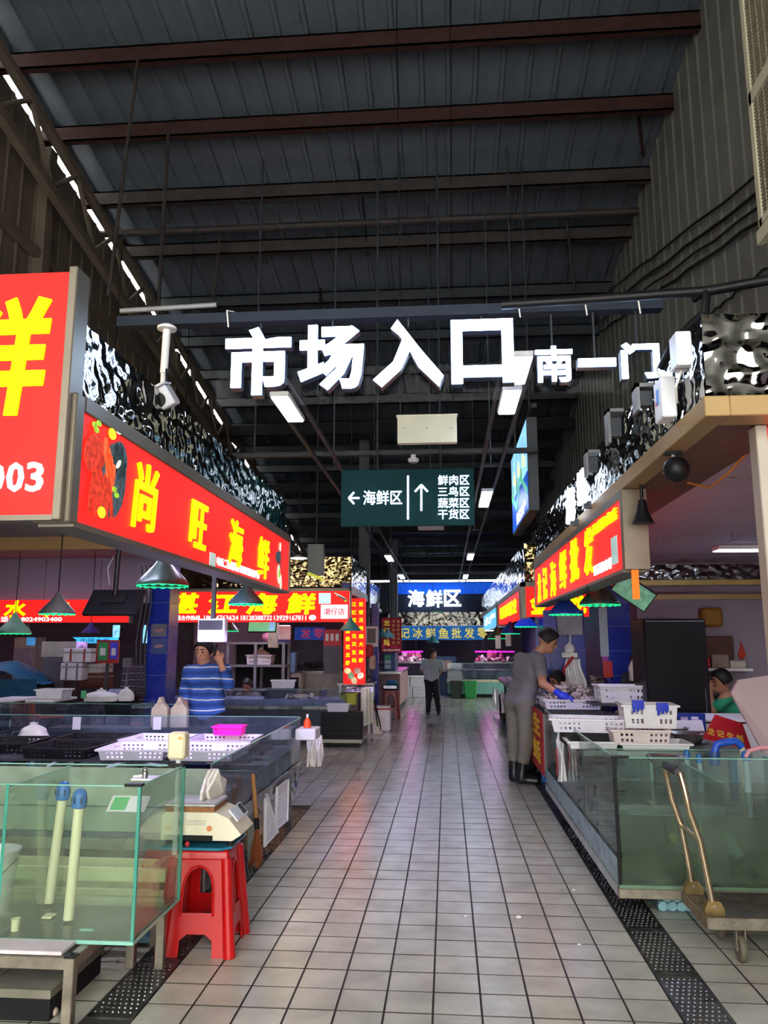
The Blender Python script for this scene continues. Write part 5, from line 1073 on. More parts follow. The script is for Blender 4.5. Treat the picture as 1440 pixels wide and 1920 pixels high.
oysters(c2, .27, .20, .90, .25, 140, 'grey oyster in the heap under the blue gloved hand', 'oysters in the heaped tray')
oysters(c4, .30, .24, .90, .26, 70, 'grey oyster in the tray behind the tall white crate', 'oysters behind the crate')
oysters(c1, .20, .12, .905, .02, 12, 'grey oyster in the front slotted tray', 'oysters in the slotted tray')
oysters(c3, .26, .2, .87, .08, 35, 'violet lit oyster in the far tray beside the man in grey', 'oysters in the far tray')
# basins, blue crate, boards
for px, py, r, h, z, lb in ((1262,1377,.13,.06,.803,'rear steel basin beside the white crates'),(1288,1392,.155,.075,.803,'front steel basin beside the white crates'),(1248,1423,.12,.05,.80,'steel basin under water behind the trolley grip')):
    p = PZ(px, py, z) if z > .801 else PY(px, py+4, 5.25); zz_ = z if z > .801 else p.z-.02
    solo(MB().lathe([(r*.7,0),(r*.95,h*.75),(r,h),(r*1.06,h+.002),(r*.97,h-.004),(r*.68,.004),(0,.004)], (p.x, p.y, zz_), 24), 'steel_basin', m_steel, lb, 'basin', 'steel basins', smooth=True)
p = PZ(1290, 1385, .803); bc = thing('blue_crate', 'dark blue crate frame lying behind the steel basins', 'crate', (p.x, p.y+.35, .80)); bx_, by_ = p.x, p.y+.42
for k in range(6): MB().box((bx_-.22+k*.09, by_, .82), (bx_-.20+k*.09, by_+.02, .95)).build('slat', M('16308c', .4), bc)
for lo, hi in (((-.24,0,.945),(.27,.03,.975)),((-.24,0,.803),(.27,.03,.83)),((.25,-.02,.803),(.28,.03,.975)),((-.26,-.0,.803),(-.23,.03,.975))): MB().box((bx_+lo[0], by_+lo[1], lo[2]), (bx_+hi[0], by_+hi[1], hi[2])).build('frame_bar', M('16308c', .4), bc, bevel=.004)
solo(MB().obox((bx_+.05, by_-.04, .87), (.2,.006,.05), Matrix.Rotation(-.5, 3, 'X')), 'foam_sheet', m_foam, 'white foam sheet leaning on the blue crate', 'foam sheet')
# red sign board leaning + grey pink foam board
pts = [(1342,1340),(1392,1356),(1410,1407),(1318,1385)]
yb_ = 6.15; rbd = thing('red_board', 'dark red leaning board with yellow characters behind the right tank', 'board', PY(1365, 1407, yb_))
vs = [PY(x, y, yb_+(.12 if y < 1370 else 0)) for x, y in pts]; mb = MB(); mb.add(vs+[v+Vector((0,.02,0)) for v in vs], [(0,1,2,3),(7,6,5,4),(0,4,5,1),(1,5,6,2),(2,6,7,3),(3,7,4,0)]); mb.build('board', M('9c1424', .5), rbd)
U = (vs[2]-vs[3]).normalized(); N = (vs[1]-vs[0]).cross(vs[3]-vs[0]).normalized(); N = N if N.y < 0 else -N; V = N.cross(U)
for k, ch in enumerate('龙记生蚝'): letters(rbd, ch, vs[3].lerp(vs[2], .16+.2*k)+V*.07+N*.006, .055, .06, V if False else U, V, M('b89a3c', .6), .03, .002, 'character')
vs = [PY(x, y, Y) for x, y, Y in ((1385,1275,6.0),(1470,1262,6.0),(1470,1425,5.75),(1432,1412,5.75),(1372,1300,5.98))]; fb = thing('foam_board', 'large pinkish foam board leaning at the right picture edge', 'board', PY(1440, 1415, 5.7)); mb = MB(); k = len(vs); mb.add(vs+[v+Vector((0,.035,0)) for v in vs], [tuple(range(k)), tuple(range(2*k-1,k-1,-1))]+[(i,k+i,k+(i+1)%k,(i+1)%k) for i in range(k)]); mb.build('board', M('a9969a', .8, 0, .06, 5), fb)
# white freezer chest, black cabinet, back room
fz = thing('chest_freezer', 'white chest freezer in front of the man in green', 'freezer', (2.9, 7.5, 0)); p = PY(1320, 1338, 7.95); z1 = p.z
MB().box((2.25, 7.35, .05), (3.6, 8.0, z1-.02)).build('body', m_whitep, fz, bevel=.01); MB().box((2.24, 7.34, z1-.02), (3.61, 8.01, z1)).build('lid', m_white, fz, bevel=.004); MB().box((2.25, 7.345, z1-.035), (3.6, 7.35, z1-.02)).build('gasket', m_black, fz); MB().box((2.4,7.5,0),(3.4,7.9,.05)).build('base', m_black, fz)
yf = 8.15; a, b = PY(1205, 1160, yf), PY(1322, 1160, yf); cb = thing('black_cabinet', 'tall black cabinet behind the white crates', 'cabinet', ((a.x+b.x)/2, yf, 0))
MB().box((a.x, yf, .0), (b.x, yf+.55, a.z)).build('body', m_black, cb, bevel=.008); MB().box((a.x+.01, yf-.02, .06), (b.x-.01, yf-.001, a.z-.01)).build('door', M('0c0c10', .5, spec=.2), cb, bevel=.006); MB().box((b.x-.06, yf-.035, .9), (b.x-.045, yf-.02, 1.15)).build('handle', m_greyd, cb); MB().box((a.x+.02, yf-.024, a.z-.03), (b.x-.02, yf-.02, a.z-.022)).build('top_trim', m_grey, cb)
wbk = struct('wall_stall_right'); yw = 9.85
MB().box((2.35, yw, 0), (4.3, yw+.1, 2.5)).build('plaster', m_lilac, wbk); MB().box((2.35, yw-.5, 2.10), (4.3, yw-.44, 2.16)).build('beam', m_tan, wbk)
z0, z1 = PY(1290,1086,9.3).z, PY(1290,1048,9.3).z
rs_ = thing('mirror_strip', 'wavy mirror steel strip across the back of the right stall', 'panel', (2.8, 9.3, z0)); ripple(rs_, (1.95, 9.3, z0), X_, 2.3, z1-z0, -Y_, seed=21); MB().box((1.95, 9.33, z0), (4.25, 9.36, z1)).build('backing', m_dark, rs_)
MB().box((1.95, 9.26, z0-.07), (4.25, 9.36, z0-.01)).build('trim_bar', M('b09a5c', .4, .4), rs_); MB().box((1.95, 9.28, z1), (4.25, 9.38, 2.505)).build('top_board', M('8c8890', .4), rs_)
p = PZ(1385, 1026, 2.5); sl_ = thing('strip_light', 'bright flat strip light on the right stall ceiling', 'ceiling light', (p.x, p.y, 2.49)); MB().box((p.x-.22, p.y-.1, 2.47), (p.x+.35, p.y+.1, 2.508)).build('housing', m_whitep, sl_); MB().box((p.x-.21, p.y-.09, 2.464), (p.x+.34, p.y+.09, 2.47)).build('diffuser', E_TUBE, sl_)
sh = thing('wall_shelf', 'white wall shelf loaded with boxes in the right stall', 'shelf', PY(1360, 1258, 9.6)); p = PY(1360, 1258, 9.6); MB().box((p.x-.35, 9.55, p.z), (p.x+.3, 9.84, p.z+.03)).build('board', m_white, sh)
for k, (dx, w, h, col, lb, nm) in enumerate(((-.25,.16,.12,'b02028','red bag on the stall wall shelf','bag'),(-.05,.2,.16,'8a7468','brown carton on the stall wall shelf','carton'),(.15,.18,.09,'b8b0a4','pale carton on the stall wall shelf','carton'))): solo(MB().box((p.x+dx-w/2, 9.58, p.z+.031), (p.x+dx+w/2, 9.8, p.z+.031+h)), 'stored_'+nm, M(col, .7), lb, nm, bevel=.012)
q = PY(1335, 1215, 9.7); solo(MB().box((q.x-.22, 9.6, q.z-.12), (q.x+.22, 9.83, q.z+.14)), 'wall_box', M('4a2a20', .6), 'brown wall box above the stall shelf', 'box', bevel=.01); q = PY(1335, 1165, 9.7); solo(MB().box((q.x-.12, 9.65, q.z-.07), (q.x+.12, 9.83, q.z+.16)), 'yellow_sack', M('8c6420', .7), 'ochre sack above the brown wall box', 'sack', bevel=.03)
q = PY(1390, 1220, 9.84); mb = MB(); mb.prism([(0,.12),(.03,.02),(.05,-.04),(.02,-.10),(-.03,-.10),(-.05,-.04),(-.02,.02)], (q.x, 9.845, q.z), X_, Z_, -Y_, .02); solo(mb, 'red_pouch', M('b83020', .6), 'red pouch hanging on the pinkish stall wall', 'pouch', bevel=.006)
# green tilted screen and its arm
p = PY(1188, 1110, 6.0); ms = thing('menu_screen', 'tilted green screen hanging at the right sign end', 'screen', (p.x, 6.0, p.z-.1)); R = Matrix.Rotation(.62, 3, 'Y') @ Matrix.Rotation(.3, 3, 'X')
MB().obox(p, (.15,.015,.085), R).build('panel', m_blackp, ms, bevel=.004); MB().obox(p+R@Vector((0,-.016,0)), (.14,.001,.075), R).build('screen', M('5a8c74', .3, 0, .3, 20, emit=.25), ms)
MB().cyl(p+Vector((.02,.02,.04)), PY(1205, 880, 5.6), .02, n=8).build('arm', m_black, ms)
p = PX(1180, 1085, XR+.02); solo(MB().box((p.x+.01, p.y-.02, p.z-.12), (p.x+.05, p.y-.01, p.z+.10)), 'orange_strip', M('e0641c', .5, emit=.4), 'orange paper strip hanging from the sign end frame', 'paper strip')
# right pendants
pendant(1125, 1134, 6.7, .17, 'grey green bell lamp below the phone number end', m_shade, power=110, top=2.505); pendant(1060, 1152, 7.9, .165, 'dark bell lamp nearest above the man in grey', m_shade_b, power=110, top=2.505)
pendant(986, 1175, 11.5, .165, 'bright blue bell lamp beyond the man in grey', M('1c40d8', .35, emit=.25, key='bshade'), power=60, top=2.4); pendant(957, 1188, 13.4, .165, 'second blue bell lamp beyond the man in grey', m_shade_b, power=50, top=2.4); pendant(932, 1197, 15, .18, 'third bell lamp beyond the man in grey', m_shade, power=50, top=2.4)
# blue tiled columns
m_btile = M('1f2f9c', .22, 0, .25, 40, .15, rand=.1); m_bgrout = M('6a74a8', .6)
def column(label, x0, x1, yc, d, z1, tw=.24, th=.30):
    t = thing('tiled_column', label, 'column', ((x0+x1)/2, yc+d/2, 0)); MB().box((x0, yc, 0), (x1, yc+d, z1)).build('core', m_bgrout, t)
    n = max(1, round((x1-x0)/tw)); w = (x1-x0)/n; k = 0
    while k*th < z1-.05:
        for i in range(n): MB().box((x0+i*w+.003, yc-.008, k*th+.003), (x0+(i+1)*w-.003, yc, min(z1, (k+1)*th)-.003)).build('glazed_tile', m_btile, t)
        for j in range(max(1, round(d/tw))):
            s = d/max(1, round(d/tw))
            MB().box((x1, yc+j*s+.003, k*th+.003), (x1+.008, yc+(j+1)*s-.003, min(z1, (k+1)*th)-.003)).build('glazed_tile', m_btile, t) if x1 < 0 else MB().box((x0-.008, yc+j*s+.003, k*th+.003), (x0, yc+(j+1)*s-.003, min(z1, (k+1)*th)-.003)).build('glazed_tile', m_btile, t)
        k += 1
    return t
a, b = PY(1142, 1200, 9.9), PY(1186, 1200, 9.9); column('blue tiled column beside the black cabinet', a.x, b.x, 9.95, .4, 2.5)
a, b = PY(1022, 1200, 10.3), PY(1098, 1200, 10.3); column('wide blue tiled column behind the man in grey', a.x, b.x, 10.35, .5, 2.02)
p = PY(1068, 1172, 10.28); gb_ = thing('meter_box', 'grey meter box on the wide blue column', 'box', (p.x, 10.3, p.z-.12)); MB().box((p.x-.16, 10.24, p.z-.13), (p.x+.16, 10.335, p.z+.13)).build('case', M('8c8a98', .5), gb_, bevel=.006); MB().cyl((p.x, 10.28, p.z-.13), (p.x, 10.28, p.z-.36), .012, n=8).build('cord', m_white, gb_)
p = PY(1068, 1228, 10.28); solo(MB().box((p.x-.1, 10.26, p.z-.035), (p.x+.1, 10.335, p.z+.03)), 'soap_shelf', m_white, 'small white shelf on the wide blue column', 'shelf', bevel=.006); knotbag('tied_bag', 'white knotted bag above the small white shelf', (p.x, 10.28, p.z+.032), .13, .13, m_bagw, d=.08)
p = PY(1078, 1262, 10.2); ap = thing('hung_apron', 'white aprons with red trim hung on the blue column', 'apron', (p.x, 10.25, p.z-.25))
def fnap(u, v): return Vector((p.x+(u-.5)*(.30-.12*v)+.02*math.sin(v*6), 10.28-.03*math.sin(u*19)-.02, p.z-.24+.42*v))
MB().grid(fnap, 20, 8).thicken((0,.012,0)).build('cloth', m_bagw, ap, smooth=3.0); MB().tube([fnap(.05,.1)+Vector((-.02,-.01,0)), fnap(.1,.7)+Vector((-.03,-.01,0)), fnap(.5,1)+Vector((0,-.01,.02))], .018, 8).build('red_trim', M('b01c28', .6), ap, smooth=True)
p = PY(1132, 1185, 9.93); solo(MB().box((p.x-.05, 9.93, p.z-.3), (p.x+.05, 9.94, p.z+.3)), 'price_strip', M('98a8b8', .5), 'long pale price strip beside the blue column', 'paper strip'); p = PY(1140, 1255, 9.93); solo(MB().box((p.x-.06, 9.9, p.z-.1), (p.x+.05, 9.92, p.z+.1)), 'red_notice', M('b02028', .5), 'small red notice at the foot of the blue column', 'notice')
p = PY(1195, 1255, 9.4); knotbag('tied_bag', 'white plastic bag hanging left of the black cabinet', (p.x, 9.4, p.z-.13), .2, .3, m_bagw, d=.1)
# far part of the right counter row
R2 = thing('oyster_stand', 'farther right counter with oyster trays beyond the man in grey', 'counter', (1.5, 14, 0))
MB().box((1.08, 11.5, .80), (2.5, 17.2, .86)).build('table_top', m_steel, R2); MB().box((1.5, 11.55, .25), (1.54, 17.2, .80)).build('apron_panel', M('5a6468', .5), R2)
for y in (11.7, 14.2, 17): MB().box((1.2, y, 0), (1.26, y+.06, .80)).build('leg', m_greyd, R2)
for k, (y, lb) in enumerate(((12.4,'nearest heaped white tray on the farther right counter'),(13.6,'middle heaped white tray on the farther right counter'),(15.0,'farthest heaped white tray on the farther right counter'))):
    tray('white_tray', lb, (1.42, y, .862), .6, .7, .1, m_tray, 0, True, 'trays on the farther right counter'); oysters(Vector((1.42, y, 0)), .25, .3, .88, .12, 14, 'oyster heaped on the farther right counter', 'oysters on the farther right counter')
for k in range(5): hangbag(('nearest','second','third','fourth','farthest')[k]+' white bag bundle hanging on the farther right counter', (958,948,939,930,923)[k], 1305-4*k, 1348-6*k, 1.03, .3, m_bagw, .05, k == 0, 'bags on the farther right counter')
for k, (px, py) in enumerate(((925,1352),(915,1345))): p = PZ(px, py); solo(MB().taper((1.28, p.y, 0), .3, .3, .36, .36, .5), 'dark_bin', m_blackp, ('nearer','farther')[k]+' dark bin under the farther right counter', 'bin', bevel=.02)
# right stall 2 signs
ysg = 10.45; a, b = PY(985, 1100, ysg), PY(1105, 1156, ysg)
sg = thing('lightbox_sign', 'red front lightbox with big yellow characters behind the right pendant lamps', 'sign', ((a.x+b.x)/2, ysg, b.z)); MB().box((a.x, ysg, b.z), (b.x, ysg+.1, a.z)).build('sign_face', E_RED, sg); MB().box((a.x-.06, ysg-.01, b.z-.02), (a.x, ysg+.12, a.z+.06)).build('side_frame', m_frame, sg); MB().box((a.x-.06, ysg-.01, a.z), (b.x, ysg+.12, a.z+.06)).build('top_frame', m_frame, sg)
for ch, x0, x1 in (('金',993,1028),('龙',1064,1100)): p, q = PY(x0, 1112, ysg), PY(x1, 1152, ysg); letters(sg, ch, ((p.x+q.x)/2, ysg-.006, (p.z+q.z)/2), q.x-p.x, p.z-q.z, FU, FV, E_YEL, .045, .01, 'character')
canR2 = thing('stall_canopy', 'second right stall roof edge with mirror steel band', 'stall canopy', (1.2, 15, 2.4)); z0 = a.z+.06
ripple(canR2, (XR+.0, ysg, z0+.02), X_, 1.5, .5, -Y_, seed=31, res=.02, mat=m_ripple_gold); ripple(canR2, (XR, ysg, z0+.02), Y_, 13, .5, -X_, seed=33, res=.035, sc=9, mat=m_ripple_far); MB().box((XR-.02, ysg+.13, z0-.06), (XR+.12, 24, z0+.02)).build('fascia', m_frame, canR2); MB().box((XR+.05, ysg+.02, z0), (XR+.08, 23.4, z0+.5)).build('band_backing', m_dark, canR2)
MB().box((XR+.14, ysg+.14, z0-.04), (4.2, 24, z0)).build('soffit', M('4a4450', .7), canR2)
for (y0_, y1_, mt, txt, lb, tm) in ((11.1, 15.6, E_RED, '鲜活海鲜批发', 'red side lightbox on the second right stall', E_YEL), (16.0, 22.0, M('58a8d0', .4, emit=.7, key='eblue'), '水产', 'pale blue side lightbox farthest on the right', E_WHT)):
    sg = thing('lightbox_sign', lb, 'sign', (XR, (y0_+y1_)/2, 1.95)); MB().box((XR-.02, y0_, 1.95), (XR+.1, y1_, z0-.07)).build('sign_face', mt, sg); MB().box((XR-.03, y0_-.06, 1.93), (XR+.1, y0_, z0-.05)).build('end_frame', m_frame, sg)
    letters(sg, txt, (XR-.026, (y0_+y1_)/2, 2.14), (y1_-y0_)*.8, .22, RU, RV, tm, .03, .008, 'characters')

for k, (px, py) in enumerate(((934,1204),(953,1199))): p = PY(px, py, 14.5); solo(MB().box((p.x-.05, 14.5, p.z-.12), (p.x+.05, 14.52, p.z+.12)), 'price_tag', m_whitep, ('left','right')[k]+' white price tag hanging beyond the man in grey', 'tag', bevel=.004)
# ================================================================== left, middle distance (cross aisle and second stall)
YS = 12.9
# glass tanks across the cross passage
rt2 = thing('display_tank', 'row of low glass tanks behind the left counter', 'tank', (-4.6, 9.0, 0)); ty, tyb = 8.7, 9.4
MB().box((-7.5, ty, .45), (-2.75, tyb, .52)).build('base_frame', m_steel, rt2); MB().box((-7.5, ty+.02, .0), (-2.75, tyb, .45)).build('plinth', M('2a3448', .6), rt2); MB().box((-7.5, ty+.02, .52), (-2.76, tyb-.02, .66)).build('dark_water', M('1c2a2a', .15, 0, .5, 5), rt2)
for i in range(6): pane(rt2, (-7.5+i*.79+.004, ty, .52), (-7.5+(i+1)*.79-.004, ty+.01, .92), g_blue, name='front_pane'); pane(rt2, (-7.5+i*.79-.004, ty+.01, .52), (-7.5+i*.79+.004, tyb, .90), g_blue, name='divider')
pane(rt2, (-2.76, ty, .52), (-2.75, tyb, .92), g_blue, name='end_pane')
for px, w, h, lb in ((22,.34,.03,'flat white lid on the rear tanks at the left edge'),(96,.34,.03,'flat white lid on the rear tanks under the foam tub')):
    p = PY(px, 1318, 9.0); solo(MB().box((p.x-w/2, 8.72, .925), (p.x+w/2, 9.3, .925+h)), 'foam_cover', m_foam, lb, 'lid', bevel=.006)
p = PY(101, 1310, 9.0); tray('foam_tub', 'white rectangular tub on the rear tank lid', (p.x, 9.0, .957), .32, .26, .10, m_foam, 0, False, None, 'tub')
p = PY(190, 1310, 9.0); knotbag('tied_bag', 'white bag lying on the rear tanks', (p.x, 9.0, .925), .42, .13, m_bagw); p = PY(233, 1305, 9.0); knotbag('tied_bag', 'smaller knotted white bag right of the lying one', (p.x, 9.05, .925), .18, .16, m_bagw)
p = PY(157, 1302, 8.69); solo(MB().box((p.x-.03, 8.685, p.z-.04), (p.x+.03, 8.695, p.z+.04)), 'green_card', M('4fb07c', .5), 'small green payment card on the rear tank glass', 'card')
# orange chair
def plastic_chair(label, loc, rz, col):
    t = thing('plastic_chair', label, 'chair', loc, rz, local=True); m = M(col, .4, 0, .06, 8)
    MB().box((-.21,-.21,.41),(.21,.2,.44)).build('seat', m, t, bevel=.015, seg=2, smooth=True)
    for sx in (-1,1):
        for sy in (-1,1): MB().cyl((sx*.19, sy*.18, .42), (sx*.22, sy*.22, 0), .022, .018, n=8).build('leg', m, t, smooth=True)
        MB().tube([(sx*.22,-.2,.42),(sx*.235,-.2,.62),(sx*.235,.05,.64),(sx*.21,.21,.64)], .022, 8).build('armrest', m, t, smooth=True)
    mb = MB(); n, k = 17, 11
    def f(u, v): return Vector(((u-.5)*(.42+.06*v-.10*max(0, v-.85)*6*abs(u-.5)*2), .20+.10*v+.03*(1-(2*u-1)**2), .44+.46*v))
    for i in range(n):
        for j in range(k):
            if i % 3 == 1 and j in (4, 5, 7, 8) and 2 < i < 15: continue
            mb.add([f(i/n,j/k), f((i+1)/n,j/k), f((i+1)/n,(j+1)/k), f(i/n,(j+1)/k)], [(0,1,2,3)])
    mb.thicken((0,.014,0)).build('backrest', m, t); return t
p = PY(62, 1300, 10.0); plastic_chair('orange plastic chair with slotted back at the far left', (p.x, 10.2, 0), 2.75, 'd05018')
# covered heap, cartons, foam boxes
p = PY(15, 1300, 10.6); hp = thing('covered_heap', 'heap under a blue tarpaulin at the left edge', 'heap', (p.x, 10.9, 0))
MB().box((p.x-.7, 10.6, 0), (p.x+.38, 11.3, 1.0)).build('crates', M('4a4844', .8), hp, bevel=.05)
def ftarp(u, v): return Vector((p.x-.72+1.14*u, 10.57+.78*v, 1.02+.32*math.sin(math.pi*min(1,u*1.1))*math.sin(math.pi*(.2+.6*v))+.03*noise.noise(Vector((u*6,v*6,0)))))
MB().grid(ftarp, 22, 12).build('tarpaulin', M('12506c', .5, 0, .15, 8), hp, smooth=3.0); MB().box((p.x-.73,10.565,.86),(p.x+.42,10.58,1.1)).build('tarpaulin_skirt', M('12506c', .5, 0, .15, 8), hp)
for k, (x0, x1, y0, y1, Y, col, lb, nm) in enumerate(((80,118,1234,1300,11.2,'4a4650','tall grey carton behind the orange chair','carton'),(78,140,1203,1233,11.3,'8c867e','folded grey sacks on the tall carton','sack'),(114,152,1243,1276,10.9,'b4b0b8','lower white foam box with tape in the left stack','foam_box'),(119,168,1216,1242,10.9,'bcb8bc','upper white foam box with red tape in the left stack','foam_box'),(148,190,1245,1262,11.1,'a09c98','flat pale carton right of the foam boxes','carton'),(148,190,1262,1290,11.1,'5a2c20','brown drawer box right of the foam boxes','box'))):
    a, b = PY(x0, y0, Y), PY(x1, y1, Y); t = thing(nm, lb, nm.replace('_',' '), ((a.x+b.x)/2, Y+.2, b.z)); MB().box((a.x, Y, b.z), (b.x, Y+.4, a.z)).build('body', M(col, .8, 0, .1, 6), t, bevel=.01)
    if 'tape' in lb:
        for q in (.3, .8): MB().box((a.x+(b.x-a.x)*q-.02, Y-.003, b.z+.01), (a.x+(b.x-a.x)*q+.01, Y, a.z-.004)).build('tape', M('8c2c28' if 'red' in lb else '6a6870', .5), t)
    if 'foam' in lb: MB().box((a.x-.008, Y-.008, a.z-.06), (b.x+.008, Y+.408, a.z-.045)).build('lid_line', m_grey, t)
bn = thing('steel_bench', 'dark steel bench carrying boxes at the left', 'bench', (-5.3, 11.2, 0)); MB().box((-5.62, 10.85, .62), (-4.9, 11.6, .66)).build('bench_top', m_greyd, bn)
for x in (-5.55, -5.0): 
    for y in (10.9, 11.5): MB().box((x-.03, y-.03, 0), (x+.03, y+.03, .62)).build('leg', m_greyd, bn)
p = PY(201, 1222, 10.6); qb = thing('payment_board', 'red framed payment board with green and blue panels', 'board', (p.x, 10.6, p.z-.16)); MB().box((p.x-.16, 10.6, p.z-.16), (p.x+.16, 10.64, p.z+.16)).build('frame', M('8c1c1c', .5), qb, bevel=.004); MB().box((p.x-.13, 10.594, p.z-.12), (p.x+.01, 10.6, p.z+.13)).build('green_panel', M('2c7c48', .5), qb); MB().box((p.x+.04, 10.594, p.z-.10), (p.x+.15, 10.6, p.z+.13)).build('blue_panel', M('3438b0', .5), qb)
for dx, w in ((-.06,.075),(.095,.06)): MB().box((p.x+dx-w/2, 10.59, p.z-.05), (p.x+dx+w/2, 10.594, p.z+.05)).build('blank_label', M('b8b4b4', .6), qb)
MB().box((p.x-.02,10.62,.66),(p.x+.02,10.64,p.z-.16)).build('stand', m_greyd, qb)
p = PY(228, 1240, 10.4); sc2 = thing('striped_cloth', 'striped cloth heap beside the payment board', 'cloth', (p.x, 10.6, .66))
def fcl(u, v): a = 2*math.pi*u; r = (.26-.10*v)*(1+.2*noise.noise(Vector((math.cos(a)*2, math.sin(a)*2, v*3)))); return Vector((p.x+r*math.cos(a), 10.9+r*.8*math.sin(a), .66+.62*v))
MB().grid(fcl, 24, 12).build('folds', STRIPES(('2a2438','4a3440'), '8a8490', 'cloth', .09), sc2, smooth=3.0); MB().box((p.x-.1,10.8,1.26),(p.x+.1,11.0,1.29)).build('top_fold', M('3a3040', .8), sc2)
p = PY(228, 1282, 9.75); s3 = thing('platform_scale', 'dark counter scale with a small display on a post', 'scale', (p.x, 9.8, .9)); 
MB().box((p.x-.14, 9.62, .0), (p.x+.16, 9.95, .93)).build('cabinet', m_dark, s3); MB().box((p.x-.13, 9.6, .93), (p.x+.13, 9.95, .99)).build('body', m_blackp, s3, bevel=.008); MB().obox((p.x, 9.62, 1.0), (.11,.05,.004), Matrix.Rotation(.5,3,'X')).build('keypad', M('8088a0', .4), s3); MB().cyl((p.x, 9.9, .99), (p.x, 9.9, 1.28), .008, n=6).build('post', m_grey, s3); MB().box((p.x-.06, 9.88, 1.28), (p.x+.06, 9.92, 1.40)).build('display', M('5a5660', .5), s3, bevel=.004)
a, b = PY(276, 1200, 9.6), PY(314, 1200, 9.6); cl = column('blue tiled column with fish posters at the left', a.x, b.x, 9.6, .35, 2.58)
for (y0, y1, col, lb) in ((1170,1194,'6a6878','upper faded poster on the left blue column'),(1197,1226,'3a4a86','lower blue fish poster on the left blue column')):
    u, v = PY(284, y0, 9.59), PY(312, y1, 9.59); t = thing('wall_poster', lb, 'poster', ((u.x+v.x)/2, 9.588, v.z)); MB().box((u.x, 9.586, v.z), (v.x, 9.591, u.z)).build('sheet', M(col, .5, 0, .3, 14), t); mb = MB(); ellipse(mb, Vector(((u.x+v.x)/2, 9.585, (u.z+v.z)/2)), FU, FV, .06, .02, .002, .15); mb.build('fish_print', M('a87878', .6), t)
for k in range(3): 
    p = PY(262+8*k, 1150, 9.5); solo(MB().tube([(p.x, 9.5, 2.57), (p.x+.03, 9.5, 2.1), (p.x-.02, 9.48, 1.6), (p.x+.01, 9.5, .95)], .012, 6), 'hanging_cable', m_greyd, ('left','middle','right')[k]+' cable hanging beside the left blue column', 'cable', 'cables by the left column', smooth=True)
# bulkhead and 水产 sign
bh = struct('wall_bulkhead'); z0, z1 = PY(150,1125,YS).z, 3.1
for i in range(5): MB().box((-9.95+i*1.0, YS+.06, z0-.05), (-9.95+i*1.0+.99, YS+.16, z1)).build('wall_panel', m_lilac, bh)
a, b = PY(-120, 1126, YS), PY(244, 1167, YS); sg = thing('lightbox_sign', 'red front lightbox with 水 and phone number at far left', 'sign', ((a.x+b.x)/2, YS, b.z)); MB().box((a.x, YS-.06, b.z), (b.x, YS+.05, a.z)).build('sign_face', E_RED, sg); MB().box((b.x, YS-.07, b.z-.01), (b.x+.03, YS+.06, a.z+.01)).build('end_frame', m_frame, sg)
for ch, x0, x1, y0, y1 in (('水',9,48,1126,1158),('产',86,128,1126,1158)): u, v = PY(x0, y0, YS-.06), PY(x1, y1, YS-.06); letters(sg, ch, ((u.x+v.x)/2, YS-.066, (u.z+v.z)/2), v.x-u.x, u.z-v.z, FU, FV, E_YEL, .03, .01, 'character', .1)
u, v = PY(-12, 1157, YS-.06), PY(116, 1167, YS-.06); letters(sg, '电话：18024903400', ((u.x+v.x)/2, YS-.066, (u.z+v.z)/2+.01), v.x-u.x, u.z-v.z, FU, FV, E_WHT, .015, .006, 'phone_number'); seafood(sg, PY(172, 1145, YS-.06), FU, FV, .42, 'dish')
p = PY(190, 1200, 15.5); bs = thing('blue_banner', 'light blue lit banner deep behind the left stalls', 'banner', (p.x, 15.5, p.z-.1)); a, b = PY(138, 1195, 15.5), PY(222, 1206, 15.5); MB().prism([(0,0),(b.x-a.x,0),(b.x-a.x,a.z-b.z),(0,a.z-b.z),(.1,(a.z-b.z)/2)], (a.x, 15.5, b.z), X_, Z_, -Y_, .04).build('panel', M('3aa8e0', .4, emit=.8, key='ebl2'), bs); letters(bs, '中国水产', ((a.x+b.x)/2, 15.45, (a.z+b.z)/2), .6, .08, FU, FV, M('1c4c90', .5), .01, .004)
for k, (px, py0, py1) in enumerate(((217,1172,1195),(274,1172,1206))): a = PY(px-5, py0, 15.4); b = PY(px+5, py1, 15.4); solo(MB().box((a.x, 15.4, b.z), (b.x, 15.45, a.z)), 'lit_poster', M('78b8d8', .4, 0, .4, 12, emit=.8), ('left','right')[k]+' narrow lit poster deep behind the left stalls', 'poster')
p = PY(45, 1220, 14.5); wk = thing('white_cabinet', 'pale cupboard with a small blue notice deep at the left', 'cabinet', (p.x, 14.5, 0)); a, b = PY(28, 1195, 14.5), PY(62, 1260, 14.5); MB().box((a.x, 14.5, 0), (b.x, 14.9, a.z)).build('body', M('a8a498', .6), wk); MB().box((a.x+.02, 14.48, .2), ((a.x+b.x)/2-.01, 14.5, a.z-.2)).build('door', M('8c88a0', .6), wk); MB().box(((a.x+b.x)/2+.01, 14.48, .2), (b.x-.02, 14.5, a.z-.2)).build('door', M('8c88a0', .6), wk); MB().box((b.x-.16, 14.47, a.z-.15), (b.x-.0, 14.5, a.z)).build('notice', M('4898d8', .5, emit=.3), wk)
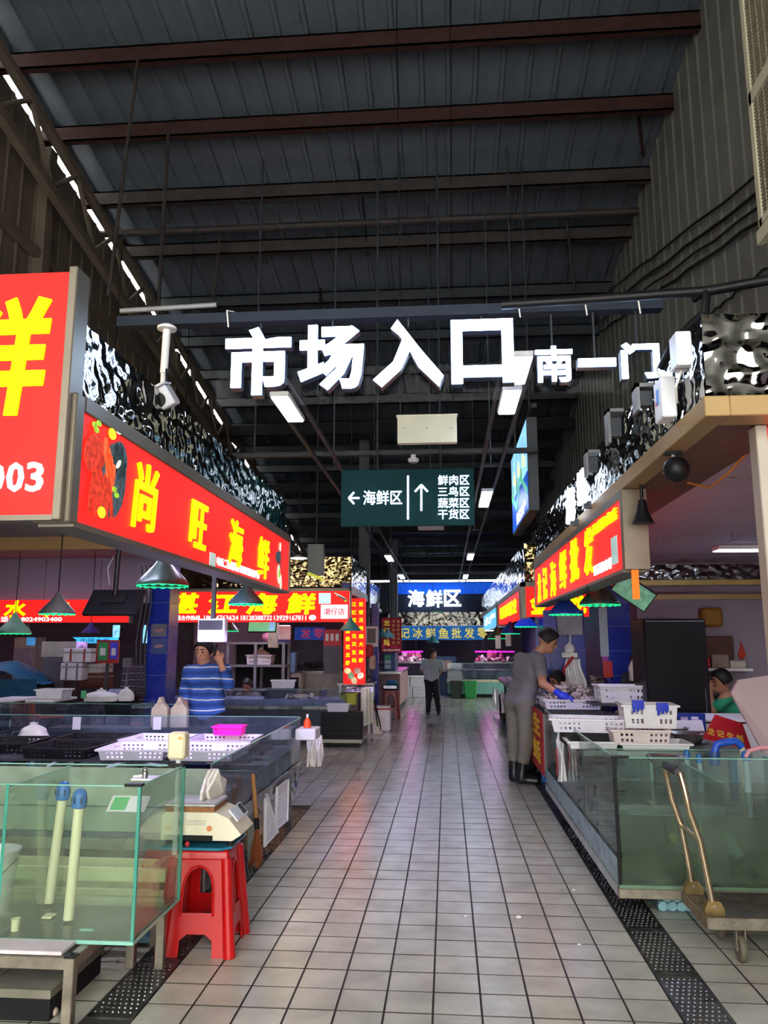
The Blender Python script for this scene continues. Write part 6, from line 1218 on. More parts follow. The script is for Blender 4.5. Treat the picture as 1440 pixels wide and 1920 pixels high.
# ---- second left stall
a, b = PY(303, 1110, YS), PY(655, 1166, YS); canM = thing('stall_canopy', 'second left stall roof edge with golden rippled band', 'stall canopy', (-2.6, YS, 2.4))
sg = thing('lightbox_sign', 'red front lightbox with four wide yellow characters and three phone numbers', 'sign', ((a.x+b.x)/2, YS, b.z)); MB().box((a.x, YS, b.z), (b.x, YS+.1, a.z)).build('sign_face', E_RED, sg); MB().box((a.x-.01, YS-.006, a.z), (b.x+.02, YS+.12, a.z+.05)).build('top_frame', m_frame, sg); MB().box((b.x, YS-.006, b.z-.01), (b.x+.025, YS+.12, a.z+.05)).build('end_frame', m_whitep, sg)
for ch, x0, x1 in (('湛',316,372),('江',391,445),('海',462,520),('鲜',538,592)): u, v = PY(x0, 1112, YS), PY(x1, 1152, YS); letters(sg, ch, ((u.x+v.x)/2, YS-.006, (u.z+v.z)/2), v.x-u.x, u.z-v.z, FU, FV, E_YEL, .04, .01, 'character', .1)
for s, x0, x1 in (('丹赢合作热线',322,375),('18024763624',383,447),('18128388732',452,510),('13929167811',514,574)): u, v = PY(x0, 1154, YS), PY(x1, 1163, YS); letters(sg, s, ((u.x+v.x)/2, YS-.006, (u.z+v.z)/2), v.x-u.x, u.z-v.z, FU, FV, E_WHT, .01, .006, 'phone_number')
mb = MB(); u, v = PY(598, 1112, YS), PY(620, 1132, YS); mb.box((u.x, YS-.006, v.z), (v.x, YS, u.z)); mb.build('blank_patch', M('a8d0d8', .5, emit=.6), sg); seafood(sg, PY(638, 1120, YS), FU, FV, .3, 'fish')
u, v = PY(602, 1134, YS), PY(652, 1160, YS); MB().box((u.x, YS-.014, v.z), (v.x, YS, u.z)).build('shop_plate', M('c8e4ec', .5, emit=.75, key='plate'), sg); letters(sg, '潮仔店', ((u.x+v.x)/2, YS-.018, (u.z+v.z)/2), (v.x-u.x)*.78, (u.z-v.z)*.5, FU, FV, M('d02838', .5, emit=.5), .015, .006, 'shop_name')
mb = MB(); mb.box((a.x+.03, YS-.006, b.z+.02), (a.x+.1, YS, b.z+.1)); ellipse(mb, PY(586, 1158, YS)-Y_*.006, FU, FV, .06, .045, .004); mb = MB(); ellipse(mb, PY(586, 1158, YS)-Y_*.006, FU, FV, .06, .045, .004); mb.build('shell_print', E_WHT, sg)
z0 = a.z+.05; X2 = b.x+.03
ripple(canM, (a.x, YS+.05, z0+.03), X_, X2-a.x, .5, -Y_, seed=41, res=.022, mat=m_ripple_gold); ripple(canM, (X2, YS+.05, z0+.03), Y_, 2.4, .5, X_, seed=43, res=.03, mat=m_ripple_far); MB().box((a.x, YS+.09, z0), (X2-.03, YS+.12, z0+.52)).build('band_backing', m_dark, canM)
MB().box((a.x, YS+.13, z0-.03), (X2, 16, z0)).build('soffit', M('7c7488', .7), canM); MB().box((X2-.02, YS+.13, z0-.1), (X2+.02, 15.4, z0+.03)).build('side_fascia', m_whitep, canM); MB().box((X2-.17, YS-.008, z0+.0), (X2, YS+.0, z0+.09)).build('name_plate', M('27306c', .4), canM)
# vertical red sign
yv = 13.4; a, b = PY(645, 1122, yv), PY(684, 1283, yv); vs_ = thing('vertical_sign', 'tall narrow red lightbox with columns of yellow characters', 'sign', ((a.x+b.x)/2, yv, b.z)); MB().box((a.x, yv, b.z), (b.x, yv+.12, a.z)).build('sign_face', E_RED, vs_, bevel=.003)
cols = ['舌蟹贝壳扇大海虾', '江红花螺元贝生蚝', '多宝鱼桂花龙虾']
for ci, (px, st) in enumerate(((677,cols[0]),(664,cols[1]),(652,cols[2]))):
    for k, ch in enumerate(st): p = PY(px, 1133+15*k+(20 if ci == 2 else 0), yv); letters(vs_, ch, (p.x, yv-.006, p.z), .078, .075, FU, FV, E_YEL, .015, .006, 'character') if 1133+15*k < 1240 else None
for k in range(5): mb = MB(); ellipse(mb, PY(652+6*k, 1258+9*(k%3), yv)-Y_*.006, FU, FV, .06, .05, .004, k); mb.build('food_print', M(('c8c890','6a8a68','b8a880','9a7a70','d8c8b0')[k], .5, 0, .4, 30, emit=.5), vs_)
# counters of the second stall
c2_ = thing('glass_counter', 'long low glass counter of the second left stall', 'counter', (-3, 12.8, 0)); fy = 12.55
MB().box((-5.2, fy, .12), (-1.62, fy+.8, .55)).build('cabinet', M('2c3440', .5), c2_); MB().box((-5.2, fy, .55), (-1.62, fy+.8, .60)).build('deck', m_steel, c2_)
for i in range(5): pane(c2_, (-5.2+i*.715+.004, fy, .60), (-5.2+(i+1)*.715-.004, fy+.01, .86), g_blue, name='front_pane')
for i in range(4): pane(c2_, (-5.2+(i+.5)*.9, fy+.01, .60), (-5.19+(i+.5)*.9, fy+.78, .84), g_blue, name='divider')
MB().box((-5.2, fy+.02, .60), (-1.64, fy+.78, .70)).build('ice_bed', M('7c84a8', .5, 0, .3, 8, .5), c2_); pane(c2_, (-1.63, fy, .60), (-1.62, fy+.8, .86), g_blue, name='end_pane')
for x in (-5, -3.4, -1.8): MB().box((x-.04, fy+.1, 0), (x+.04, fy+.18, .12)).build('foot', m_dark, c2_)
bd_ = thing('black_case', 'black slatted display case at the second stall corner', 'display case', (-1.95, 12.3, 0)); a, b = PY(603, 1335, 12.3), PY(678, 1387, 12.3); cz0, cz1 = b.z, a.z
MB().box((a.x, 12.3, cz0), (b.x, 12.53, cz1)).build('body', m_blackp, bd_, bevel=.006)
for k in range(4): MB().box((a.x+.01, 12.292, cz0+.04+k*(cz1-cz0-.05)/4), (b.x-.01, 12.3, cz0+.06+k*(cz1-cz0-.05)/4)).build('slat', m_dark, bd_)
MB().box((a.x, 12.29, cz0-.05), (b.x, 12.5, cz0)).build('pale_base', M('a8a494', .6), bd_); MB().box((a.x+.05, 12.33, 0), (b.x-.05, 12.5, cz0-.05)).build('plinth', m_black, bd_)
p = PZ(622, 1335, .90); tray('white_tray', 'clear white tray on top of the black case', (a.x+.25, 12.42, cz1+.002), .34, .2, .11, m_tray, 0, False, None); yb3 = thing('yellow_box', 'yellow plastic box on the second stall corner', 'box', (b.x-.2, 12.9, .86)); p, q = PY(638, 1300, 12.65), PY(667, 1322, 12.65); MB().box((p.x, 12.65, q.z), (q.x, 12.95, p.z)).build('box', M('a0a020', .5), yb3, bevel=.008); MB().box((p.x-.01,12.64,p.z-.02),(q.x+.01,12.96,p.z)).build('rim', M('b0b030', .5), yb3); MB().box((p.x,12.7,.60),(q.x,12.9,q.z)).build('riser', m_grey, yb3)
p = PY(525, 1302, 12.7); tray('white_crate', 'tilted white crate on the second stall counter', (p.x, 12.95, .862), .38, .3, .12, m_whitep, .15, True, None, 'crate'); solo(MB().box((p.x-.25, 12.8, .72), (p.x+.25, 13.1, .86)), 'crate_riser', m_greyd, 'dark box under the tilted white crate', 'box')
for k in range(26): 
    o = bpy.data.objects.new('mussel', OM[k % 5]); COL.objects.link(o); o.location = (random.uniform(-2.65,-2.2), random.uniform(12.62,12.9), .715+.04*random.random()); o.rotation_euler = (random.random(), random.random(), random.random()*6); tag(o, 'shellfish behind glass left of the black case', 'shellfish', 'shellfish in the second stall counter')
# steel rack, boxes, bags behind the second counter
rk = thing('steel_rack', 'dark steel shelf rack in the second left stall', 'rack', (-3.2, 14.2, 0)); a, b = PY(428, 1206, 14.2), PY(532, 1206, 14.2)
for x in (a.x, (a.x+b.x)/2, b.x): 
    for y in (14.2, 14.7): MB().box((x-.025, y-.025, 0), (x+.025, y+.025, a.z)).build('upright', m_grey, rk)
for z in (.75, 1.18, a.z): MB().box((a.x-.03, 14.18, z-.02), (b.x+.03, 14.72, z+.02)).build('shelf_board', m_grey, rk)
MB().box((a.x, 14.72, .2), (b.x, 14.74, a.z)).build('back_panel', m_dark, rk)
p = PY(488, 1255, 14.4); tray('white_crate', 'white basket of bags on the steel rack', (p.x, 14.42, 1.202), .46, .36, .17, m_whitep, 0, True, None, 'crate'); knotbag('tied_bag', 'lumpy bag filling the rack basket', (p.x, 14.42, 1.21), .38, .3, M('b0a090', .6)); p = PY(500, 1226, 14.4); solo(MB().sphere((p.x, 14.45, a.z+.022+.09), .11, 14, 10, (1,.8,.8)), 'pink_pouch', M('b86a84', .6), 'round pink pouch on top of the steel rack', 'pouch', smooth=True)
for k, (x0, x1, y0, y1, col, lb) in enumerate(((517,528,1228,1258,'2c6a44','green bin beside the steel rack'),(526,540,1235,1258,'6a90b8','pale blue bin beside the steel rack'))): u, v = PY(x0, y0, 14.5), PY(x1, y1, 14.5); solo(MB().taper(((u.x+v.x)/2, 15.0, 1.02), .24, .24, .28, .28, .40), 'plastic_bin', M(col, .5), lb, 'bin', bevel=.02)
sb = thing('side_cupboard', 'pale cupboard with dark door right of the rack', 'cupboard', (-2.7, 15, 0)); u, v = PY(533, 1250, 14.9), PY(566, 1310, 14.9); MB().box((u.x, 14.8, 0), (v.x, 15.3, 1.02)).build('body', M('8c8a84', .6), sb); MB().box((u.x+.05, 14.78, .1), (v.x-.05, 14.8, .95)).build('door', m_dark, sb)
# seafood stand and banner further back
s5 = thing('fish_slab', 'far counter heaped with dark fish behind the second stall', 'counter', (-2.6, 17, 0)); MB().box((-3.6, 16.8, 0), (-1.9, 17.6, .95)).build('front', M('9c968c', .6), s5); MB().box((-3.62, 16.78, .95), (-1.88, 17.62, 1.0)).build('slab', m_steel, s5)
for k in range(30): o = MB().sphere((0,0,0), .05, 6, 4, (2.4,.8,.7)) if k == 0 else None; 
fm = MB().sphere((0,0,0), .05, 8, 5, (2.6,.8,.7)).mesh('fish', M('3a3438', .3, 0, .6, 20, rand=.4), True)
for k in range(30): o = bpy.data.objects.new('fish', fm); COL.objects.link(o); o.location = (random.uniform(-3.5,-2), random.uniform(16.9,17.5), 1.04+.12*random.random()); o.rotation_euler = (random.uniform(-.5,.5), random.uniform(-.5,.5), random.random()*6); tag(o, 'dark fish heaped on the far slab', 'fish', 'fish on the far slab')
bb = thing('blue_banner', 'blue banner with red 发零 inside the second left stall', 'banner', (-3.0, 15.6, 1.7)); u, v = PY(553, 1176, 15.6), PY(608, 1200, 15.6); MB().box((u.x, 15.6, v.z), (v.x, 15.63, u.z)).build('cloth', M('24489c', .6, emit=.12), bb)
for ch, x0, x1 in (('发',564,583),('零',588,606)): p, q = PY(x0, 1179, 15.6), PY(x1, 1197, 15.6); letters(bb, ch, ((p.x+q.x)/2, 15.594, (p.z+q.z)/2), q.x-p.x, p.z-q.z, FU, FV, M('a83850', .5, emit=.2), .01, .004, 'character')
p = PY(620, 1190, 15.3); rc = thing('red_case', 'red drinks case deep in the second left stall', 'case', (p.x, 15.3, 1.3)); MB().box((p.x-.14, 15.3, p.z-.22), (p.x+.2, 15.5, p.z+.1)).build('case', M('9c1c20', .5), rc); MB().box((p.x-.14,15.3,1.0),(p.x+.2,15.5,p.z-.22)).build('stand', m_greyd, rc)
for k in range(3): MB().box((p.x-.1+.1*k, 15.29, p.z-.12), (p.x-.04+.1*k, 15.3, p.z+.02)).build('front_label', M('b8c8b8', .6), rc)
p = PY(532, 1187, 13.6); sb2 = thing('bag_bundle', 'white printed bag bundle hanging in the second stall', 'bag', (p.x, 13.6, p.z-.2)); MB().box((p.x-.1, 13.6, p.z-.15), (p.x+.12, 13.65, p.z+.14)).build('bags', m_bagw, sb2, bevel=.015); MB().box((p.x-.1,13.595,p.z-.15),(p.x+.12,13.6,p.z-.11)).build('blue_print', M('4a4a98', .6), sb2); MB().cyl((p.x,13.62,p.z+.14),(p.x,13.62,2.42),.005,n=5).build('cord', m_black, sb2)
p = PY(513, 1185, 13.9); solo(MB().box((p.x-.1, 13.9, p.z-.28), (p.x+.08, 14.0, p.z+.16)), 'paper_stack', M('8c8470', .8, 0, .3, 30), 'tall stack of folded paper hanging in the second stall', 'paper'); 
p = PY(492, 1174, 13.2); gs = thing('menu_screen', 'green lit menu screen under the lightbox with three phone numbers', 'screen', (p.x, 13.2, p.z-.1)); R = Matrix.Rotation(-.25, 3, 'X'); MB().obox(p, (.25,.015,.11), R).build('bezel', m_blackp, gs); MB().obox(p+R@Vector((0,-.017,0)), (.235,.001,.095), R).build('screen', M('58a878', .4, emit=.5), gs); MB().obox(p+R@Vector((.17,-.019,0)), (.05,.001,.08), R).build('blue_field', M('6aa8d0', .4, emit=.5), gs); MB().cyl(p+Vector((0,0,.1)),(p.x,13.2,2.42),.012,n=6).build('arm', m_black, gs)
wb2 = struct('wall_stall_back'); MB().box((-5.4, 16.4, 0), (-3.7, 16.5, 2.6)).build('plaster', m_lilac, wb2); MB().box((-9.9, 17.9, 0), (-1.9, 18.0, 2.6)).build('plaster', M('6c6670', .8), wb2)
# lamps and the dark hanging screen over the second stall
pendant(430, 1183, 13.0, .16, 'dim green bell lamp left of the menu screen', m_shade, power=60, top=2.42); pendant(657, 1183, 12.2, .165, 'teal bell lamp before the tall red sign', m_teal, glow=False, power=60); pendant(170, 1187, 11.5, .0001+.13, 'purple glowing lamp behind the far left sign', M('3a2c70', .4), power=30, lit=(.5,.3,1), top=3.0, glow=False); pendant(26, 1188, 10.2, .22, 'pale green wide lamp at the left picture edge', M('6f9c84', .4), power=40, top=3.0)
for k, (px, py, Y) in enumerate(((716,1196,17.5),(727,1196,18.6),(812,1205,21.5))): pendant(px, py, Y, .17, ('nearer teal lamp beside the dark red sign','farther teal lamp beside the dark red sign','small teal lamp above the far man')[k], m_teal, glow=False, power=30)
p = PY(592, 1052, 11.0); ds_ = thing('hanging_screen', 'dark hanging screen seen edge on before the golden band', 'screen', (p.x, 11, p.z-.25)); a, b = PY(577, 1020, 11), PY(606, 1078, 11); MB().box((a.x, 11, b.z), (b.x, 11.12, a.z)).build('panel', M('10201a', .3), ds_, bevel=.004); MB().obox((p.x, 10.99, b.z-.02), (.12,.02,.02), Matrix.Rotation(.4,3,'Y')).build('lit_edge', M('a8a838', .4, emit=.5), ds_); MB().cyl((p.x,11.06,a.z),(p.x,11.06,zr(11)-.2),.02,n=6).build('pole', m_black, ds_)
p = PY(560, 1047, 12.0); sl2 = thing('saucer_lamp', 'round white saucer lamp before the golden band', 'lamp', (p.x, 12, p.z)); MB().lathe([(.14,0),(.145,.012),(.05,.04),(.02,.06)], p, 20).build('dish', m_whitep, sl2, smooth=True); MB().lathe([(.125,-.002),(0,-.002)], p, 20).build('lamp_face', M('fff4e0', .5, emit=6, var=0, key='saucer'), sl2); MB().cyl(p+Vector((0,0,.06)), (p.x,12,zr(12)-.2), .006, n=6).build('cord', m_black, sl2)
# pillars along the left of the aisle, service boxes
for k, (x0, x1, Y, lb) in enumerate(((672,692,16.2,'grey roof pillar behind the tall red sign'),(730,745,23.2,'far grey roof pillar on the left'))):
    a, b = PY(x0, 1100, Y), PY(x1, 1100, Y); solo(MB().box((a.x, Y, 0), (b.x, Y+.25, zr(Y)-.3)), 'roof_pillar', M('4c5058', .6), lb, 'pillar', bevel=.01)
canN = thing('stall_canopy', 'third left stall roof edge with mirror steel band', 'stall canopy', (-1.9, 19, 2.4)); ripple(canN, (-1.86, 16.6, 2.55), Y_, 5.2, .55, X_, seed=51, res=.035, sc=9, mat=m_ripple_far); MB().box((-1.95, 16.6, 2.45), (-1.85, 22.4, 2.53)).build('fascia', m_whitep, canN); MB().box((-4, 18.1, 2.42), (-1.95, 22.4, 2.46)).build('soffit', m_dark, canN); MB().box((-1.93,16.6,2.53),(-1.9,21.8,3.1)).build('band_backing', m_dark, canN)
p = PY(697, 1190, 16.0); eb2 = thing('meter_box', 'white framed meter box left of the aisle', 'box', (p.x, 16.0, p.z-.2)); a, b = PY(686, 1174, 16.0), PY(708, 1213, 16.0); MB().box((a.x, 16.0, b.z), (b.x, 16.12, a.z)).build('case', m_whitep, eb2, bevel=.01); MB().box((a.x+.03, 15.99, b.z+.08), (b.x-.04, 16.0, a.z-.05)).build('dials', M('4c544c', .4, 0, .6, 30), eb2)
column('blue tiled column behind the tall red sign', PY(694,1250,16.3).x, PY(707,1250,16.3).x, 16.5, .2, 2.42)
p = PY(690, 1220, 15.5); solo(MB().box((p.x-.05, 15.5, p.z-.14), (p.x+.1, 15.6, p.z+.12)), 'red_bag', M('a81c24', .5), 'red bag hanging left of the aisle', 'bag', bevel=.03); p = PY(698, 1242, 15.5); solo(MB().box((p.x-.06, 15.5, p.z-.14), (p.x+.06, 15.6, p.z+.14)), 'beige_bag', M('b8aa90', .6), 'beige bag hanging left of the aisle', 'bag', bevel=.03)
a, b = PY(715, 1158, 18.8), PY(753, 1223, 18.8); sg = thing('hanging_sign', 'dark red hanging sign with dim yellow characters left of the aisle', 'sign', ((a.x+b.x)/2, 18.8, b.z)); MB().box((a.x, 18.8, b.z), (b.x, 18.86, a.z)).build('panel', M('701828', .5, emit=.12), sg)
for k, ch in enumerate('龙记蚝'): p = PY(725, 1168+(15 if k < 2 else 18)*k, 18.8); letters(sg, ch, (p.x, 18.795, p.z), .15, .15, FU, FV, M('b8a038', .5, emit=.3), .02, .006, 'character')
for k, ch in enumerate('海鲜批发零售'): 
    for c in range(2): p = PY(738+9*c, 1165+8*k, 18.8); letters(sg, '海鲜批发零售'[(k+c*2)%6], (p.x, 18.795, p.z), .075, .07, FU, FV, M('a07848', .5, emit=.2), .005, .004, 'character')
p = PY(734, 1219, 18.8); letters(sg, '18578504947', (p.x, 18.795, p.z), .42, .05, FU, FV, M('c8b8b0', .5, emit=.2), .005, .004, 'phone_number'); MB().cyl(((a.x+b.x)/2,18.83,a.z),((a.x+b.x)/2,18.83,zr(18.8)-.2),.012,n=6).build('hanger_rod', m_black, sg)
# objects beside the aisle at second stall corner
p = PZ(716, 1372); cb2 = thing('white_canister', 'white canister with red rim standing by the aisle', 'canister', (p.x, p.y+.15, 0)); MB().box((p.x-.17, p.y, 0), (p.x+.15, p.y+.3, .42)).build('body', m_whitep, cb2, bevel=.05, seg=3, smooth=True); MB().box((p.x-.175, p.y-.005, .385), (p.x+.155, p.y+.305, .41)).build('red_rim', M('b02028', .5), cb2, bevel=.03, seg=2); MB().box((p.x-.165, p.y+.005, .42), (p.x+.145, p.y+.295, .45)).build('lid', m_white, cb2, bevel=.03, seg=2)
p = PZ(733, 1348); stool('plastic_stool', 'dark red stool beside the aisle holding a small scale', (p.x-.02, p.y+.2, 0), .60, .1, M('7c1820', .4)); s4 = thing('small_scale', 'small scale with blue cloth on the dark red stool', 'scale', (p.x, p.y+.2, .60)); MB().box((p.x-.2, p.y+.02, .602), (p.x+.16, p.y+.36, .70)).build('body', m_blackp, s4, bevel=.02); MB().box((p.x-.16, p.y+.0, .63), (p.x+.12, p.y+.02, .69)).build('display', M('c8d0d8', .4, emit=.2), s4); MB().sphere((p.x, p.y+.2, .74), .11, 12, 8, (1.2,1,.6)).build('blue_cloth', M('1c6aa0', .6), s4, smooth=True)
p = PZ(700, 1378); sv = thing('dustpan_tongs', 'long handled black tongs with pale scoop by the aisle', 'tongs', (p.x, p.y, 0)); q = PY(702, 1312, p.y)
for s, bot in ((-1,(688,1352)),(0,(708,1362)),(1,(716,1374))): MB().cyl(q, PY(*bot, p.y), .012, n=6).build('rod', m_black, sv)
MB().grid(lambda u, v: Vector((p.x+.0+.16*(u-.5)+.08, p.y-.03+.05*math.sin(u*3.1), .02+.28*v)), 6, 4).thicken((0,.012,0)).build('scoop', m_bag, sv)
hb = thing('hanging_sacks', 'row of pale sacks hanging at the second stall corner', 'sack', (-1.6, 12.9, .3))
for k in range(3): p = PY(682+6*k, 1345, 13.0+.2*k); MB().box((p.x-.05, 13.0+.2*k, .25), (p.x+.05, 13.12+.2*k, .86)).build('sack', m_bag, hb, bevel=.035, seg=2, smooth=True)
MB().cyl((-1.57,12.95,.86),(-1.3,13.6,.87),.012,n=6).build('rail', m_steel, hb); MB().box((-1.46,13.3,0),(-1.42,13.34,.87)).build('post', m_steel, hb)
tb2 = thing('side_table', 'small steel table left of the aisle with basins', 'table', (-1.7, 15, 0)); MB().box((-2.0, 14.3, .84), (-1.35, 15.2, .87)).build('top', m_steel, tb2)
for x in (-1.95, -1.42):
    for y in (14.35, 15.15): MB().box((x-.02, y-.02, 0), (x+.02, y+.02, .84)).build('leg', m_steel, tb2)
solo(MB().lathe([(.14,0),(.2,.12),(.21,.125),(.19,.12),(.13,.005),(0,.005)], (-1.62, 14.6, .872), 20), 'steel_basin', m_steel, 'steel basin on the small table left of the aisle', 'basin', smooth=True); solo(MB().lathe([(.12,0),(.17,.1),(.18,.105),(.16,.1),(.11,.005),(0,.005)], (-1.7, 15.0, .872), 20), 'steel_basin', m_steel, 'second steel basin on the small table', 'basin', smooth=True)
p = PY(690, 1288, 14.0); sgn = thing('price_banner', 'small white banner with purple lettering below the tall red sign', 'banner', (p.x, 14, p.z-.05)); a, b = PY(650, 1288, 13.38), PY(700, 1298, 13.38); MB().box((a.x, 13.38, b.z), (b.x, 13.40, a.z)).build('panel', M('c8c0d8', .5, emit=.2), sgn); letters(sgn, '小章鱼十元', ((a.x+b.x)/2, 13.375, (a.z+b.z)/2), .36, .07, FU, FV, M('6a1c6c', .5), .02, .004)
# ================================================================== far end
YE = 27.0
we = struct('wall_back'); zt = PY(830, 1091, YE).z
MB().box((-10, YE, PY(830,1150,YE).z), (4.4, YE+.1, zt)).build('upper_board', M('16223c', .6), we); MB().box((-10, YE+6.9, 0), (4.4, YE+7, 3.2)).build('plaster', M('8c8494', .7), we); MB().box((-10, YE-.02, 3.85), (-2.0, YE+.0, 4.5)).build('side_board', m_dark, we)
MB().box((-10, YE+.1, 2.9), (4.4, 34, 3.0)).build('low_ceiling', m_dark, we)
a, b = PY(745, 1093, YE-.1), PY(940, 1113, YE-.1); solo(MB().box((a.x, YE-.12, b.z), (b.x, YE-.06, a.z)), 'blue_board', M('1450c8', .4, emit=.45), 'bright blue board above the far 海鲜区 characters', 'board')
ls3 = thing('letter_sign', 'glowing white characters 海鲜区 at the far end', 'sign', (0, YE-.3, 2.9))
for ch, x0, x1, y0, y1 in (('海',764,796,1106,1138),('鲜',798,830,1106,1139),('区',832,865,1106,1137)): u, v = PY(x0, y0, YE-.3), PY(x1, y1, YE-.3); letters(ls3, ch, ((u.x+v.x)/2, YE-.3, (u.z+v.z)/2), v.x-u.x, u.z-v.z, FU, FV, E_LET2, .03, .05, 'character'); MB().box(((u.x+v.x)/2-.02, YE-.27, u.z-.1), ((u.x+v.x)/2+.02, YE, u.z-.06)).build('bracket', m_black, ls3)
p = PY(821, 1151, YE-.5); solo(MB().box((p.x-.18, YE-.6, p.z-.08), (p.x+.18, YE-.55, p.z+.08)), 'exit_sign', M('18784c', .4, emit=.4), 'small green exit sign below the far characters', 'exit sign')
YF = 25.0; a, b = PY(742, 1148, YF), PY(945, 1173, YF); canE = thing('stall_canopy', 'far end stall front with mirror steel band', 'stall canopy', (0, YF, 2.0)); ripple(canE, (a.x-.3, YF, b.z), X_, b.x-a.x+.6, a.z-b.z, -Y_, seed=61, res=.03, sc=9, mat=m_ripple_far); MB().box((a.x-.3, YF+.04, b.z), (b.x+.3, YF+.08, a.z)).build('band_backing', m_dark, canE); MB().box((a.x-.3, YF-.05, b.z-.06), (b.x+.3, YF+.05, b.z)).build('fascia', m_whitep, canE)
MB().box((-4.6,YF+.1,a.z-.05),(a.x-.3,YF+.2,a.z+.3)).build('side_board', m_dark, canE); MB().box((a.x-.3, YF+.05, b.z-.1), (b.x+.3, YE, b.z-.06)).build('soffit', m_dark, canE)
a, b = PY(752, 1174, YF-.1), PY(907, 1200, YF-.1); bn_ = thing('blue_banner', 'wide blue banner with yellow characters at the far end of the aisle', 'banner', ((a.x+b.x)/2, YF-.1, b.z)); MB().box((a.x, YF-.12, b.z), (b.x, YF-.07, a.z)).build('cloth', M('1c5490', .5, emit=.3, key='fb'), bn_)
for k, ch in enumerate('记冰鲜鱼批发零'): p = PY(759+24.2*k, 1187, YF-.12); letters(bn_, ch, (p.x, YF-.125, p.z), .32, .33, FU, FV, M('b8a848', .5, emit=.45), .015, .006, 'character')
# far counters, foam boxes, bins
ft = thing('glass_counter', 'teal glass counter across the far end of the aisle', 'counter', (1, 23.8, 0)); MB().box((.0, 23.6, .1), (3.6, 24.3, .45)).build('cabinet', M('5a8c84', .6), ft); MB().box((-.02,23.58,.45),(3.6,24.3,.52)).build('pale_rail', M('a8a088', .6), ft)
for i in range(5): pane(ft, (-.0+i*.7, 23.58, .52), (.69+i*.7, 23.59, 1.0), g_blue, name='front_pane')
MB().box((.0, 23.62, .52), (3.6, 24.28, .8)).build('dark_goods', M('1c2c34', .5, 0, .5, 5), ft); MB().box((.1,23.7,0),(3.5,24.2,.1)).build('base', m_dark, ft)
for k, (x0, x1, y0, y1, lb) in enumerate(((750,773,1290,1308,'bottom left foam box at the far end'),(774,797,1290,1308,'bottom right foam box at the far end'),(750,768,1268,1289,'upper left foam box at the far end'),(769,797,1268,1289,'upper right foam box at the far end'))):
    u, v = PY(x0, y0, 23.5), PY(x1, y1, 23.5); t = thing('foam_box', lb, 'foam box', ((u.x+v.x)/2, 23.7, max(0, v.z)), group='foam boxes at the far end'); zb0 = 0 if k < 2 else .30; zt0 = .295 if k < 2 else .62; MB().box((u.x, 23.5, zb0), (v.x, 23.9, zt0-.06)).build('box', m_foam, t, bevel=.01); MB().box((u.x-.004, 23.495, zt0-.058), (v.x+.004, 23.905, zt0)).build('lid', m_foam, t, bevel=.01)
solo(MB().taper((PY(882,1300,23.2).x, 23.2, 0), .3, .3, .42, .4, .5), 'green_basket', M('1c7838', .5), 'green basket at the far counter foot', 'basket', bevel=.02); solo(MB().taper((PY(872,1300,23.2).x-.25, 23.3, 0), .3, .3, .36, .36, .5), 'dark_basket', M('243028', .5), 'dark basket beside the far green basket', 'basket', bevel=.02)
p = PY(832, 1245, 24.5); cc_ = thing('far_cupboard', 'grey blue cupboard with a notice behind the far man', 'cupboard', (p.x, 24.5, 0)); a, b = PY(818, 1232, 24.4), PY(856, 1265, 24.4); MB().box((a.x, 24.4, 0), (b.x, 24.8, a.z)).build('body', M('30486c', .5), cc_); MB().box((a.x+.1, 24.39, a.z-.45), (b.x-.15, 24.4, a.z-.1)).build('notice', M('a88880', .5), cc_)
E_MAG = M('ff28d8', .5, 0, .2, 5, emit=.55, key='emag')
for k, (px, w) in enumerate(((758,.5),(780,.45),(905,.5),(930,.55),(950,.5))):
    p = PY(px, 1222, 25.6); tl = thing('magenta_tube', ('first','second','third','fourth','fifth')[k]+' magenta tube light from the left at the far stalls', 'tube light', (p.x, 25.6, p.z), group='magenta tubes at the far end'); MB().cyl((p.x-w/2, 25.6, p.z), (p.x+w/2, 25.6, p.z), .022, n=8).build('tube', E_MAG, tl); MB().cyl((p.x, 25.6, p.z+.02), (p.x, 25.6, 2.0), .01, n=5).build('cord', m_black, tl)
for k, px in enumerate((760, 925)): p = PY(px, 1222, 25.3); point('magenta_glow', (p.x, 25.2, p.z-.05), 5, (1,.12,.75), .4)
for k in range(22):
    px = random.choice((random.uniform(745,800), random.uniform(893,965))); p = PY(px, random.uniform(1222,1245), 26.0); s = random.uniform(.06,.14)
    solo(MB().sphere((p.x, 26.0, p.z), s, 8, 6, (.8,.6,1.5)), 'hanging_pack', M(('b04a6a','c8a0b0','8a2c50')[k%3], .4), 'wrapped goods hanging in magenta light at the far stalls', 'goods', 'goods hanging at the far stalls', smooth=True)
fcn = thing('far_stand', 'far goods stand lit magenta at the left end', 'stand', (-1.5, 25.6, 0)); MB().box((-3.0, 25.3, 0), (-.4, 26.2, .95)).build('front', m_greyd, fcn); MB().box((-3.02,25.28,.95),(-.38,26.22,1.0)).build('top', m_steel, fcn)
fc2 = thing('far_stand', 'far goods stand lit magenta at the right end', 'stand', (2.0, 25.6, 0)); MB().box((.9, 25.3, 0), (2.5, 26.2, .95)).build('front', m_greyd, fc2); MB().box((.88,25.28,.95),(2.52,26.22,1.0)).build('top', m_steel, fc2)
for k in range(40):
    s = random.choice((-1, 1)); o = bpy.data.objects.new('shellfish', OM[k%5]); COL.objects.link(o); o.location = (random.uniform(-2.9,-.5) if s < 0 else random.uniform(1,2.4), random.uniform(25.35,25.9), 1.03+.1*random.random()); o.scale = (1.8,)*3; o.rotation_euler = (random.random(), random.random(), random.random()*6); tag(o, 'goods heaped on the far magenta lit stand at the '+('left' if s < 0 else 'right'), 'goods', 'goods on the far stands')
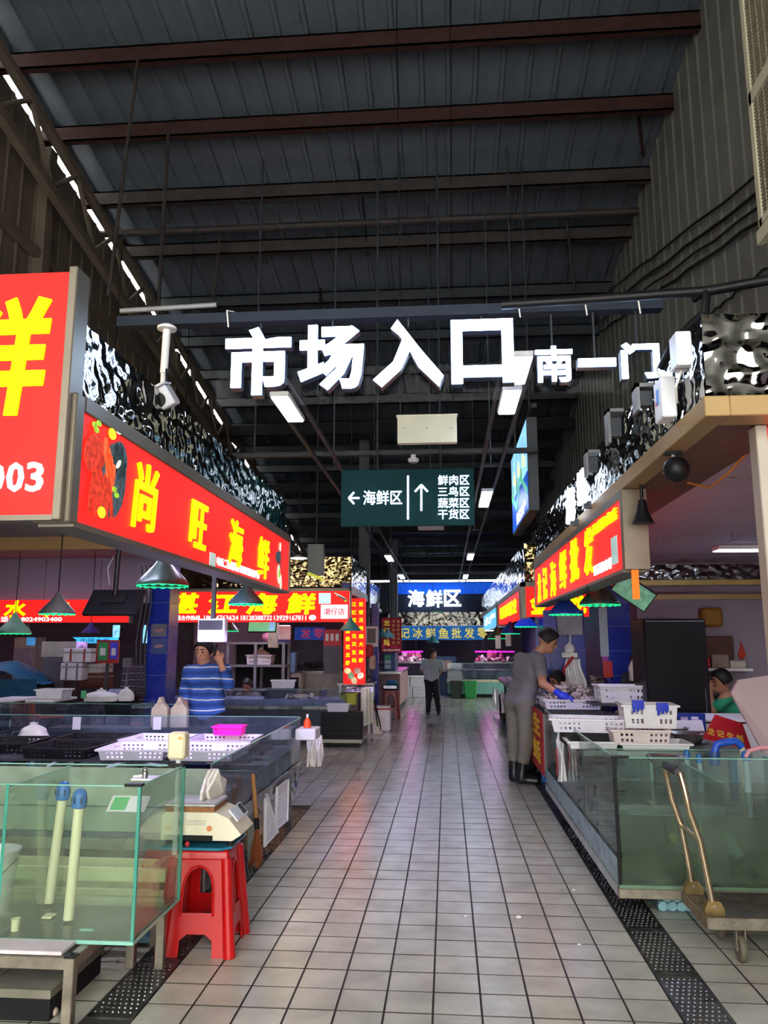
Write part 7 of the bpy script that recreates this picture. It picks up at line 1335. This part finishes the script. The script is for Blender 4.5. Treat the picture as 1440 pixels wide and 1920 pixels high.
# low partitions left of far aisle
lp = thing('far_booth', 'blue booth with notices left of the far aisle', 'booth', (-2.0, 20.2, 0)); a, b = PY(718, 1224, 20.2), PY(742, 1268, 20.2); MB().box((a.x, 20.2, .901), (b.x, 20.6, a.z)).build('panel', M('1c3468', .4), lp, bevel=.01)
for k in range(3): p = PY(727, 1232+9*k, 20.19); MB().box((p.x-.08, 20.19, p.z-.05), (p.x+.08, 20.2, p.z+.05)).build('notice', M(('4aa06a','a8b8c0','a8b8c0')[k], .5), lp)
sd_ = thing('far_counter', 'far left counter with pinkish front along the aisle', 'counter', (-1.5, 21, 0)); MB().box((-2.3, 19.2, .1), (-1.15, 23.0, .85)).build('front', M('8c6c6c', .6), sd_); MB().box((-2.32,19.18,.85),(-1.12,23.02,.9)).build('top', m_steel, sd_); MB().box((-2.2,19.3,0),(-1.3,22.9,.1)).build('base', m_dark, sd_)
# scraps on the aisle floor
for k, (px, py) in enumerate(((973,1722),(1086,1774),(873,1720),(1076,1671))): p = PZ(px, py); mb = MB(); mb.sphere((p.x, p.y, .008), .016 if k < 1 else .009, 7, 5, (1.2,.8,.5)); solo(mb, 'paper_scrap', m_white, ('larger white scrap on the floor tiles','small white scrap near the right drain','tiny scrap left of the larger white scrap','tiny pale scrap on the right drain')[k], 'scrap')
# ================================================================== people (implicit surfaces, one skin per body)
def surfnet(F, o, h):
    S = F < 0; nx, ny, nz = F.shape
    c = [S[i:nx-1+i, j:ny-1+j, k:nz-1+k] for i in (0,1) for j in (0,1) for k in (0,1)]
    cnt = sum(x.astype(np.int8) for x in c); act = (cnt > 0) & (cnt < 8)
    idx = -np.ones(act.shape, int); ii = np.argwhere(act); idx[act] = np.arange(len(ii))
    acc = np.zeros((len(ii), 3)); num = np.zeros(len(ii))
    off = [(i,j,k) for i in (0,1) for j in (0,1) for k in (0,1)]
    for a in range(8):
        for ax in range(3):
            p = off[a]
            if p[ax]: continue
            q = list(p); q[ax] = 1
            fa = F[ii[:,0]+p[0], ii[:,1]+p[1], ii[:,2]+p[2]]; fb = F[ii[:,0]+q[0], ii[:,1]+q[1], ii[:,2]+q[2]]
            m = (fa < 0) != (fb < 0); t = np.where(m, fa/np.where(m, fa-fb, 1), 0); pos = np.tile(np.array(p, float), (len(ii), 1)); pos[:, ax] += t
            acc += np.where(m[:, None], pos, 0); num += m
    v = (ii+acc/num[:, None])*h+np.array(o); fs = []
    for ax in range(3):
        b, cc = [(1,2),(2,0),(0,1)][ax]
        s0 = [slice(None)]*3; s1 = [slice(None)]*3; s0[ax] = slice(0,-1); s1[ax] = slice(1,None)
        e = S[tuple(s0)] != S[tuple(s1)]; g = np.argwhere(e); ok = (g[:, b] > 0) & (g[:, cc] > 0) & (g[:, b] < F.shape[b]-1) & (g[:, cc] < F.shape[cc]-1); g = g[ok]
        def at_(db, dc): q = g.copy(); q[:, b] -= db; q[:, cc] -= dc; return idx[q[:,0], q[:,1], q[:,2]]
        quads = np.stack([at_(1,1), at_(0,1), at_(0,0), at_(1,0)], 1); inside = S[g[:,0], g[:,1], g[:,2]]
        quads[~inside] = quads[~inside][:, ::-1]; fs.append(quads)
    return v, np.concatenate(fs)
def blob(caps, h=.01, k=.02, grow=0, planes=(), subs=()):
    P = np.array([[*c[0]] for c in caps]+[[*c[1]] for c in caps]); R = max(max(c[2], c[3]) for c in caps)+grow+3*h
    lo = P.min(0)-R-k; hi = P.max(0)+R+k; n = np.ceil((hi-lo)/h).astype(int)+1; F = np.full(n, 9., np.float32)
    ax = [lo[i]+h*np.arange(n[i]) for i in range(3)]
    for c in caps:
        a, b = np.array(c[0], float), np.array(c[1], float); r0, r1 = c[2]+grow, c[3]+grow; kk = c[4] if len(c) > 4 else k; m = max(r0, r1)+kk*2+2*h
        i0 = np.maximum(0, ((np.minimum(a, b)-m-lo)/h).astype(int)); i1 = np.minimum(n, ((np.maximum(a, b)+m-lo)/h).astype(int)+2)
        sl_ = tuple(slice(i0[i], i1[i]) for i in range(3)); X, Y, Z = np.meshgrid(*[ax[i][sl_[i]] for i in range(3)], indexing='ij')
        d = b-a; L = max(1e-9, d@d); t = np.clip(((X-a[0])*d[0]+(Y-a[1])*d[1]+(Z-a[2])*d[2])/L, 0, 1)
        D = np.sqrt((X-a[0]-t*d[0])**2+(Y-a[1]-t*d[1])**2+(Z-a[2]-t*d[2])**2)-(r0+(r1-r0)*t)
        G = F[sl_]; hh = np.clip(.5+.5*(G-D)/kk, 0, 1); F[sl_] = G*(1-hh)+D*hh-kk*hh*(1-hh)
    if len(planes) or len(subs):
        X, Y, Z = np.meshgrid(*ax, indexing='ij')
        for p, nn in planes: nn = np.array(nn, float)/np.linalg.norm(nn); F = np.maximum(F, (X-p[0])*nn[0]+(Y-p[1])*nn[1]+(Z-p[2])*nn[2])
        for p, r in subs: F = np.maximum(F, r-np.sqrt((X-p[0])**2+(Y-p[1])**2+(Z-p[2])**2))
    v, f = surfnet(F, lo, h); mb = MB(); mb.v = [tuple(x) for x in v]; mb.f = [tuple(int(i) for i in q) for q in f]; return mb
m_skin = M('b07c60', .55, 0, .08, 14); m_skin2 = M('9c6c52', .55, 0, .08, 14); m_hair = M('120f0e', .6, 0, .2, 40)
def person(label, J, s=1.0, look=(0,-1,0), tilt=(0,0,1), shirt=None, sleeves=.6, trousers=None, shorts=1.0, boots=None, skin=None, hand_dirs=None, gloves=None, h=.011, grip=False, bald=0, mouth=True):
    J = {k: np.array(v, float) for k, v in J.items()}; skin = skin or m_skin
    base = (J['pelvis'][0], J['pelvis'][1], min(J['ankR'][2], J['ankL'][2])-.08*s); root = thing('person', label, 'person', base)
    fw = Vector(look).normalized(); up = Vector(tilt); up = (up-fw*up.dot(fw)).normalized(); rt_ = fw.cross(up); H = Vector(J['head'])
    def hp(x, y, z): return tuple(H+rt_*(x*s)+fw*(y*s)+up*(z*s))
    sh = Vector(J['shR']-J['shL']).normalized(); hv = Vector(J['hipR']-J['hipL']).normalized()
    def off(p, v, d): return tuple(Vector(p)+v*(d*s))
    torso = [(off(J['chest'],sh,-.10), off(J['chest'],sh,.10), .105*s, .105*s, .06), (off(J['belly'],hv,-.08), off(J['belly'],hv,.08), .10*s, .10*s, .06), (off(J['pelvis'],hv,-.075), off(J['pelvis'],hv,.075), .11*s, .11*s, .06), (J['shL'], J['shR'], .062*s, .062*s, .05)]
    arms = {}; legs = {}
    for q in 'LR':
        arms['u'+q] = (J['sh'+q], J['el'+q], .056*s, .044*s, .03); arms['f'+q] = (J['el'+q], J['wr'+q], .042*s, .029*s, .02)
        legs['t'+q] = (J['hip'+q], J['kn'+q], .085*s, .06*s, .04); legs['s'+q] = (J['kn'+q], J['ank'+q], .056*s, .037*s, .03); legs['f'+q] = (J['ank'+q]-np.array((0,0,.04*s)), J['toe'+q], .04*s, .032*s, .03)
    head = [(hp(0,-.018,.035), hp(0,.01,.03), .088*s, .082*s, .03), (hp(0,.02,-.03), hp(0,.045,-.075), .066*s, .044*s, .03), (hp(0,.088,.005), hp(0,.105,-.028), .008*s, .014*s, .012),
        (hp(.078,-.005,.005), hp(.08,-.01,-.03), .014*s, .011*s, .008), (hp(-.078,-.005,.005), hp(-.08,-.01,-.03), .014*s, .011*s, .008), (hp(-.02,.085,-.062), hp(.02,.085,-.062), .009*s, .009*s, .008), (hp(-.035,.075,.028), hp(.035,.075,.028), .014*s, .014*s, .01),
        (tuple((Vector(J['neck'])*.75+Vector(J['chest'])*.25)), hp(0,-.01,-.05), .058*s, .05*s, .03)]
    hands = []; gl = []
    for q in 'LR':
        w = Vector(J['wr'+q]); d = Vector((hand_dirs or {}).get(q, J['wr'+q]-J['el'+q])).normalized(); fa = Vector(J['wr'+q]-J['el'+q]).normalized()
        side = d.cross(Vector((0,0,1))) if abs(d.z) < .8 else d.cross(Vector((0,1,0))); side = side.normalized(); nrm = side.cross(d)
        hand = [(tuple(w), tuple(w+d*.05*s), .030*s, .034*s, .015), (tuple(w+d*.05*s-side*.02*s), tuple(w+d*.05*s+side*.02*s), .022*s, .022*s, .012)]
        for i in range(4):
            b0 = w+d*.075*s+side*((i-1.5)*.02*s); ln = (.03,.036,.033,.026)[i]*s; m1 = b0+d*ln+nrm*.004; cu = d*(.4 if not grip else .0)+nrm*(-.6 if not grip else -1); e = m1+cu.normalized()*ln*.9
            hand += [(tuple(b0), tuple(m1), .0105*s, .0095*s, .004), (tuple(m1), tuple(e), .0095*s, .008*s, .004)]
        tb = w+d*.025*s-side*.03*s; tm = tb+(d*.5-side*.7).normalized()*.035*s; hand += [(tuple(tb), tuple(tm), .014*s, .011*s, .006), (tuple(tm), tuple(tm+(d-nrm*.5).normalized()*.03*s), .011*s, .009*s, .004)]
        (gl if gloves and q in gloves else hands).extend(hand)
        if gloves and q in gloves: hands.extend(hand[:2]); gl.append((tuple(w-fa*.06*s), tuple(w), .036*s, .034*s, .015))
    body = torso+list(arms.values())+list(legs.values())+head+hands
    bo = blob(body, h, .02).build('body', skin, root, smooth=3.0)
    # hair: shell around the skull, face removed
    skull = [(hp(0,-.018,.035), hp(0,.01,.03), .088*s, .082*s, .03), (hp(0,-.05,-.02), hp(0,-.03,.03), .072*s, .08*s, .03), (hp(0,.04,.075), hp(0,-.02,.08), .05*s, .06*s, .03)]
    fpl = [(hp(0,.03 if not bald else -.01,.0), tuple(fw*.85-up*.62)), (hp(0,0,-.03), tuple(-up*.8-fw*.35))]
    blob(skull, h*.8, .02, .012*s, fpl).build('hair', m_hair, bo, smooth=3.0)
    for x in (-.032, .032):
        MB().sphere(hp(x,.083,.008), .010*s, 8, 6).build('eye', m_black, bo, smooth=True); MB().cyl(hp(x-.02,.094,.036), hp(x+.02,.094,.038), .005*s, n=6).build('eyebrow', m_hair, bo)
    MB().cyl(hp(-.022,.094,-.062), hp(.022,.094,-.062), .004*s, n=6).build('mouth', M('8a4a40', .6), bo)
    if shirt:
        cs = list(torso); pl = [] 
        for q in 'LR':
            a, b, r0, r1, k = arms['u'+q]; a, b = np.array(a), np.array(b)
            if sleeves <= 1: e = a+(b-a)*sleeves; cs.append((a, e, r0+.008*s, r1+.016*s, .03))
            else: cs.append((a, b, r0+.008*s, r1+.008*s, .03)); f = np.array(J['el'+q])+(J['wr'+q]-J['el'+q])*(sleeves-1); cs.append((b, f, r1+.008*s, .034*s, .02))
        cs.append((tuple(J['neck']-np.array((0,0,.03*s))), tuple(J['chest']), .058*s, .08*s, .04))
        nd = (J['neck']-J['chest']); nd = nd/np.linalg.norm(nd); pv = J['pelvis']-J['belly']; pv = pv/np.linalg.norm(pv)
        blob(cs, h, .03, .010*s, [(tuple(J['neck']+nd*.028*s), tuple(nd)), (tuple(J['pelvis']+pv*.05*s), tuple(pv))]).build('shirt', shirt, bo, smooth=3.0)
    if trousers:
        cs = [torso[2], (torso[1][0], torso[1][1], .085*s, .085*s, .05)]; pl = []
        for q in 'LR':
            kn, an = np.array(J['kn'+q]), np.array(J['ank'+q]); cs.append((*legs['t'+q][:2], .088*s, .072*s, .04)); cs.append((kn, kn+(an-kn)*shorts, .07*s, (.056 if boots else .05)*s, .04))
        up_ = J['belly']-J['pelvis']; up_ = up_/np.linalg.norm(up_)
        blob(cs, h, .03, .008*s, [(tuple(J['pelvis']+up_*.05*s), tuple(up_))]).build('trousers', trousers, bo, smooth=3.0)
    for q in 'LR':
        kn, an, to = (np.array(J[a+q]) for a in ('kn','ank','toe')); hl = an-np.array((0,0,.045*s)); bk_ = (an-to); bk_[2] = 0; bk_ = bk_/np.linalg.norm(bk_)*.03*s
        fz_ = base[2]
        if boots: cs = [(kn+(an-kn)*.42, an, .064*s, .052*s, .03), (an, hl+bk_*.3, .05*s, .046*s, .03), (hl, to, .048*s, .04*s, .03)]
        else: cs = [(hl+bk_*.6, hl, .038*s, .042*s, .02), (hl, to, .044*s, .036*s, .03)]
        sh_ = blob(cs, h, .02, .004, [((0,0,fz_+.004), (0,0,-1))]+([(tuple(kn+(an-kn)*.42), tuple(kn-an))] if boots else [(tuple(an+np.array((0,0,.02*s))), (0,0,1))])).build('boot' if boots else 'shoe', boots or m_blackp, bo, smooth=3.0)
    for g_ in (gl[:len(gl)//2], gl[len(gl)//2:]):
        if g_: blob(g_, h*.7, .01, .005).build('glove', m_glove, bo, smooth=3.0)
    return root
def PJ(Y0, d): return {k: tuple(PY(v[0], v[1], Y0+(v[2] if len(v) > 2 else 0))) for k, v in d.items()}
# man in grey at the oyster trays
j = PJ(9.48, dict(head=(1027,1203), neck=(1006,1224), chest=(990,1256), belly=(981,1288), pelvis=(973,1314), shR=(1010,1238,-.14), elR=(1018,1281,-.4), wrR=(1052,1304,-.62), shL=(976,1236,.14), elL=(1000,1277,.28), wrL=(1046,1300,.24), hipR=(984,1322,-.08), knR=(987,1388,-.09), ankR=(978,1452,-.09), hipL=(963,1320,.08), knL=(965,1384,.1), ankL=(964,1447,.1)))
for q, dy in (('R',-.11),('L',.1)): a = j['ank'+q]; j['ank'+q] = (a[0], a[1], .09); j['toe'+q] = (a[0]+.17, a[1]-.03, .042)
person('man in grey T-shirt and black rubber boots bending over the oysters', j, 1.08, (.93,-.12,-.38), (.35,0,.93), M('6e6870', .85, 0, .06, 8, .2), .62, M('6a665e', .85, 0, .06, 8, .2), .62, M('15171c', .35, 0, .05, 6), hand_dirs={'R': (.9,-.25,-.25), 'L': (.9,0,-.3)}, gloves='RL', h=.009)
# man in striped shirt on the phone
j = PJ(7.95, dict(head=(381,1223), neck=(385,1248), chest=(387,1274), belly=(388,1308), pelvis=(388,1338), shR=(356,1260), elR=(347,1297,.02), wrR=(347,1328,-.1), shL=(420,1258), elL=(428,1283,-.12), wrL=(413,1242,-.14), hipR=(373,1345), knR=(372,1425), hipL=(404,1345), knL=(404,1425)))
for q in 'LR': kx = j['kn'+q]; j['ank'+q] = (kx[0], kx[1]+.02, .09); j['toe'+q] = (kx[0], kx[1]-.15, .04); j['kn'+q] = (kx[0], kx[1], .5)
ph = person('man in blue striped polo holding a phone to his ear behind the left counter', j, 1.0, (-.12,-1,-.08), (0,0,1), STRIPES(('27549c','1c3c78'), 'b8bcc0', 'polo', .105), 1.5, M('15171f', .8), 1.0, None, hand_dirs={'L': (-.5,.1,.9), 'R': (0,-.3,-1)}, h=.009, bald=.0)
p = PY(404, 1219, 7.80); solo(MB().obox(p, (.009,.022,.06), Matrix.Rotation(.2,3,'Y')), 'mobile_phone', m_black, 'dark mobile phone held at the striped man\'s ear', 'phone', bevel=.004)
# far man in the aisle
j = PJ(17.96, dict(head=(812,1227), neck=(811,1237), chest=(810,1248), belly=(809,1262), pelvis=(809,1274), shR=(797,1241), elR=(791,1256,.06), wrR=(800,1268,.22), shL=(825,1242), elL=(830,1256,.06), wrL=(820,1268,.22), hipR=(803,1277), knR=(804,1306), hipL=(816,1277), knL=(819,1306)))
for q, dx in (('R',-.02),('L',.04)): kx = j['kn'+q]; j['ank'+q] = (kx[0]+dx, kx[1]+.02, .08); j['toe'+q] = (kx[0]+dx, kx[1]-.14, .035)
person('man in pale grey polo and dark trousers standing in the aisle', j, .90, (.3,-1,.05), (0,0,1), M('9aa4a8', .85, 0, .06, 8), .8, M('12141c', .8), 1.0, None, hand_dirs={'L': (-.8,0,-.3), 'R': (.8,0,-.3)}, h=.011)
def seated(label, Y, hx, hy, look, s=.95, shirt=None, hand=None, skin=None, yaw=0, sleeves=.6, seat_z=.45):
    H = PY(hx, hy, Y); f = Vector(look); f.z = 0; f = f.normalized(); r = f.cross(Z_); d = {}
    def q(fwd, side, dz): return tuple(Vector((H.x, H.y, H.z+dz*s))+f*(fwd*s)+r*(side*s))
    pz_ = H.z-.66*s
    d = dict(head=q(0,0,0), neck=q(-.06,0,-.15), chest=q(-.09,0,-.29), belly=q(-.10,0,-.47), pelvis=q(-.10,0,-.64), shR=q(-.07,.17,-.19), shL=q(-.07,-.17,-.19), elR=q(.05,.22,-.44), elL=q(.05,-.22,-.44), wrR=q(.26,.12,-.42), wrL=q(.26,-.12,-.42), hipR=q(-.06,.09,-.66), hipL=q(-.06,-.09,-.66), knR=q(.36,.11,-.62), knL=q(.36,-.11,-.62))
    if hand: d.update({k: tuple(PY(*v)) for k, v in hand.items()})
    for a in 'LR': k = d['kn'+a]; d['ank'+a] = (k[0], k[1], .09); d['toe'+a] = tuple(Vector((k[0], k[1], .04))+f*.16)
    person(label, d, s, look, (0,0,1), shirt, sleeves, M('23252c', .8), 1.0, None, skin, h=.014)
    b = Vector(d['pelvis']); st_ = thing('low_stool', 'low stool under the '+' '.join(label.split()[:8]), 'stool', (b.x, b.y, 0)); zt_ = b.z-.13*s; MB().box((b.x-.16, b.y-.16, zt_-.03), (b.x+.16, b.y+.16, zt_)).build('seat', m_bluep, st_, bevel=.01)
    for sx in (-1,1):
        for sy in (-1,1): MB().cyl((b.x+sx*.13, b.y+sy*.13, zt_-.03), (b.x+sx*.14, b.y+sy*.14, 0), .018, n=6).build('leg', m_bluep, st_)
seated('seated man in a grey shirt looking down in the second left stall', 13.92, 463, 1286, (-.1,-1,-.45), .95, M('6c6c6a', .85))
seated('seated person in dark blue behind the man in grey', 10.0, 1044, 1278, (-.8,-.5,-.2), .95, M('3c4a78', .85), skin=m_skin2)
seated('seated man in a green T-shirt eating at the right stall', 9.05, 1352, 1279, (-1,-.15,-.05), 1.0, M('2f9c74', .85, 0, .05, 8), hand={'shR': (1362,1306,8.85), 'elR': (1336,1333,8.8), 'wrR': (1331,1297,8.85), 'shL': (1360,1304,9.23), 'elL': (1334,1330,9.3), 'wrL': (1330,1300,9.1)}, sleeves=.7)
seated('half hidden person between blue column and black cabinet', 9.6, 1196, 1243, (-.6,-.8,0), .95, M('2a3040', .85))
seated('dark dressed person in the far magenta lit stall', 26.7, 776, 1239, (0,-1,0), 1.0, M('1c1820', .85))
